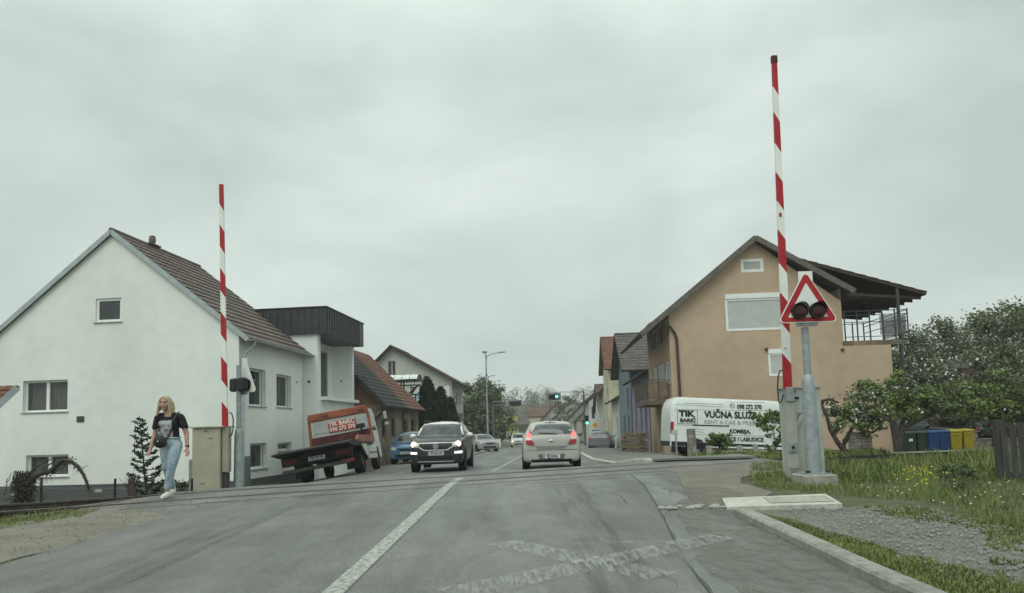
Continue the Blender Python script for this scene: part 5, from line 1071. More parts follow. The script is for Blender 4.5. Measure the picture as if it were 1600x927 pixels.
MB().box(X0-.02, 2.25, 1.10, .0, 2.32, 1.55).build('headboard_lower', tred, Tt)
m = MB(); m.box(X0+.01, 2.30, 1.5, -.02, 2.40, hz1-.25); bk_ = m.build('cab_back', M('cab_back_white', (.42, .44, .43), .6, .05, 3., var2=.15, scale2=2.), Tt)
for (xa, xb) in ((X0+.12, X0+.58), (-.56, -.1)): 
    m = MB(); m.box(xa, 2.285, 1.66, xb, 2.30, 2.08, .005); m.box(xa+.04, 2.275, 1.70, xb-.04, 2.29, 2.04, .005); m.build('cab_panel', M('cab_panel_grey', (.36, .38, .37), .6), bk_)
m = MB(); m.box(-1.50, 2.262, 1.64, -.46, 2.28, 2.04, .004); sg = m.build('sign', M('sign_red', (.36, .05, .035), .5), Tt)
sw = M('sign_letters', (.68, .66, .60), .5)
text('lettering', 'TIK BARIĆ', .22, sw, sg, fr((-.98, 2.259, 1.94), (1, 0, 0), (0, 0, 1)), .006, sx=.98); text('lettering', '098 272 370', .20, sw, sg, fr((-.98, 2.259, 1.745), (1, 0, 0), (0, 0, 1)), .006, sx=.95)
m = MB(); m.box(-.44, 2.0, 1.60, -.12, 2.08, 1.77, .02); m.tube([(-.28, 2.08, 1.65), (-.28, 2.2, 1.45)], .03, 6); m.build('work_lamp', black, Tt)
for x in (X0+.5, -.35): MB().box(x, 2.22, hz1-.2, x+.22, 2.24, hz1-.12).build('marker_lamp', M('marker_dark', (.09, .03, .025), .5), Tt)
mm = MB(); mm.tube([(-.02, 3.95, 2.25), (.35, 4.05, 2.32), (.42, 4.05, 2.28), (.42, 4.05, 1.70), (.02, 3.98, 1.58)], .014, 6); ma = mm.build('mirror_arm', black, Tt)
m = MB(); m.box(.33, 4.0, 1.86, .50, 4.08, 2.22, .03); m.build('mirror', black, ma); MB().box(.35, 3.995, 1.89, .48, 4.0, 2.19).build('mirror_glass', M('mirror_glass', (.5, .52, .5), .1, metal=.8), ma)
m = MB(); m.box(.35, 3.99, 1.62, .50, 4.09, 1.76, .03); m.build('wide_mirror', M('mirror_silver', (.35, .36, .36), .4), ma)
m = MB(); m.tube([(X0-.02, 3.95, 2.0), (X0-.25, 4.0, 1.95)], .014, 6); m.box(X0-.33, 3.98, 1.6, X0-.2, 4.06, 2.05, .03); m.build('mirror', M('mirror_tan', (.30, .26, .22), .6), Tt)
# ------------------------------------------------------------ level crossing equipment
def arm(par, P0, P1, w0, w1, bands, th=.05, nm='barrier_arm'):
    """striped boom: bands = list of (t0, t1, red?) with slanted joints; one mesh, two paints"""
    P0, P1 = Vector(P0), Vector(P1); d = P1-P0; xd = Vector((1, 0, 0)); m = MB(); L = d.length; sl = .09/L
    for (a, b, red) in bands:
        m.mi = 1 if red else 0; vs = []
        for y in (-th, 0):
            for (t, sgn) in ((a, -1), (a, 1), (b, 1), (b, -1)):
                tt = min(1, max(0, t+(sl*sgn*-1 if 0 < t < 1 else 0))); w = lerp(w0, w1, tt)/2; vs.append(P0+d*tt+xd*w*sgn+Vector((0, y, 0)))
        m.add(vs, [(0, 1, 2, 3), (7, 6, 5, 4), (0, 4, 5, 1), (1, 5, 6, 2), (2, 6, 7, 3), (3, 7, 4, 0)])
    return m.build(nm, [white_p, red_p], par)
Yb = 12.6
def wp(u, v, Y=Yb): return at(u, v, Y)
br = thing('barrier', 'raised red and white barrier with grey drive cabinet on the right of the road', 'barrier', (0, 0, 0), group='raised crossing barriers')
top, bot = wp(1208.5, 90), wp(1230, 608); tt = lambda v: (608-v)/(608-90)
edges = [608, 563, 517, 470, 425, 373, 328, 283, 237, 188, 146, 90]; bands = [(tt(edges[i]), tt(edges[i+1]), i % 2 == 0) for i in range(11)]
arm(br, bot, top, .145, .088, bands)
m = MB(); c = top; m.box(c.x-.05, Yb-.06, c.z-.12, c.x+.05, Yb+.01, c.z+.01); m.build('end_cap', M('cap_dark_red', (.06, .015, .015), .6), br)
c = wp(1217.5, 337); MB().box(c.x-.02, Yb-.062, c.z-.035, c.x+.02, Yb-.05, c.z+.035).build('reflector', redl, br)
for v in (545, 575, 598): 
    c = wp(1228, v); mm = MB(); mm.M = Matrix.Translation((c.x, Yb-.052, c.z)); mm.disc((-.03, 0, 0), (0, -1, 0), .01, .01, 8); mm.build('bolt', black, br)
# cabinet, bracket, channel
a, b = wp(1238, 735, 12.8), wp(1279, 606, 12.8)
m = MB(); m.box(a.x-.02, 12.80, a.z-.25, b.x+.03, 13.2, b.z, .015); cb = m.build('cabinet', lgrey, br); MB().box(a.x-.06, 12.77, b.z+.002, b.x+.05, 13.25, b.z+.03).build('cabinet_lid', lgrey, cb)
for (u, v) in ((1240, 612), (1270, 612)): 
    c = wp(u, v, 12.8); MB().box(c.x-.03, 12.788, c.z-.02, c.x+.03, 12.80, c.z+.02).build('latch', black, cb)
c0, c1 = wp(1227, 628), wp(1238, 607); MB().box(c0.x, Yb-.09, c0.z, c1.x, Yb+.1, c1.z+.02, .008).build('arm_clamp', galv, br)
c0, c1 = wp(1229, 700), wp(1241, 628); MB().box(c0.x, Yb-.06, c0.z-.35, c1.x, Yb+.12, c1.z, .005).build('channel', M('channel_grey', (.36, .37, .33), .6, .08, 4., var2=.1), br)
c0, c1 = wp(1230, 706), wp(1242, 692); m = MB(); m.box(c0.x, Yb-.09, c0.z, c1.x, Yb-.062, c1.z); pl = m.build('cover_plate', galv, br); cc = (c0+c1)/2; MB().disc((cc.x, Yb-.09, cc.z), (0, -1, 0), .025, .02, 12).build('bolt', black, pl)
m = MB(); c = wp(1243, 640); m.box(c.x-.02, Yb, c.z-.06, c.x+.12, Yb+.1, c.z+.16, .005); m.beam((c.x-.0, Yb+.05, c.z-.30), (c.x+.12, Yb+.05, c.z-.08), .06, .05); m.build('bracket', lgrey, br)
MB().box(c.x-.0, Yb-.05, c.z+.17, c.x+.06, Yb+.02, c.z+.22, .01).build('hinge', black, br)
cbl = M('cable', (.03, .035, .035), .6)
MB().tube([wp(1224, 580), wp(1219, 579), wp(1216, 588), wp(1215, 604), wp(1216, 622), wp(1218, 631), wp(1221, 628), wp(1223.5, 617)], .013, 8).build('cable', cbl, br, True)
# left barrier
Yl = 17.2; bl = thing('barrier', 'raised red and white barrier with beige drive cabinet on the left behind the walking person', 'barrier', (0, 0, 0), group='raised crossing barriers')
lw = lambda u, v, Y=Yl: at(u, v, Y)
top, bot = lw(346.5, 289), lw(352.5, 667); tt = lambda v: (667-v)/(667-289)
edges = [667, 634, 601, 565, 531, 495, 462, 427, 393, 358, 325, 289]; bands = [(tt(edges[i]), tt(edges[i+1]), i % 2 == 0) for i in range(11)]
arm(bl, bot, top, .135, .095, bands)
a, b = lw(303, 767), lw(347, 668); zg = H(a.x, 17.4)
m = MB(); m.box(a.x, Yl-.12, zg-.1, b.x, Yl+.5, b.z, .015); cb = m.build('cabinet', beige, bl); MB().box(a.x-.05, Yl-.17, b.z+.002, b.x+.1, Yl+.55, b.z+.03).build('cabinet_lid', beige, cb)
for (u, v, s_) in ((321, 672, .05), (328, 683, .045), (316, 754, .04)):
    c = lw(u, v, Yl-.12); MB().box(c.x-s_, Yl-.14, c.z-s_*.6, c.x+s_, Yl-.122, c.z+s_*.6, .004).build('latch', beige, cb)
c = lw(321, 672, Yl-.14); MB().disc((c.x, Yl-.142, c.z), (0, -1, 0), .015, .01, 10).build('lock', black, cb)
c0, c1 = lw(348, 738), lw(358, 668); MB().box(c0.x, Yl-.05, c0.z, c1.x, Yl+.15, c1.z, .006).build('channel', M('channel_beige', (.30, .29, .24), .6, .08, 4.), bl)
c0, c1 = lw(348, 768), lw(355, 739); MB().box(c0.x, Yl+.0, zg-.1, c1.x, Yl+.15, c1.z).build('channel_foot', M('foot_dark', (.06, .06, .06), .8), bl)
MB().tube([lw(358, 645), lw(362, 646), lw(364.5, 655), lw(364, 672), lw(362, 680), lw(357, 682), lw(351, 676), lw(347, 670)], .016, 8).build('cable', cbl, bl, True)
# small post beside cabinet
c0, c1 = lw(296, 768, 17.6), lw(302, 718, 17.6); MB().box(c0.x, 17.55, H(c0.x, 17.6)-.1, c1.x, 17.65, c1.z, .01).build('marker_post', M('post_wood', (.25, .25, .20), .9, .2, 6.), None, label='short grey wooden marker post left of the beige cabinet', cat='post')
# warning signs with lamps
def tri(cx_, cz, s, y, r=.06):
    """rounded triangle outline, apex up"""
    V = [Vector((cx_, cz+s*.577)), Vector((cx_+s/2, cz-s*.289)), Vector((cx_-s/2, cz-s*.289))]; o = []
    for i in range(3):
        c = V[i]+(Vector((cx_, cz))-V[i]).normalized()*2*r; base = [90, -30, 210][i]
        for k in range(7): a = R(base+60-120*k/6); o.append((c.x+r*math.cos(a), y, c.y+r*math.sin(a)))
    return o
def warn(name, label, loc, rz, post_h, zc, foot=True, s=1.0):
    t = thing(name, label, 'road sign', loc, rz, 'crossing warning signs with lamps')
    m = MB(); m.tube([(0, 0, .0), (0, 0, 1.45), (0, 0, 1.55), (0, 0, 1.60)], [.125, .10, .085, .062], 16); m.tube([(0, 0, 1.58), (0, 0, post_h)], [.062, .058], 14); m.build('post', galv, t, 35)
    m = MB(); m.box(-.2, -.2, -.005, .2, .2, .02); fl_ = m.build('base_flange', galv, t)
    for sx in (-.16, .16): MB().box(sx-.03, -.19, .021, sx+.03, -.13, .06).build('anchor_bolt', rust, fl_)
    m = MB(); m.box(-.17, -.13, zc-.34, .17, -.07, zc-.27, .005); m.build('mounting_bar', galv, t)
    m = MB(); m.poly(tri(0, zc, s, -.16), (0, .012, 0)); m.box(-.115, -.158, zc+.3, .115, -.149, zc+.555); sg = m.build('sign_plate', white_p, t)
    m = MB(); m.poly(tri(0, zc, s-.05, -.164, .05), None, [tri(0, zc-.012, s-.34, -.164, .012)]); m.build('red_border', red_p, sg)
    for sx in (-.145, .145):
        m = MB(); m.tube([(sx, -.13, zc-.10), (sx, -.24, zc-.10)], [.13, .13], 26); lh = m.build('lamp_housing', black, t, 40)
        m = MB(); n = 26; vs = []
        for k in range(n): a = 2*math.pi*k/n; vs += [(sx+.132*math.cos(a), -.24, zc-.10+.132*math.sin(a)), (sx+.132*math.cos(a), -.24-.10*max(0, .3+.7*math.sin(a)), zc-.10+.132*math.sin(a))]
        m.add(vs, [(2*k, (2*k+2) % (2*n), (2*k+3) % (2*n), 2*k+1) for k in range(n)]); m.build('lamp_hood', black, lh, 40)
        m = MB(); m.M = Matrix.Translation((sx, -.238, zc-.10)); m.ell((0, 0, 0), .115, .03, .115, 22, 10); m.build('lamp_lens', M('lens_dark_red', (.045, .016, .014), .25, .2, 30.), lh, True)
        m = MB(); m.box(sx-.14, -.09, zc-.26, sx+.14, .10, zc+.06, .04); m.build('lamp_back', M('lamp_back_black', (.018, .022, .024), .6), t)
    return t
P = at(1272, 742, 11.9); zf = P.z+.02
ws = warn('warning_sign', 'red bordered triangle sign with two dark lamps on a post by the right cabinet', (P.x, 11.9, zf), 0, at(1256, 512, 11.9).z-zf, at(1258, 479, 11.9).z-zf)
m = MB(); m.box(-.26, -.28, -.35, .27, .3, -.006, .02); m.build('concrete_foot', conc, ws)
P = at(373, 756, 17.5); zf = H(P.x, 17.5)+.02
wl2 = warn('warning_sign', 'warning sign with two black lamp housings seen from behind beside the left barrier', (P.x, 17.5, zf), R(180-38), at(372, 571, 17.5).z-zf, at(377, 596, 17.5).z-zf+.02)
# ------------------------------------------------------------ person
Wp = (at(263, 780, 11.6)); zg = H(Wp.x, 11.6)+.016
pr = thing('person', 'person with long blond hair, black printed tee and light blue jeans walking across the track', 'person', (Wp.x, 11.6, zg), R(2))
pr.scale = (.99, .99, .985)
skin = M('skin', (.42, .25, .19), .6, .08, 12., spec=.35); tee = M('black_tee', (.016, .016, .018), .9, .3, 14., .3, 60.); jean = M('light_jeans', (.25, .34, .42), .9, .12, 9., .4, 160., col2=(.42, .50, .55), var2=.15, scale2=3.); hairm = M('blond_hair', (.24, .18, .10), .6, .3, 50., stretch=(6, 6, 1), col2=(.46, .37, .24)); shoe = M('white_shoe', (.60, .58, .54), .7, .06, 20.)
hx, hy, hz = -.055, -.03, 1.50      # head centre
b = MB()
b.ell((hx, hy, hz+.035), .077, .092, .085, 18, 14); b.chain([(hx, hy-.022, hz-.0), (hx, hy-.035, hz-.068)], [.066, .042], 14); b.ell((hx, hy-.012, hz-.02), .064, .078, .075, 16, 12)
b.ell((hx, hy-.075, hz-.088), .022, .02, .018)                                   # chin
b.chain([(hx, hy-.088, hz+.015), (hx, hy-.108, hz-.022)], [.009, .0145], 10)         # nose
b.ell((hx, hy-.088, hz-.052), .026, .014, .011)                                  # mouth
for sx in (1, -1): b.ell((hx+sx*.030, hy-.082, hz+.037), .02, .012, .009); b.ell((hx+sx*.042, hy-.066, hz-.015), .022, .02, .022); b.ell((hx+sx*.077, hy+.0, hz+.0), .009, .02, .028)
b.chain([(hx, hy+.015, hz-.05), (.0, .02, 1.33)], [.052, .056], 14)                    # neck
b.chain([(.0, .015, 1.29), (.01, 0, 1.12), (.02, .01, 1.0), (.03, .02, .88)], [.12, .125, .10, .105], 20, .72)   # trunk
b.chain([(-.15, .02, 1.30), (.15, .02, 1.29)], [.06, .06], 12)
hipL, hipR = (.105, .01, .83), (-.055, .02, .83)
b.chain([hipL, (.085, -.10, .48), (.02, -.09, .13)], [.075, .056, .036], 14); b.chain([hipR, (-.03, .0, .48), (-.02, .20, .15)], [.075, .056, .036], 14)
def hand(b, w, d, s, fwd, side):
    """palm and five curled fingers; w wrist, d direction down the hand, side = towards the thumb"""
    w, d, fwd, side = Vector(w), Vector(d).normalized(), Vector(fwd), Vector(side)
    b.chain([w, w+d*.04, w+d*.075], [.021, .030, .032], 12, .55)
    for i, L in enumerate((.062, .072, .068, .052)):
        o = w+d*.085+side*(.026-.0175*i); b.chain([o, o+d*L*.5+fwd*.006, o+d*L*.85+fwd*.028], [.0095, .009, .0075], 8)
    o = w+d*.03+side*.024; b.chain([o, o+d*.03+side*.022+fwd*.012, o+d*.058+side*.024+fwd*.024], [.012, .0105, .008], 8)
sh = []
for (S0, E, Wr, sd) in (((-.185, .02, 1.285), (-.232, .035, 1.01), (-.262, -.05, .80), 1), ((.185, .02, 1.275), (.262, .04, 1.01), (.300, -.02, .79), -1)):
    b.chain([S0, E, Wr], [.052, .039, .025], 14); d = (Vector(Wr)-Vector(E)).normalized(); hand(b, Vector(Wr)-d*.005, d, 1, (sd*.3, -.5, 0), (sd*.6, -.8, 0))
me = remesh(b, .0062, 3); mesh_obj('body', me, skin, pr)
# shirt
b = MB(); b.chain([(.0, .015, 1.31), (.005, .0, 1.18), (.015, -.003, 1.08), (.022, .008, 1.0), (.024, .01, .955)], [.125, .152, .142, .137, .142], 24, .72)
b.chain([(-.15, .02, 1.29), (.15, .02, 1.28)], [.075, .075], 16); b.ell((-.062, -.085, 1.19), .07, .05, .065); b.ell((.075, -.085, 1.185), .07, .05, .065)
b.chain([(-.175, .02, 1.28), (-.215, .028, 1.12)], [.068, .063], 16); b.chain([(.175, .02, 1.27), (.232, .032, 1.115)], [.068, .063], 16)
me = remesh(b, .008, 4)
bm = bmesh.new(); bm.from_mesh(me); bmesh.ops.delete(bm, geom=[v for v in bm.verts if v.co.z < .915 or (abs(v.co.x) > .17 and v.co.z < 1.10-.0*abs(v.co.x)) or (v.co.z > 1.37) or (v.co.z > 1.30 and (v.co.x**2+(v.co.y+.02)**2) < .0042)], context='VERTS'); bm.to_mesh(me); bm.free()
shirt = mesh_obj('t_shirt', me, tee, pr); tb = BVHTree.FromObject(shirt, bpy.context.evaluated_depsgraph_get())
def onchest(x, z, off=.004):
    h = tb.ray_cast(Vector((x, -2, z)), Vector((0, 1, 0)))[0]; return (x, (h.y if h else -.1)-off, z)
m = MB(); n = 16; x0, x1, z0, z1 = -.14, .095, .945, 1.235
m.add([onchest(lerp(x0, x1, i/n), lerp(z0, z1, j/n)) for j in range(n+1) for i in range(n+1)], [(j*(n+1)+i, j*(n+1)+i+1, (j+1)*(n+1)+i+1, (j+1)*(n+1)+i) for j in range(n) for i in range(n)])
m.build('chest_print', M('print_grey', (.14, .145, .15), .8, .5, 13., col2=(.42, .42, .43), detail=8, lo=.4, hi=.6), shirt, True)
# jeans
b = MB(); b.chain([(.022, .012, .955), (.028, .015, .88), (.028, .02, .84)], [.135, .157, .158], 24, .78)
b.ell((-.03, .05, .85), .10, .10, .10); b.ell((.09, .05, .85), .10, .10, .10)
b.chain([(.108, .01, .83), (.10, -.05, .66), (.085, -.10, .48), (.055, -.09, .32), (.022, -.09, .17)], [.102, .092, .070, .062, .052], 18); b.chain([(-.052, .02, .83), (-.04, .015, .66), (-.03, .0, .48), (-.025, .10, .32), (-.022, .19, .18)], [.102, .092, .070, .062, .052], 18)
random.seed(3)
for i in range(14):   # folds
    z = lerp(.2, .56, i/13); y = pw(z, [(.2, -.09), (.48, -.1), (.6, -.08)]); x = pw(z, [(.17, .022), (.32, .055), (.48, .085), (.6, .095)]); r = pw(z, [(.17, .052), (.48, .07), (.6, .085)]); s_ = 1 if i % 2 else -1
    b.chain([(x-.8*r, y-.55*r, z+.015*s_), (x, y-r, z), (x+.8*r, y-.55*r, z-.02*s_)], [.007, .011, .007], 8)
me = remesh(b, .0075, 3)
bm = bmesh.new(); bm.from_mesh(me); bmesh.ops.delete(bm, geom=[v for v in bm.verts if v.co.z < .145 or v.co.z > .985], context='VERTS'); bm.to_mesh(me); bm.free()
jn = mesh_obj('jeans', me, jean, pr)
m = MB(); m.tube([(.022+.155*math.cos(a), .012+.118*math.sin(a), .955+.0*a) for a in [2*math.pi*k/28 for k in range(29)]], .011, 6); m.build('waistband', jean, jn, True)
for (x, y, z, tilt, nm) in ((.02, -.09, .0, 0, 0), (-.02, .20, .03, .35, 1)):
    b = MB(); f = Vector((-.02, -math.cos(tilt), -math.sin(tilt)*.35)); o = Vector((x, y, z)); up = Vector((0, 0, 1))
    b.chain([o+up*.05-f*.045, o+up*.055+f*.02, o+up*.045+f*.10, o+up*.038+f*.155], [.040, .045, .042, .034], 14, .9); b.chain([o+up*.06-f*.02, o+up*.11-f*.02], [.042, .042], 12); b.chain([o+up*.02-f*.05, o+up*.02+f*.06, o+up*.022+f*.16], [.03, .036, .034], 12, .6)
    me = remesh(b, .007, 2); so = mesh_obj('shoe', me, shoe, pr)
# hair: shell over the skull with falling locks
b = MB(); b.ell((hx, hy+.018, hz+.052), .088, .096, .083, 18, 12); b.ell((hx+.0, hy+.05, hz-.02), .085, .062, .10)
for sx, lo in ((-1, .18), (1, .205)):
    for k in range(5):
        t_ = k/4; xx = sx*(.070+.018*t_); yy = lerp(-.035, .07, t_)
        b.chain([(hx+sx*.045, hy+yy*.7, hz+.085), (hx+xx, hy+yy, hz+.02), (hx+xx*1.22, hy+yy, hz-.07), (hx+xx*(1.5-.1*k*.4), hy+yy-.01, hz-lo+.02*k)], [.022, .026, .025, .013], 10)
b.chain([(hx+.0, hy-.068, hz+.108), (hx-.05, hy-.064, hz+.075), (hx-.075, hy-.04, hz+.03)], [.012, .014, .016], 8); b.chain([(hx+.0, hy-.068, hz+.108), (hx+.055, hy-.06, hz+.07), (hx+.08, hy-.035, hz+.02)], [.012, .014, .016], 8)
me = remesh(b, .007, 1); mesh_obj('hair', me, hairm, pr)
for sx in (1, -1):
    m = MB(); m.M = Matrix.Translation((hx+sx*.029, hy-.084, hz+.021)); m.ell((0, 0, 0), .0125, .006, .0065); m.build('eye', M('eye_dark', (.03, .022, .02), .3), pr, True)
    MB().chain([(hx+sx*.014, hy-.094, hz+.041), (hx+sx*.030, hy-.095, hz+.045), (hx+sx*.045, hy-.083, hz+.038)], [.003, .004, .003], 6).build('eyebrow', M('brow', (.10, .065, .04), .8), pr, True)
MB().chain([(hx-.02, hy-.098, hz-.050), (hx, hy-.103, hz-.052), (hx+.02, hy-.098, hz-.050)], [.003, .0045, .003], 6).build('lips', M('lips', (.26, .09, .08), .5), pr, True)
m = MB(); m.tube([(.295+.03*math.cos(a), -.015+.03*math.sin(a), .82) for a in [2*math.pi*k/14 for k in range(15)]], .009, 6); m.M = Matrix.Translation((.322, -.03, .82)); m.ell((0, 0, 0), .012, .02, .02); m.build('watch', black, pr, True)
# bag with strap, worn across the body
bgp = Vector((pr.location.x, pr.location.y, pr.location.z)); bag = thing('handbag', 'small round black crossbody bag hanging at the hip of the walking person', 'bag', bgp, R(2))
m = MB(); m.M = Matrix.Translation((-.055, -.185, .885)) @ Matrix.Rotation(R(12), 4, 'Z'); m.ell((0, 0, 0), .094, .05, .09, 22, 14); m.tube([(.088*math.cos(a), -.0, .085*math.sin(a)) for a in [2*math.pi*k/24 for k in range(25)]], .014, 6); m.build('pouch', black, bag, True)
m = MB(); m.M = Matrix.Translation((-.07, -.236, .89)); m.ell((0, 0, 0), .012, .006, .012); m.build('buckle', chrome, bag, True)
def on2(x, z): p = onchest(x, z, .014); return p
m = MB(); pts = [(.135, .045, 1.355)]+[on2(x, z) for x, z in ((.14, 1.30), (.125, 1.22), (.10, 1.12), (.06, 1.02), (.03, .955))]+[(.02, -.17, .93)]; m.tube(pts, .015, 6, True, .4); m.tube([(-.135, -.16, .90), (-.15, -.135, .95), on2(-.135, 1.0), on2(-.13, 1.10), (-.155, -.02, 1.16)], .009, 6, True, .5); m.build('strap', black, bag, True)
# ------------------------------------------------------------ trees and shrubs
def leaf(s, p, sz, mi=0):
    a = random.random()*6.28; b = random.uniform(-1, 1); d = Vector((math.cos(a)*math.sqrt(1-b*b), math.sin(a)*math.sqrt(1-b*b), b*.8)); e = d.orthogonal().normalized()*sz*.5
    e.rotate(Matrix.Rotation(random.random()*6.28, 3, d)); d = d*sz; s.mi = mi
    s.add([p, p+d*.5+e, p+d, p+d*.5-e], [(0, 1, 2, 3)])
def tree(name, label, loc, h, cr, tr, mats, nl, ls, seed=0, lean=(0, 0), flat=1., bare=.25, limbs=7, group=None, up=.5, sub=4, spread=.32, shape=None, cat='tree', mixb=.3, dens=1.):
    """trunk with limbs and twigs; leaf-sized faces gathered in clumps round the twig ends. mats = (leaf materials...)"""
    random.seed(seed); loc = Vector(loc); t = thing(name, label, cat, loc, 0, group); tb = MB(); lf_ = MB(); tips = []
    top = Vector((lean[0], lean[1], h*.8)); tp = [Vector((0, 0, -.3)), Vector((lean[0]*.2+random.uniform(-.1, .1)*cr*.3, 0, h*.25)), top*.6+Vector((random.uniform(-.1, .1)*cr, random.uniform(-.1, .1)*cr, h*.02)), top]
    tb.tube(tp, [tr*1.25, tr*.9, tr*.55, tr*.12], 9)
    for i in range(limbs):
        f = bare+(1-bare)*(i+.5)/limbs; a = i*2.4+random.uniform(-.4, .4); k = pw(f, [(0, tp[0].z), (1, 1)]); o = pwv(tp, f)
        prof = shape(f) if shape else (math.sin(math.pi*min(1, max(.08, (f-bare*.6)/(1-bare*.6))))**.6)
        R_ = cr*prof*random.uniform(.75, 1.1); d = Vector((math.cos(a), math.sin(a), up*random.uniform(.4, 1.1)*flat)); e = o+d*R_
        m1 = o.lerp(e, .5)+Vector((0, 0, R_*.08)); r0 = tr*(.55-.3*f); tb.tube([o, m1, e], [r0, r0*.6, r0*.2], 6); tips.append(e)
        for j in range(sub):
            g = random.uniform(.3, 1.); q = o.lerp(e, g)+Vector((0, 0, .05)); a2 = a+random.uniform(-1.5, 1.5); L = R_*random.uniform(.25, .55); e2 = q+Vector((math.cos(a2), math.sin(a2), random.uniform(-.1, .9)*flat))*L
            tb.tube([q, q.lerp(e2, .5)+Vector((0, 0, L*.06)), e2], [r0*.35, r0*.22, r0*.08], 5); tips.append(e2)
            for l in range(2):
                e3 = q.lerp(e2, random.uniform(.4, 1))+Vector((random.uniform(-1, 1), random.uniform(-1, 1), random.uniform(-.2, 1)*flat))*L*.5; tb.tube([q.lerp(e2, .5), e3], [r0*.12, r0*.04], 4); tips.append(e3)
    n = max(1, nl//len(tips))
    for tpt in tips:
        w = cr*spread*random.uniform(.5, 1.2)*.6; mi0 = random.random(); cnt = int(n*random.uniform(.5, 1.5))
        for _ in range(cnt):
            p = tpt+Vector((random.gauss(0, w*.55), random.gauss(0, w*.55), random.gauss(0, w*.42)*max(.55, flat)))
            mi = (0 if mi0 < .65 else min(1, len(mats)-1))
            if len(mats) > 2 and random.random() < mixb: mi = 2
            leaf(lf_, p, ls*random.uniform(.6, 1.3), mi)
    tb.build('trunk', bark, t, 60); lf_.build('crown', list(mats) if len(mats) > 1 else mats[0], t); return t
def pwv(P, f):
    f = max(0, min(.999, f))*(len(P)-1); i = int(f); return P[i].lerp(P[i+1], f-i)
def conifer(name, label, loc, h, r, seed, group=None, n=9000):
    random.seed(seed); t = thing(name, label, 'tree', loc, 0, group); tb = MB(); tb.tube([(0, 0, -.3), (0, 0, h*.9)], [.14, .03], 7); tb.build('trunk', bark, t); s = MB()
    bl_ = [(random.random()**.8, random.random()*6.28, random.uniform(.6, 1.15)) for _ in range(70)]
    for i in range(n):
        f, a, k = random.choice(bl_); f2 = min(1, max(0, f+random.gauss(0, .035))); rr = r*k*(1-f2**2.2)**.7*random.uniform(.55, 1.05)+.1; a += random.gauss(0, .28)
        p = Vector((rr*math.cos(a), rr*math.sin(a), f2*h)); q = p+Vector((random.gauss(0, .05), random.gauss(0, .05), random.uniform(-.35, .12))); w = Vector((random.gauss(0, .07), random.gauss(0, .07), .05))
        s.add([p, p.lerp(q, .6)+w, q, p.lerp(q, .6)-w], [(0, 1, 2, 3)])
    s.build('crown', leaf_d, t); return t
def gnd(u, Y): p = at(u, 700, Y); return Vector((p.x, Y, H(p.x, Y)))
G1 = 'dark conifers in front of the pale gable house'
for (u, Y, v, r, sd, lb) in ((669, 50, 590, .85, 1, 'tallest dark green conifer, left of the group before the pale gable house'), (690, 50.6, 606, .8, 2, 'middle dark conifer with ragged top before the pale gable house'), (704, 51.2, 622, .75, 3, 'right hand dark conifer nearest the road'), (659, 49.4, 628, .6, 4, 'lowest dark conifer against the old house')):
    g_ = gnd(u, Y); conifer('conifer', lb, g_, at(u, v, Y).z-g_.z, r, sd, G1)
# big green tree mass left of the road
for (u, Y, v, cr_, sd, mats, lb, nl) in ((752, 92, 600, 3.6, 5, (leaf_b, leaf_g), 'broad green tree behind the street lamp', 15000), (763, 104, 606, 2.3, 6, (leaf_g, leaf_b), 'thin budding tree just behind the broad green tree', 7000), (735, 86, 622, 3.0, 7, (leaf_b, leaf_g), 'smaller green tree beside the pale gable house', 9000)):
    g_ = gnd(u, Y); hh = at(u, v, Y).z-g_.z; tree('tree', lb, g_, hh*1.12, cr_, .28, mats, nl, .26, sd, bare=.05, limbs=20, group='trees left of the far road', up=.5, sub=6, shape=lambda f: 1.05-.55*f)
g_ = gnd(884, 150); tree('tree', 'budding tree rising behind the grey roofs near the green signal', g_, at(884, 608, 150).z-g_.z, 2.6, .2, (leaf_g, leaf_g), 1500, .3, 9, bare=.3, limbs=12)
# wooded hill
random.seed(20); fs = MB(); ft = MB()
for i in range(900):
    y = random.uniform(215, 380); x = random.uniform(-.42, 1.05)*y*.72; 
    if abs(x+8) < 14 and y < 240: continue
    zt_ = H(x, y)+(16*sst(220, 420, y))+(10*sst(70, 300, abs(x))); hh = random.uniform(6, 10); rr = random.uniform(2.2, 4.2); ft.tube([(x, y, zt_-1), (x, y, zt_+hh*.8)], [.2, .04], 4, False); mi = 0 if random.random() < .6 else (1 if random.random() < .7 else 2)
    for k in range(130):
        a = random.random()*6.28; b_ = random.random(); q = rr*math.sin(math.pi*min(1, b_*.85+.12))**.7; q *= random.uniform(.5, 1.05); leaf(fs, Vector((x+q*math.cos(a), y+q*math.sin(a), zt_+hh*(.22+.8*b_))), random.uniform(.3, .7), mi)
brown_w = M('bare_twigs', (.10, .095, .075), .9, .3, .3, col2=(.16, .15, .12))
fs.build('forest', [brown_w, leaf_b, leaf_g], None, kind='stuff', label='budding brown green woodland on the far rise', cat='forest'); 
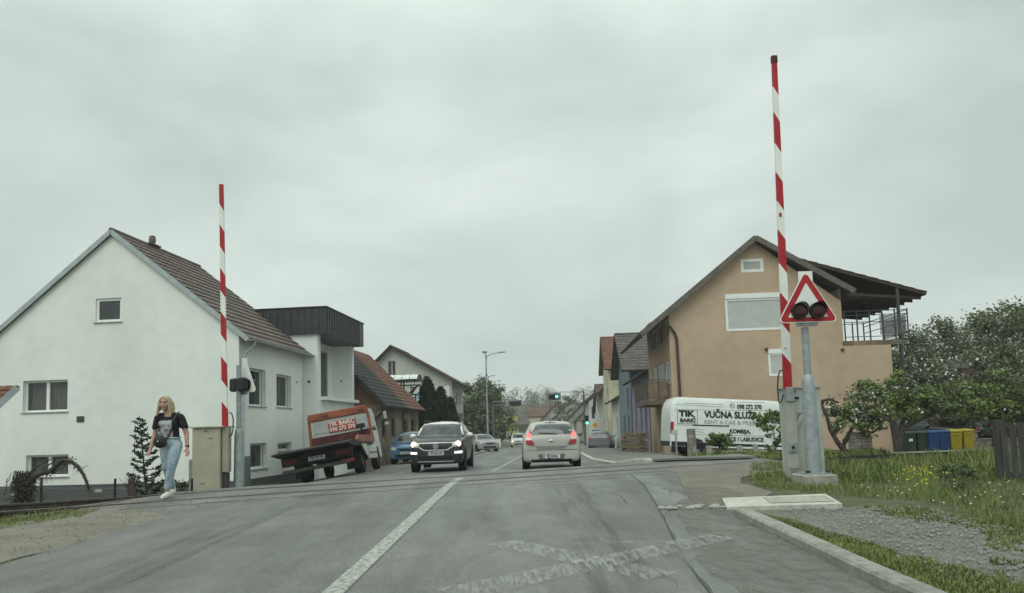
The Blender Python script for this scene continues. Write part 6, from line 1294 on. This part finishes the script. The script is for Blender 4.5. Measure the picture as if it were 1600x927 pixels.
# trees on the right behind the bins
GR = 'trees behind the yard on the right'
for k, (u, Y, v, cr_, sd, mats, lb, nl, ls, mb_) in enumerate((
    (1425, 43, 520, 3.3, 31, (leaf_b, leaf_g, blossom), 'white flowering tree beside the veranda post', 12000, .14, .14),
    (1480, 46, 505, 3.6, 32, (leaf_g, leaf_b, blossom), 'pale flowering tree behind the brick chimney', 12000, .15, .11),
    (1540, 50, 488, 3.6, 33, (leaf_b, leaf_g), 'tall green tree right of the brick chimney', 12000, .18, 0),
    (1600, 47, 462, 3.8, 34, (leaf_b, leaf_g), 'tallest green tree at the right edge', 12000, .18, 0),
    (1450, 56, 512, 3.6, 35, (leaf_g, brown_w), 'bare budding tree far behind the flowering trees', 6000, .2, 0),
    (1515, 60, 480, 3.4, 36, (leaf_g, leaf_b), 'thin tree with upright branches against the sky', 5000, .2, 0),
    (1568, 40, 530, 2.6, 37, (leaf_b, leaf_g, blossom), 'round bushy tree with few white blossoms at the right', 9000, .15, .06),
    (1650, 52, 450, 4.2, 38, (leaf_b, leaf_g), 'wide green tree cut by the right edge', 9000, .2, 0),
    (1405, 50, 545, 2.8, 39, (leaf_b, leaf_g), 'low green tree half hidden by the ochre house', 7000, .18, 0))):
    g_ = gnd(u, Y); tree('tree', lb, g_, (at(u, v, Y).z-g_.z)*1.02, cr_*.95, .2, mats, int(nl*.9), ls, sd, bare=.06, limbs=16, group=GR, up=.7, sub=6, mixb=mb_, shape=lambda f: 1.05-.6*f)
# old fruit trees in the yard: hand-laid limbs
def fruit(name, label, Y, limbs, blobs, nl, ls, seed, mats, mb_=.12, base=None, r0=.12):
    random.seed(seed); b0 = gnd(base, Y); t = thing(name, label, 'tree', b0, 0, 'old fruit trees beside the ochre house'); tb = MB(); s = MB()
    for (pts, r_) in limbs:
        q = [at(u, v, Y+dy)-b0 for u, v, dy in pts]; qq = []
        for i in range(len(q)-1): qq += [q[i], q[i].lerp(q[i+1], .5)+Vector((random.gauss(0, .04), 0, random.gauss(0, .04)))]
        qq.append(q[-1]); n = len(qq); tb.tube(qq, [lerp(r_, r_*.3, i/(n-1)) for i in range(n)], 8)
    for (u, v, dy, w, hh, k) in blobs:
        c = at(u, v, Y+dy)-b0
        for j in range(int(7*k)):
            d = Vector((random.gauss(0, w*.5), random.gauss(0, w*.4), random.gauss(0, hh*.5))); tb.tube([c+Vector((0, 0, -hh*.3)), c+d*.5, c+d], [.022, .014, .006], 4)
            mi = 0 if random.random() < .6 else 1
            for _ in range(int(nl)): leaf(s, c+d+Vector((random.gauss(0, w*.17), random.gauss(0, w*.2), random.gauss(0, hh*.17))), ls*random.uniform(.6, 1.3), 2 if random.random() < mb_ else mi)
    tb.build('trunk', bark, t, 60); s.build('crown', list(mats), t); return t
fruit('fruit_tree', 'forked old fruit tree with white blossoms beside the right cabinet', 23.0,
      [([(1325, 745, 0), (1322, 722, 0), (1308, 690, 0), (1292, 650, 0), (1284, 627, 0)], .12), ([(1322, 722, 0), (1318, 695, .2), (1330, 670, .2), (1345, 655, .3)], .09), ([(1284, 627, 0), (1300, 624, .1), (1312, 630, .3)], .05), ([(1318, 690, .1), (1350, 640, .4), (1370, 628, .4)], .05), ([(1284, 627, 0), (1281, 635, 0)], .06)],
      [(1315, 640, .2, .5, .35, 1.3), (1345, 632, .3, .6, .4, 1.6), (1340, 655, .2, .6, .35, 1.5), (1375, 650, .4, .6, .4, 1.6), (1370, 615, .5, .45, .3, 1.2), (1312, 662, .1, .35, .3, .8), (1365, 672, .3, .5, .25, 1.)], 75, .085, 41, (leaf_a, leaf_b, blossom), .13, 1325)
fruit('fruit_tree', 'gnarled dark fruit tree with a broad low crown behind the bins', 26.5,
      [([(1405, 735, 0), (1403, 700, 0), (1410, 665, 0), (1425, 640, 0)], .2), ([(1403, 700, 0), (1395, 660, 0), (1378, 640, 0), (1355, 635, 0)], .16), ([(1410, 668, 0), (1440, 655, .3), (1470, 640, .4)], .10), ([(1410, 665, 0), (1440, 630, .4), (1500, 625, .5)], .12), ([(1378, 640, 0), (1374, 612, 0), (1360, 600, 0)], .08), ([(1374, 615, 0), (1390, 607, 0)], .06)],
      [(1355, 612, 0, .7, .4, 1.5), (1390, 620, 0, .8, .45, 2.), (1420, 640, .2, .8, .45, 2.), (1455, 626, .4, .9, .35, 2.2), (1450, 640, .3, .8, .25, 1.4), (1490, 634, .5, .9, .3, 2.), (1520, 636, .5, .9, .3, 2.), (1410, 600, .3, .6, .4, 1.2), (1475, 615, .5, .8, .4, 1.8), (1435, 612, .5, .8, .4, 1.6)], 80, .10, 42, (leaf_a, leaf_b, blossom), .03, 1405)
fruit('fruit_tree', 'leafy fruit tree over the dark cars at the right edge', 27.5,
      [([(1556, 745, 0), (1556, 700, 0), (1552, 660, 0), (1540, 630, 0)], .17), ([(1552, 670, 0), (1570, 640, 0), (1600, 620, 0)], .1), ([(1552, 655, 0), (1530, 640, 0), (1510, 632, .2)], .07)],
      [(1540, 620, 0, 1., .5, 2.2), (1575, 610, 0, 1., .5, 2.4), (1560, 638, 0, 1., .35, 2.4), (1600, 635, 0, 1., .5, 2.6), (1590, 665, 0, .9, .4, 2.), (1620, 600, 0, 1., .6, 2.2), (1545, 590, .4, .8, .5, 1.6), (1620, 670, 0, .8, .5, 1.8)], 80, .10, 43, (leaf_b, leaf_a, blossom), .02, 1556)
# undergrowth screen below the background trees
for (u, Y, h_, w_, sd, lb) in ((1400, 36, 2.2, 1.6, 51, 'dark shrub right of the ochre house corner'), (1560, 38, 2.4, 2.2, 52, 'dark green shrub behind the cars'), (1610, 34, 2.6, 2.2, 53, 'large shrub at the right edge of the yard')):
    g_ = gnd(u, Y); tree('shrub', lb, g_, h_, w_, .06, (leaf_b, leaf_d), 5000, .12, sd, bare=.0, limbs=14, cat='shrub')
# shrubs by the van
g_ = gnd(1211, 22.4); tree('shrub', 'leafy young bush growing in front of the white van beside the grey cabinet', g_, 1.5, .5, .022, (leaf_a, leaf_a), 1800, .08, 61, bare=.0, limbs=14, up=1.3, cat='shrub', spread=.3)
g_ = gnd(1125, 22.2); tree('shrub', 'dense green weed bush between the concrete post and the van', g_, .72, .3, .02, (leaf_a, leaf_b), 3800, .05, 62, bare=.0, limbs=12, up=1.2, cat='shrub', spread=.4)
# left verge plants: sapling, dead stump, weeping vine
g_ = gnd(232, 15.0); g_.z -= .05; random.seed(70); sp = thing('spruce_sapling', 'sparse young spruce tree in front of the white house left of the person', 'tree', g_); tb = MB(); cr2 = MB()
tp_ = at(218, 650, 15.0)-g_; Hh_ = tp_.z; tb.tube([(0.05, 0, -.2), tp_*.4, tp_], [.028, .02, .006], 6)
for i in range(44):
    f = .12+.86*(i/44); o = tp_*f+Vector((.05*(1-f), 0, 0)); a = i*2.39; L = lerp(.62, .08, f**1.1)*random.uniform(.6, 1.1)*(0.5 if f < .2 else 1); e = o+Vector((math.cos(a)*L, math.sin(a)*L*.8, L*.28)); mdd = o.lerp(e, .5)-Vector((0, 0, L*.12)); tb.tube([o, mdd, e], [.011, .008, .004], 4)
    for k in range(int(60*L/.4)+12):
        g2 = random.uniform(.35, 1.05); p = o.lerp(mdd, g2*2) if g2 < .5 else mdd.lerp(e, g2*2-1); d = Vector((random.gauss(0, 1), random.gauss(0, 1), random.gauss(.1, .5))).normalized()*.06; w = d.orthogonal().normalized()*.011
        cr2.add([p-w, p+w, p+d+w*.6, p+d-w*.6], [(0, 1, 2, 3)])
tb.build('trunk', bark, sp); cr2.build('crown', M('needle', (.03, .042, .03), .7, .3, 5.), sp)
g_ = gnd(207, 14.6); dd = thing('dead_shrub', 'bare dead shrub stump left of the young spruce', 'shrub', g_); tb = MB(); random.seed(71); tb.tube([(0, 0, -.2), (.01, 0, .35), (-.02, 0, .62)], [.09, .085, .05], 8)
tw_ = MB()
for i in range(34): o = Vector((random.uniform(-.05, .05), random.uniform(-.05, .05), random.uniform(.15, .62))); e = o+Vector((random.gauss(0, .12), random.gauss(0, .1), random.uniform(.05, .28))); tw_.tube([o, e], [.009, .003], 4)
tb.build('stump', bark, dd, 60); tw_.build('twigs', bark, dd)
g_ = gnd(55, 14.2); vn = thing('weeping_shrub', 'overhanging ivy clad shrub arching before the lower left window of the white house', 'shrub', g_); random.seed(72); tb = MB(); vl = MB(); YY = 14.2
def lim(pts, r0_, r1_):
    q = [at(u, v, YY)-g_ for u, v in pts]; q = [tuple(x) for x in q]; c_ = bsp(q, 18); tb.tube(c_, [lerp(r0_, r1_, i/18) for i in range(19)], 7); return c_
l1 = lim([(40, 800), (44, 765), (52, 742), (70, 738), (82, 738), (90, 722), (105, 716), (125, 730), (136, 752), (138, 764)], .07, .02)
l2 = lim([(35, 765), (40, 745), (52, 732), (70, 722), (80, 718)], .02, .01); l3 = lim([(62, 738), (72, 728), (85, 722)], .02, .01); lim([(128, 733), (133, 729), (138, 727)], .008, .004)
for c_, k in ((l1, 1), ):
    for p in c_:
        for _ in range(5): e = p+Vector((random.gauss(0, .05), random.gauss(0, .05), random.uniform(-.22, .05))); tb.tube([p, e], [.006, .002], 3)
for i in range(420):
    f = random.random()**.7; c = at(lerp(26, 48, random.random()**(.5+f)), lerp(795, 735, f), YY)-g_+Vector((0, random.gauss(0, .1), 0)); L = random.uniform(.1, .32); tb.tube([c, c+Vector((-.04*random.random(), 0, -L*.5)), c+Vector((random.gauss(-.05, .04), 0, -L))], [.006, .004, .002], 3, False)
for i in range(1300):
    f = random.random(); c = at(lerp(30, 50, random.random()), lerp(795, 742, f), YY)-g_; w = lerp(.14, .05, f); leaf(vl, c+Vector((random.gauss(0, w), random.gauss(0, .12), random.gauss(0, .05))), .035)
for p in l1[4:14]:
    for _ in range(26): leaf(vl, p+Vector((random.gauss(0, .04), random.gauss(0, .04), random.gauss(0, .04))), .04)
tb.build('stem', bark, vn, True); vl.build('leaves', M('ivy', (.035, .045, .03), .8, .3, 4., col2=(.08, .085, .055)), vn)
g_ = gnd(285, 18.2); tree('shrub', 'low scrubby plant between the person and the beige cabinet', g_, .55, .5, .02, (leaf_d, leaf_b), 1500, .06, 73, bare=.0, limbs=9, cat='shrub')
# wire fence before the white house
fn = thing('wire_fence', 'thin chain link fence on dark posts in front of the white house', 'fence'); wire = M('wire', (.30, .31, .30), .5, metal=.3); YF = 15.6
P_ = [Vector((at(u, 748, YF).x, YF, at(u, 748, YF).z-.62)) for u in (-60, 65, 180, 300)]
for p in P_: MB().tube([p-Vector((0, 0, .6)), p+Vector((0, 0, .62))], .025, 8).build('post', black, fn)
m = MB(); m.tube([p+Vector((0, 0, .42)) for p in P_], .003, 4)
xa, xb = P_[0].x, P_[-1].x; n = int((xb-xa)/.08)
for i in range(n):
    x = xa+i*.08; b_ = lerp(P_[0].z, P_[-1].z, i/n)-.08; m.tube([(x, YF, b_), (x+.5, YF, b_+.5)], .0016, 3, False); m.tube([(x+.5, YF, b_), (x, YF, b_+.5)], .0016, 3, False)
m.build('mesh_wire', wire, fn, kind='stuff')
# ------------------------------------------------------------ street furniture
def lamp_post(name, label, u, Y, vt, arm_u, left=None):
    g_ = gnd(u, Y); t = thing(name, label, 'street lamp', g_, 0, 'street lamps left of the road'); tp_ = at(u, vt, Y)-g_; ae = at(arm_u, vt-3, Y)-g_
    m = MB(); m.tube([(0, 0, -.2), (0, 0, 1.2), (tp_.x*.0, 0, tp_.z-.6)], [.10, .085, .055], 10); m.build('pole', galv, t, 40)
    m = MB(); m.tube([(0, 0, tp_.z-.6), (.08, 0, tp_.z-.2), (.5, 0, tp_.z+.0), (ae.x, 0, ae.z)], [.05, .045, .04, .03], 8); m.build('arm', galv, t, 40)
    m = MB(); m.box(ae.x-.45, -.12, ae.z-.06, ae.x+.15, .12, ae.z+.04, .03); m.build('lamp_head', galv, t)
    if left: m = MB(); m.tube([(0, 0, tp_.z-.5), (-.05, 0, tp_.z+.05), (-.1, -.2, tp_.z+.15)], .04, 8); m.box(-.3, -.5, tp_.z+.08, .12, .0, tp_.z+.2, .03); m.build('lamp_head', galv, t)
lamp_post('street_lamp', 'nearest tall grey street lamp with curved arm before the green tree', 763, 62, 553, 787, True)
lamp_post('street_lamp', 'farther street lamp with its arm rising out of the tree', 752, 94, 590, 772)
def sigbox(par, c, hor, on, lit, back=False, s=.32):
    m = MB(); L = s*3.1
    if hor: m.box(c.x-L/2, c.y-.1, c.z-s*.62, c.x+L/2, c.y+.1, c.z+s*.62, .04)
    else: m.box(c.x-s*.6, c.y-.1, c.z-L/2, c.x+s*.6, c.y+.1, c.z+L/2, .04)
    b_ = m.build('signal_head', M('signal_black', (.016, .02, .02), .6), par)
    if back: return
    for k in range(3):
        o = Vector(((k-1)*s if hor else 0, 0, 0 if hor else (1-k)*s)); p = c+o+Vector((0, -.11, 0)); l = MB(); l.tube([p, p-Vector((0, .03, 0))], s*.40, 18); l.build('signal_lens', lit if k == on else M('lens_off', (.03, .03, .03), .4), b_, 40)
        m = MB(); n = 14; vs = []
        for j in range(n+1): a = math.pi*j/n; vs += [(p.x+s*.44*math.cos(a), p.y, p.z+s*.44*math.sin(a)), (p.x+s*.44*math.cos(a), p.y-.2, p.z+s*.44*math.sin(a))]
        m.add(vs, [(2*j, 2*j+2, 2*j+3, 2*j+1) for j in range(n)]); m.build('visor', black, b_)
green_on = M('green_signal_lit', (.10, 1.0, .62), .3, 0, emit=5.)
def signal(label, u, Y, vt, au, hv, back=False, ped=None):
    g_ = gnd(u, Y); t = thing('traffic_light', label, 'traffic light', (0, 0, 0)); x0 = g_.x; z1 = at(u, vt, Y).z; hc = at(hv[0], hv[1], Y); xe = at(au, vt, Y).x
    m = MB(); m.tube([(x0, Y, g_.z-.2), (x0, Y, z1+.1)], [.12, .09], 10); m.build('pole', M('pole_grey', (.10, .115, .115), .6), t, 40)
    m = MB(); m.beam((x0, Y, z1), (xe, Y, z1+.02), .07, .07); m.beam((x0, Y, z1-.40), (xe, Y, z1-.38), .05, .05); m.build('mast_arm', galv, t)
    m = MB(); m.box(hc.x-.75, Y+.12, hc.z-.36, hc.x+.75, Y+.15, hc.z+.36); m.build('backboard', M('backboard', (.20, .22, .22), .6), t); sigbox(t, hc, True, 2 if not back else -1, green_on, back)
    if back: m = MB(); m.box(hc.x-.62, Y-.15, hc.z-.2, hc.x+.62, Y-.1, hc.z+.2); m.build('signal_back', black, t)
    if ped: c = at(*ped, Y-.25); sigbox(t, c, False, 2, green_on, False, .30)
signal('green traffic light on a mast arm over the right lane', 915, 75, 612, 857, (865, 620), False, (917, 656.5))
signal('traffic light seen from behind on a mast arm left of the road', 772, 82, 628, 812, (805, 630), True)
# priority and crossing signs
g_ = gnd(930, 67); ps = thing('road_sign', 'yellow diamond priority sign above a blue pedestrian crossing sign', 'road sign', (0, 0, 0)); m = MB(); m.tube([(g_.x, 67, g_.z-.2), (g_.x, 67, at(930, 657, 67).z)], .04, 8); m.build('post', galv, ps)
c = at(930, 664, 66.9); 
def dia(r, y): return [(c.x, y, c.z+r), (c.x+r, y, c.z), (c.x, y, c.z-r), (c.x-r, y, c.z)]
m = MB(); m.poly(dia(.36, 66.9), (0, .02, 0)); d_ = m.build('diamond', white_p, ps); m = MB(); m.poly(dia(.29, 66.88), (0, .01, 0)); m.build('diamond_centre', M('sign_orange', (.55, .26, .03), .5), d_)
c = at(932, 680, 66.9); m = MB(); m.box(c.x-.36, 66.89, c.z-.45, c.x+.36, 66.91, c.z+.45); bs = m.build('crossing_sign', M('sign_blue', (.02, .07, .22), .5), ps); m = MB(); m.poly([(c.x-.24, 66.88, c.z-.28), (c.x+.24, 66.88, c.z-.28), (c.x, 66.88, c.z+.26)], (0, .008, 0)); wt_ = m.build('white_triangle', white_p, bs)
m = MB(); m.tube([(c.x, 66.87, c.z+.10), (c.x, 66.87, c.z-.06)], .03, 6); m.tube([(c.x, 66.87, c.z-.06), (c.x+.09, 66.87, c.z-.22)], .02, 5); m.tube([(c.x, 66.87, c.z-.06), (c.x-.09, 66.87, c.z-.22)], .02, 5); m.build('walking_figure', black, wt_)
g_ = gnd(777, 70); wb = thing('notice_board', 'small white notice board standing on the verge by the far left kerb', 'sign', (0, 0, 0)); m = MB(); m.box(g_.x-.25, 70, g_.z+.25, g_.x+.35, 70.05, g_.z+1.0); m.build('panel', white_p, wb)
for x in (-.2, .3): MB().box(g_.x+x-.02, 70.05, g_.z-.1, g_.x+x+.02, 70.09, g_.z+.9).build('leg', galv, wb)
# wood pile: every board its own piece on the stack
random.seed(80); wpl = [M('sawn_wood_a', (.25, .20, .135), .9, .25, 9., .5, 60.), M('sawn_wood_b', (.19, .165, .13), .9, .25, 9., .5, 60.)]; k = 0; a = gnd(974, 38.5); b_ = gnd(1011, 38.5); zz = H(a.x+.5, 38.5)+.02
while k < 9:
    hh = .085+.03*random.random()
    if k in (2, 5): 
        for x in (a.x+.12, b_.x-.2): MB().box(x-.04, 38.2, zz, x+.04, 39.2, zz+.06, .004).build('batten', wpl[1], None, label='spacer batten inside the stack of sawn boards beside the lilac house', cat='timber', group='spacers in the wood pile')
        zz += .06
    x0 = a.x+random.uniform(-.05, .08); x1 = b_.x+random.uniform(-.12, .06); nb = 3
    for j in range(nb):
        y0 = 38.15+j*.36; MB().box(x0+random.uniform(-.05, .05), y0, zz, x1+random.uniform(-.06, .06), y0+.33, zz+hh-.006, .006).build('board', wpl[(k+j) % 2], None, label='rough sawn board in the stack beside the lilac house', cat='timber', group='boards stacked beside the lilac house')
    zz += hh; k += 1
# weathered concrete post, small sign, low concrete fence
g_ = gnd(1081, 24.6); zt_ = at(1081, 670, 24.6).z; random.seed(81); m = MB(); ring = []
for i in range(7):
    z = lerp(g_.z-.2, zt_, i/6); w = .125*(1+.08*random.uniform(-1, 1)); o = random.uniform(-.008, .008); m.v += [(g_.x+o+sx*w, 24.6+sy*.11, z) for sx, sy in ((-1, -1), (1, -1), (1, 1), (-1, 1))]
for i in range(6):
    for k in range(4): m.f.append((i*4+k, i*4+(k+1) % 4, i*4+4+(k+1) % 4, i*4+4+k)); m.m.append(0)
m.f.append((24, 25, 26, 27)); m.m.append(0); m.build('concrete_post', M('old_concrete', (.22, .21, .18), .95, .35, 9., .9, 30., var2=.3, scale2=4.), None, label='weathered square concrete post in front of the van rear wheel', cat='post')
g_ = gnd(1057, 24.8); t = thing('marker_sign', 'thin grey post with a small pale plate left of the concrete post', 'sign', (0, 0, 0)); z1 = at(1057, 672, 24.8).z; MB().tube([(g_.x, 24.8, g_.z-.2), (g_.x, 24.8, z1)], .03, 8).build('post', galv, t); MB().box(g_.x-.15, 24.75, z1-.17, g_.x+.06, 24.77, z1+.0).build('plate', M('plate_pale', (.42, .44, .42), .6, .1, 20.), t)
cf = thing('concrete_fence', 'low old concrete fence of stubs and a rail below the white van', 'fence', (0, 0, 0)); pr_ = None
for u in (1108, 1132, 1156, 1181, 1206):
    g_ = gnd(u, 25.6); m = MB(); m.box(g_.x-.08, 25.55, g_.z-.2, g_.x+.08, 25.7, g_.z+.5, .01); m.build('post', conc, cf)
    if pr_ is not None: MB().beam(pr_+Vector((.08, .06, .3)), g_+Vector((-.08, .02, .3)), .06, .07).build('rail', conc, cf)
    pr_ = g_
# bins
def bin_(u, Y, col, label, first=None, sticker=False):
    g_ = gnd(u, Y); t = thing('wheelie_bin', label, 'bin', (g_.x, Y, g_.z), R(random.uniform(-4, 4)), 'row of wheelie bins beside the railway'); t.scale = (.86, .86, .93); cm = M('bin_'+col[0], col[1], .5, .08, 6.)
    m = MB()
    m.add([(-.22, -.26, .06), (.22, -.26, .06), (.22, .22, .06), (-.22, .22, .06), (-.275, -.34, .95), (.275, -.34, .95), (.275, .30, .95), (-.275, .30, .95)], [(0, 3, 2, 1), (0, 1, 5, 4), (1, 2, 6, 5), (2, 3, 7, 6), (3, 0, 4, 7)]); m.box(-.29, -.36, .93, .29, .31, .98, .01); m.build('body', cm, t)
    m = MB(); m.add([(-.29, -.37, .985), (.29, -.37, .985), (.29, .32, .985), (-.29, .32, .985), (-.25, -.30, 1.04), (.25, -.30, 1.04), (.25, .26, 1.07), (-.25, .26, 1.07)], [(0, 3, 2, 1), (4, 5, 6, 7), (0, 1, 5, 4), (1, 2, 6, 5), (2, 3, 7, 6), (3, 0, 4, 7)]); m.build('lid', cm, t)
    MB().tube([(-.2, .38, .98), (.2, .38, .98)], .018, 6).build('handle', cm, t)
    for sx in (-.24, .2): MB().tube([(sx, .2, .1), (sx+.05, .2, .1)], .1, 14).build('wheel', rubber, t, 40)
    MB().box(-.12, -.362, .80, .12, -.325, .86, .004).build('grip', cm, t)
    if sticker: m = MB(); m.add([(-.1, -.312, .60), (.1, -.312, .60), (.1, -.327, .72), (-.1, -.327, .72)], [(0, 1, 2, 3)]); m.build('sticker', white_p, t)
random.seed(6); GN = ('green', (.02, .045, .028)); BL = ('blue', (.016, .055, .17)); YL = ('yellow', (.34, .27, .02))
for a_ in ((1418.5, 31.9, GN, 'leftmost dark green wheelie bin with a white sticker', None, True), (1437.5, 31.9, GN, 'plain dark green wheelie bin next to the blue ones'), (1455.5, 31.8, BL, 'blue wheelie bin beside the green bins'), (1473, 31.8, BL, 'blue wheelie bin beside the yellow bins'), (1491, 31.7, YL, 'yellow wheelie bin next to the blue bins'), (1509.5, 31.7, YL, 'rightmost yellow wheelie bin at the end of the row')): bin_(*a_)
# stone pillars and low walls, outbuilding with chimney
stone = M('stone_masonry', (.13, .12, .10), .95, .2, 3., .9, 25., col2=(.28, .265, .22))
def stonework(name, label, x0, x1, y0, y1, z0, z1, sd, cap=None, cat='wall', bh=.12):
    random.seed(sd); t = thing(name, label, cat, (0, 0, 0)); m = MB(); z = z0
    while z < z1-.02:
        h_ = min(bh*random.uniform(.8, 1.25), z1-z); x = x0
        while x < x1-.02:
            w_ = min(random.uniform(.12, .3), x1-x); d_ = random.uniform(0, .03); m.box(x+.008, y0-d_, z+.008, x+w_-.008, y1, z+h_-.006, .006); x += w_
        z += h_
    m.build('stones', stone, t, kind='stuff'); MB().box(x0+.01, y0+.03, z0, x1-.01, y1-.02, z1-.01).build('core', M('mortar', (.10, .095, .085), .95), t)
    if cap: MB().box(x0-.06, y0-.06, z1, x1+.06, y1+.05, z1+cap, .008).build('cap', M('cap_stone', (.16, .15, .13), .9, .2, 5.), t)
a, b_ = at(1337, 715, 29.5), at(1362, 676, 29.5); stonework('stone_pillar', 'short stone gate pillar under the blossoming fruit tree', a.x, b_.x, 29.5, 30.1, -.5, b_.z, 1, .05, 'pillar')
a, b_ = at(1283, 725, 29.8), at(1336, 702, 29.8); stonework('garden_wall', 'low stone garden wall left of the gate pillar', a.x, b_.x, 29.8, 30.1, -.5, b_.z, 2)
a, b_ = at(1510, 715, 32.8), at(1528, 675, 32.8); stonework('stone_pillar', 'stone gate pillar behind the yellow bins', a.x, b_.x, 32.8, 33.3, -.7, b_.z, 3, .05, 'pillar')
a, b_ = at(1530, 715, 33), at(1580, 686, 33); stonework('garden_wall', 'low stone garden wall right of the yellow bins', a.x, b_.x+2, 33, 33.3, -.7, b_.z, 4, .05)
a, b_ = at(1362, 712, 28), at(1400, 700, 28); 
ob = thing('outbuilding', 'low ochre outbuilding with brick chimney behind the parked dark cars', 'building', (0, 0, 0)); Y = 41.0; a, b_ = at(1468, 700, Y), at(1575, 650, Y)
MB().box(a.x, Y, -1., b_.x+4, Y+4, b_.z).build('wall', M('outbuilding_wall', (.24, .20, .14), .95, .1, 2., var2=.2), ob); m = MB(); slope(m, (a.x-.4, Y-.5, b_.z-.1), (b_.x+4.3, Y-.5, b_.z-.1), (b_.x+4.3, Y+2.2, b_.z+1.0), (a.x-.4, Y+2.2, b_.z+1.0), 8, 30); m.build('roof', tgr, ob)
a, c = at(1506, 660, Y+1.5), at(1530, 575, Y+1.5); m = MB(); m.box(a.x, Y+1.2, 2.2, c.x, Y+1.9, c.z); ch_ = m.build('chimney', brick, ob); MB().box(a.x-.1, Y+1.1, c.z+.002, c.x+.1, Y+2.0, c.z+.25).build('chimney_cap', conc, ch_)
a, b_ = at(1375, 640, 38), at(1465, 640, 38); MB().box(a.x, 38, -1, b_.x, 38.2, 1.7).build('timber_wall', wood_dk, ob)
# dark paling fence cut by the right edge
pf = thing('paling_fence', 'dark grey weathered paling fence cut by the right edge of the picture', 'fence', (0, 0, 0)); pm = M('paling', (.062, .06, .054), .85, .3, 8., .4, 40., stretch=(1, 1, .2)); random.seed(90)
p0 = at(1577, 775, 12.0); dxy = Vector((.80, -.60, 0)).normalized(); base = Vector((p0.x, 12.0, 0)); ztp = at(1577, 660, 12.0).z
for i in range(14):
    p = base+dxy*i*.115; z0 = H(p.x, p.y)-.1; t_ = ztp-.02+random.uniform(-.015, .015)-(0 if i else -.06); MB().beam((p.x, p.y, z0), (p.x, p.y, t_), .09, .03, (.6, .8, 0)).build('pale', pm, pf)
for zz in (ztp-.15, ztp-.85): MB().beam(base+Vector((0, .04, zz)), base+dxy*1.6+Vector((0, .04, zz)), .04, .07).build('rail', pm, pf)
MB().beam((base.x-.05, base.y+.08, 0), (base.x-.05, base.y+.08, ztp+.05), .1, .1, (0, 1, 0)).build('post', pm, pf)
# flowers and the dark weed clump
random.seed(95); fl1 = MB(); st_ = MB()
for i in range(75):
    u, v = random.gauss(1438, 20), 0; Y = random.uniform(9.6, 11.2); p = gnd(u, Y); h_ = random.uniform(.18, .38); st_.tube([p, p+Vector((random.gauss(0, .02), 0, h_))], .003, 3, False); c = p+Vector((0, 0, h_))
    for k in range(3): leaf(fl1, c, .022)
fl1.build('yellow_flowers', M('petal_yellow', (.62, .55, .06), .7), None, kind='stuff', label='patch of small yellow flowers in the verge grass', cat='flowers'); st_.build('flower_stems', grass_m, None, kind='stuff', label='thin green stems under the yellow flowers', cat='stems')
fl2 = MB()
for i in range(90):
    y = random.uniform(6.5, 12); x = random.uniform(4.6, 9); fl2.M = Matrix.Translation((x, y, H(x, y)+random.uniform(.07, .14))); fl2.ell((0, 0, 0), .011, .011, .008, 6, 4)
fl2.M = None; fl2.build('daisies', M('petal_white', (.7, .7, .66), .7), None, kind='stuff', label='white daisies scattered over the verge grass', cat='flowers')
g_ = gnd(1487, 10.8); tree('weed_clump', 'dark green weed clump in the grass right of the yellow flowers', g_, .30, .26, .006, (leaf_b, leaf_b), 1500, .035, 96, bare=.0, limbs=10, cat='plant', spread=.5)

# ------------------------------------------------------------ damp spring air
hb = MB(); hb.box(-700, -9, -3, 700, 430, 60)
hm = bpy.data.materials.new('air'); hm.use_nodes = True; nt = hm.node_tree; nt.nodes.clear(); ho = nt.nodes.new('ShaderNodeOutputMaterial'); pv = nt.nodes.new('ShaderNodeVolumePrincipled')
pv.inputs['Color'].default_value = (.98, 1.0, .985, 1); pv.inputs['Density'].default_value = .0007; nt.links.new(pv.outputs[0], ho.inputs['Volume'])
hz_ = hb.build('haze', hm, None, kind='stuff', label='thin grey haze in the air over the whole street', cat='haze')
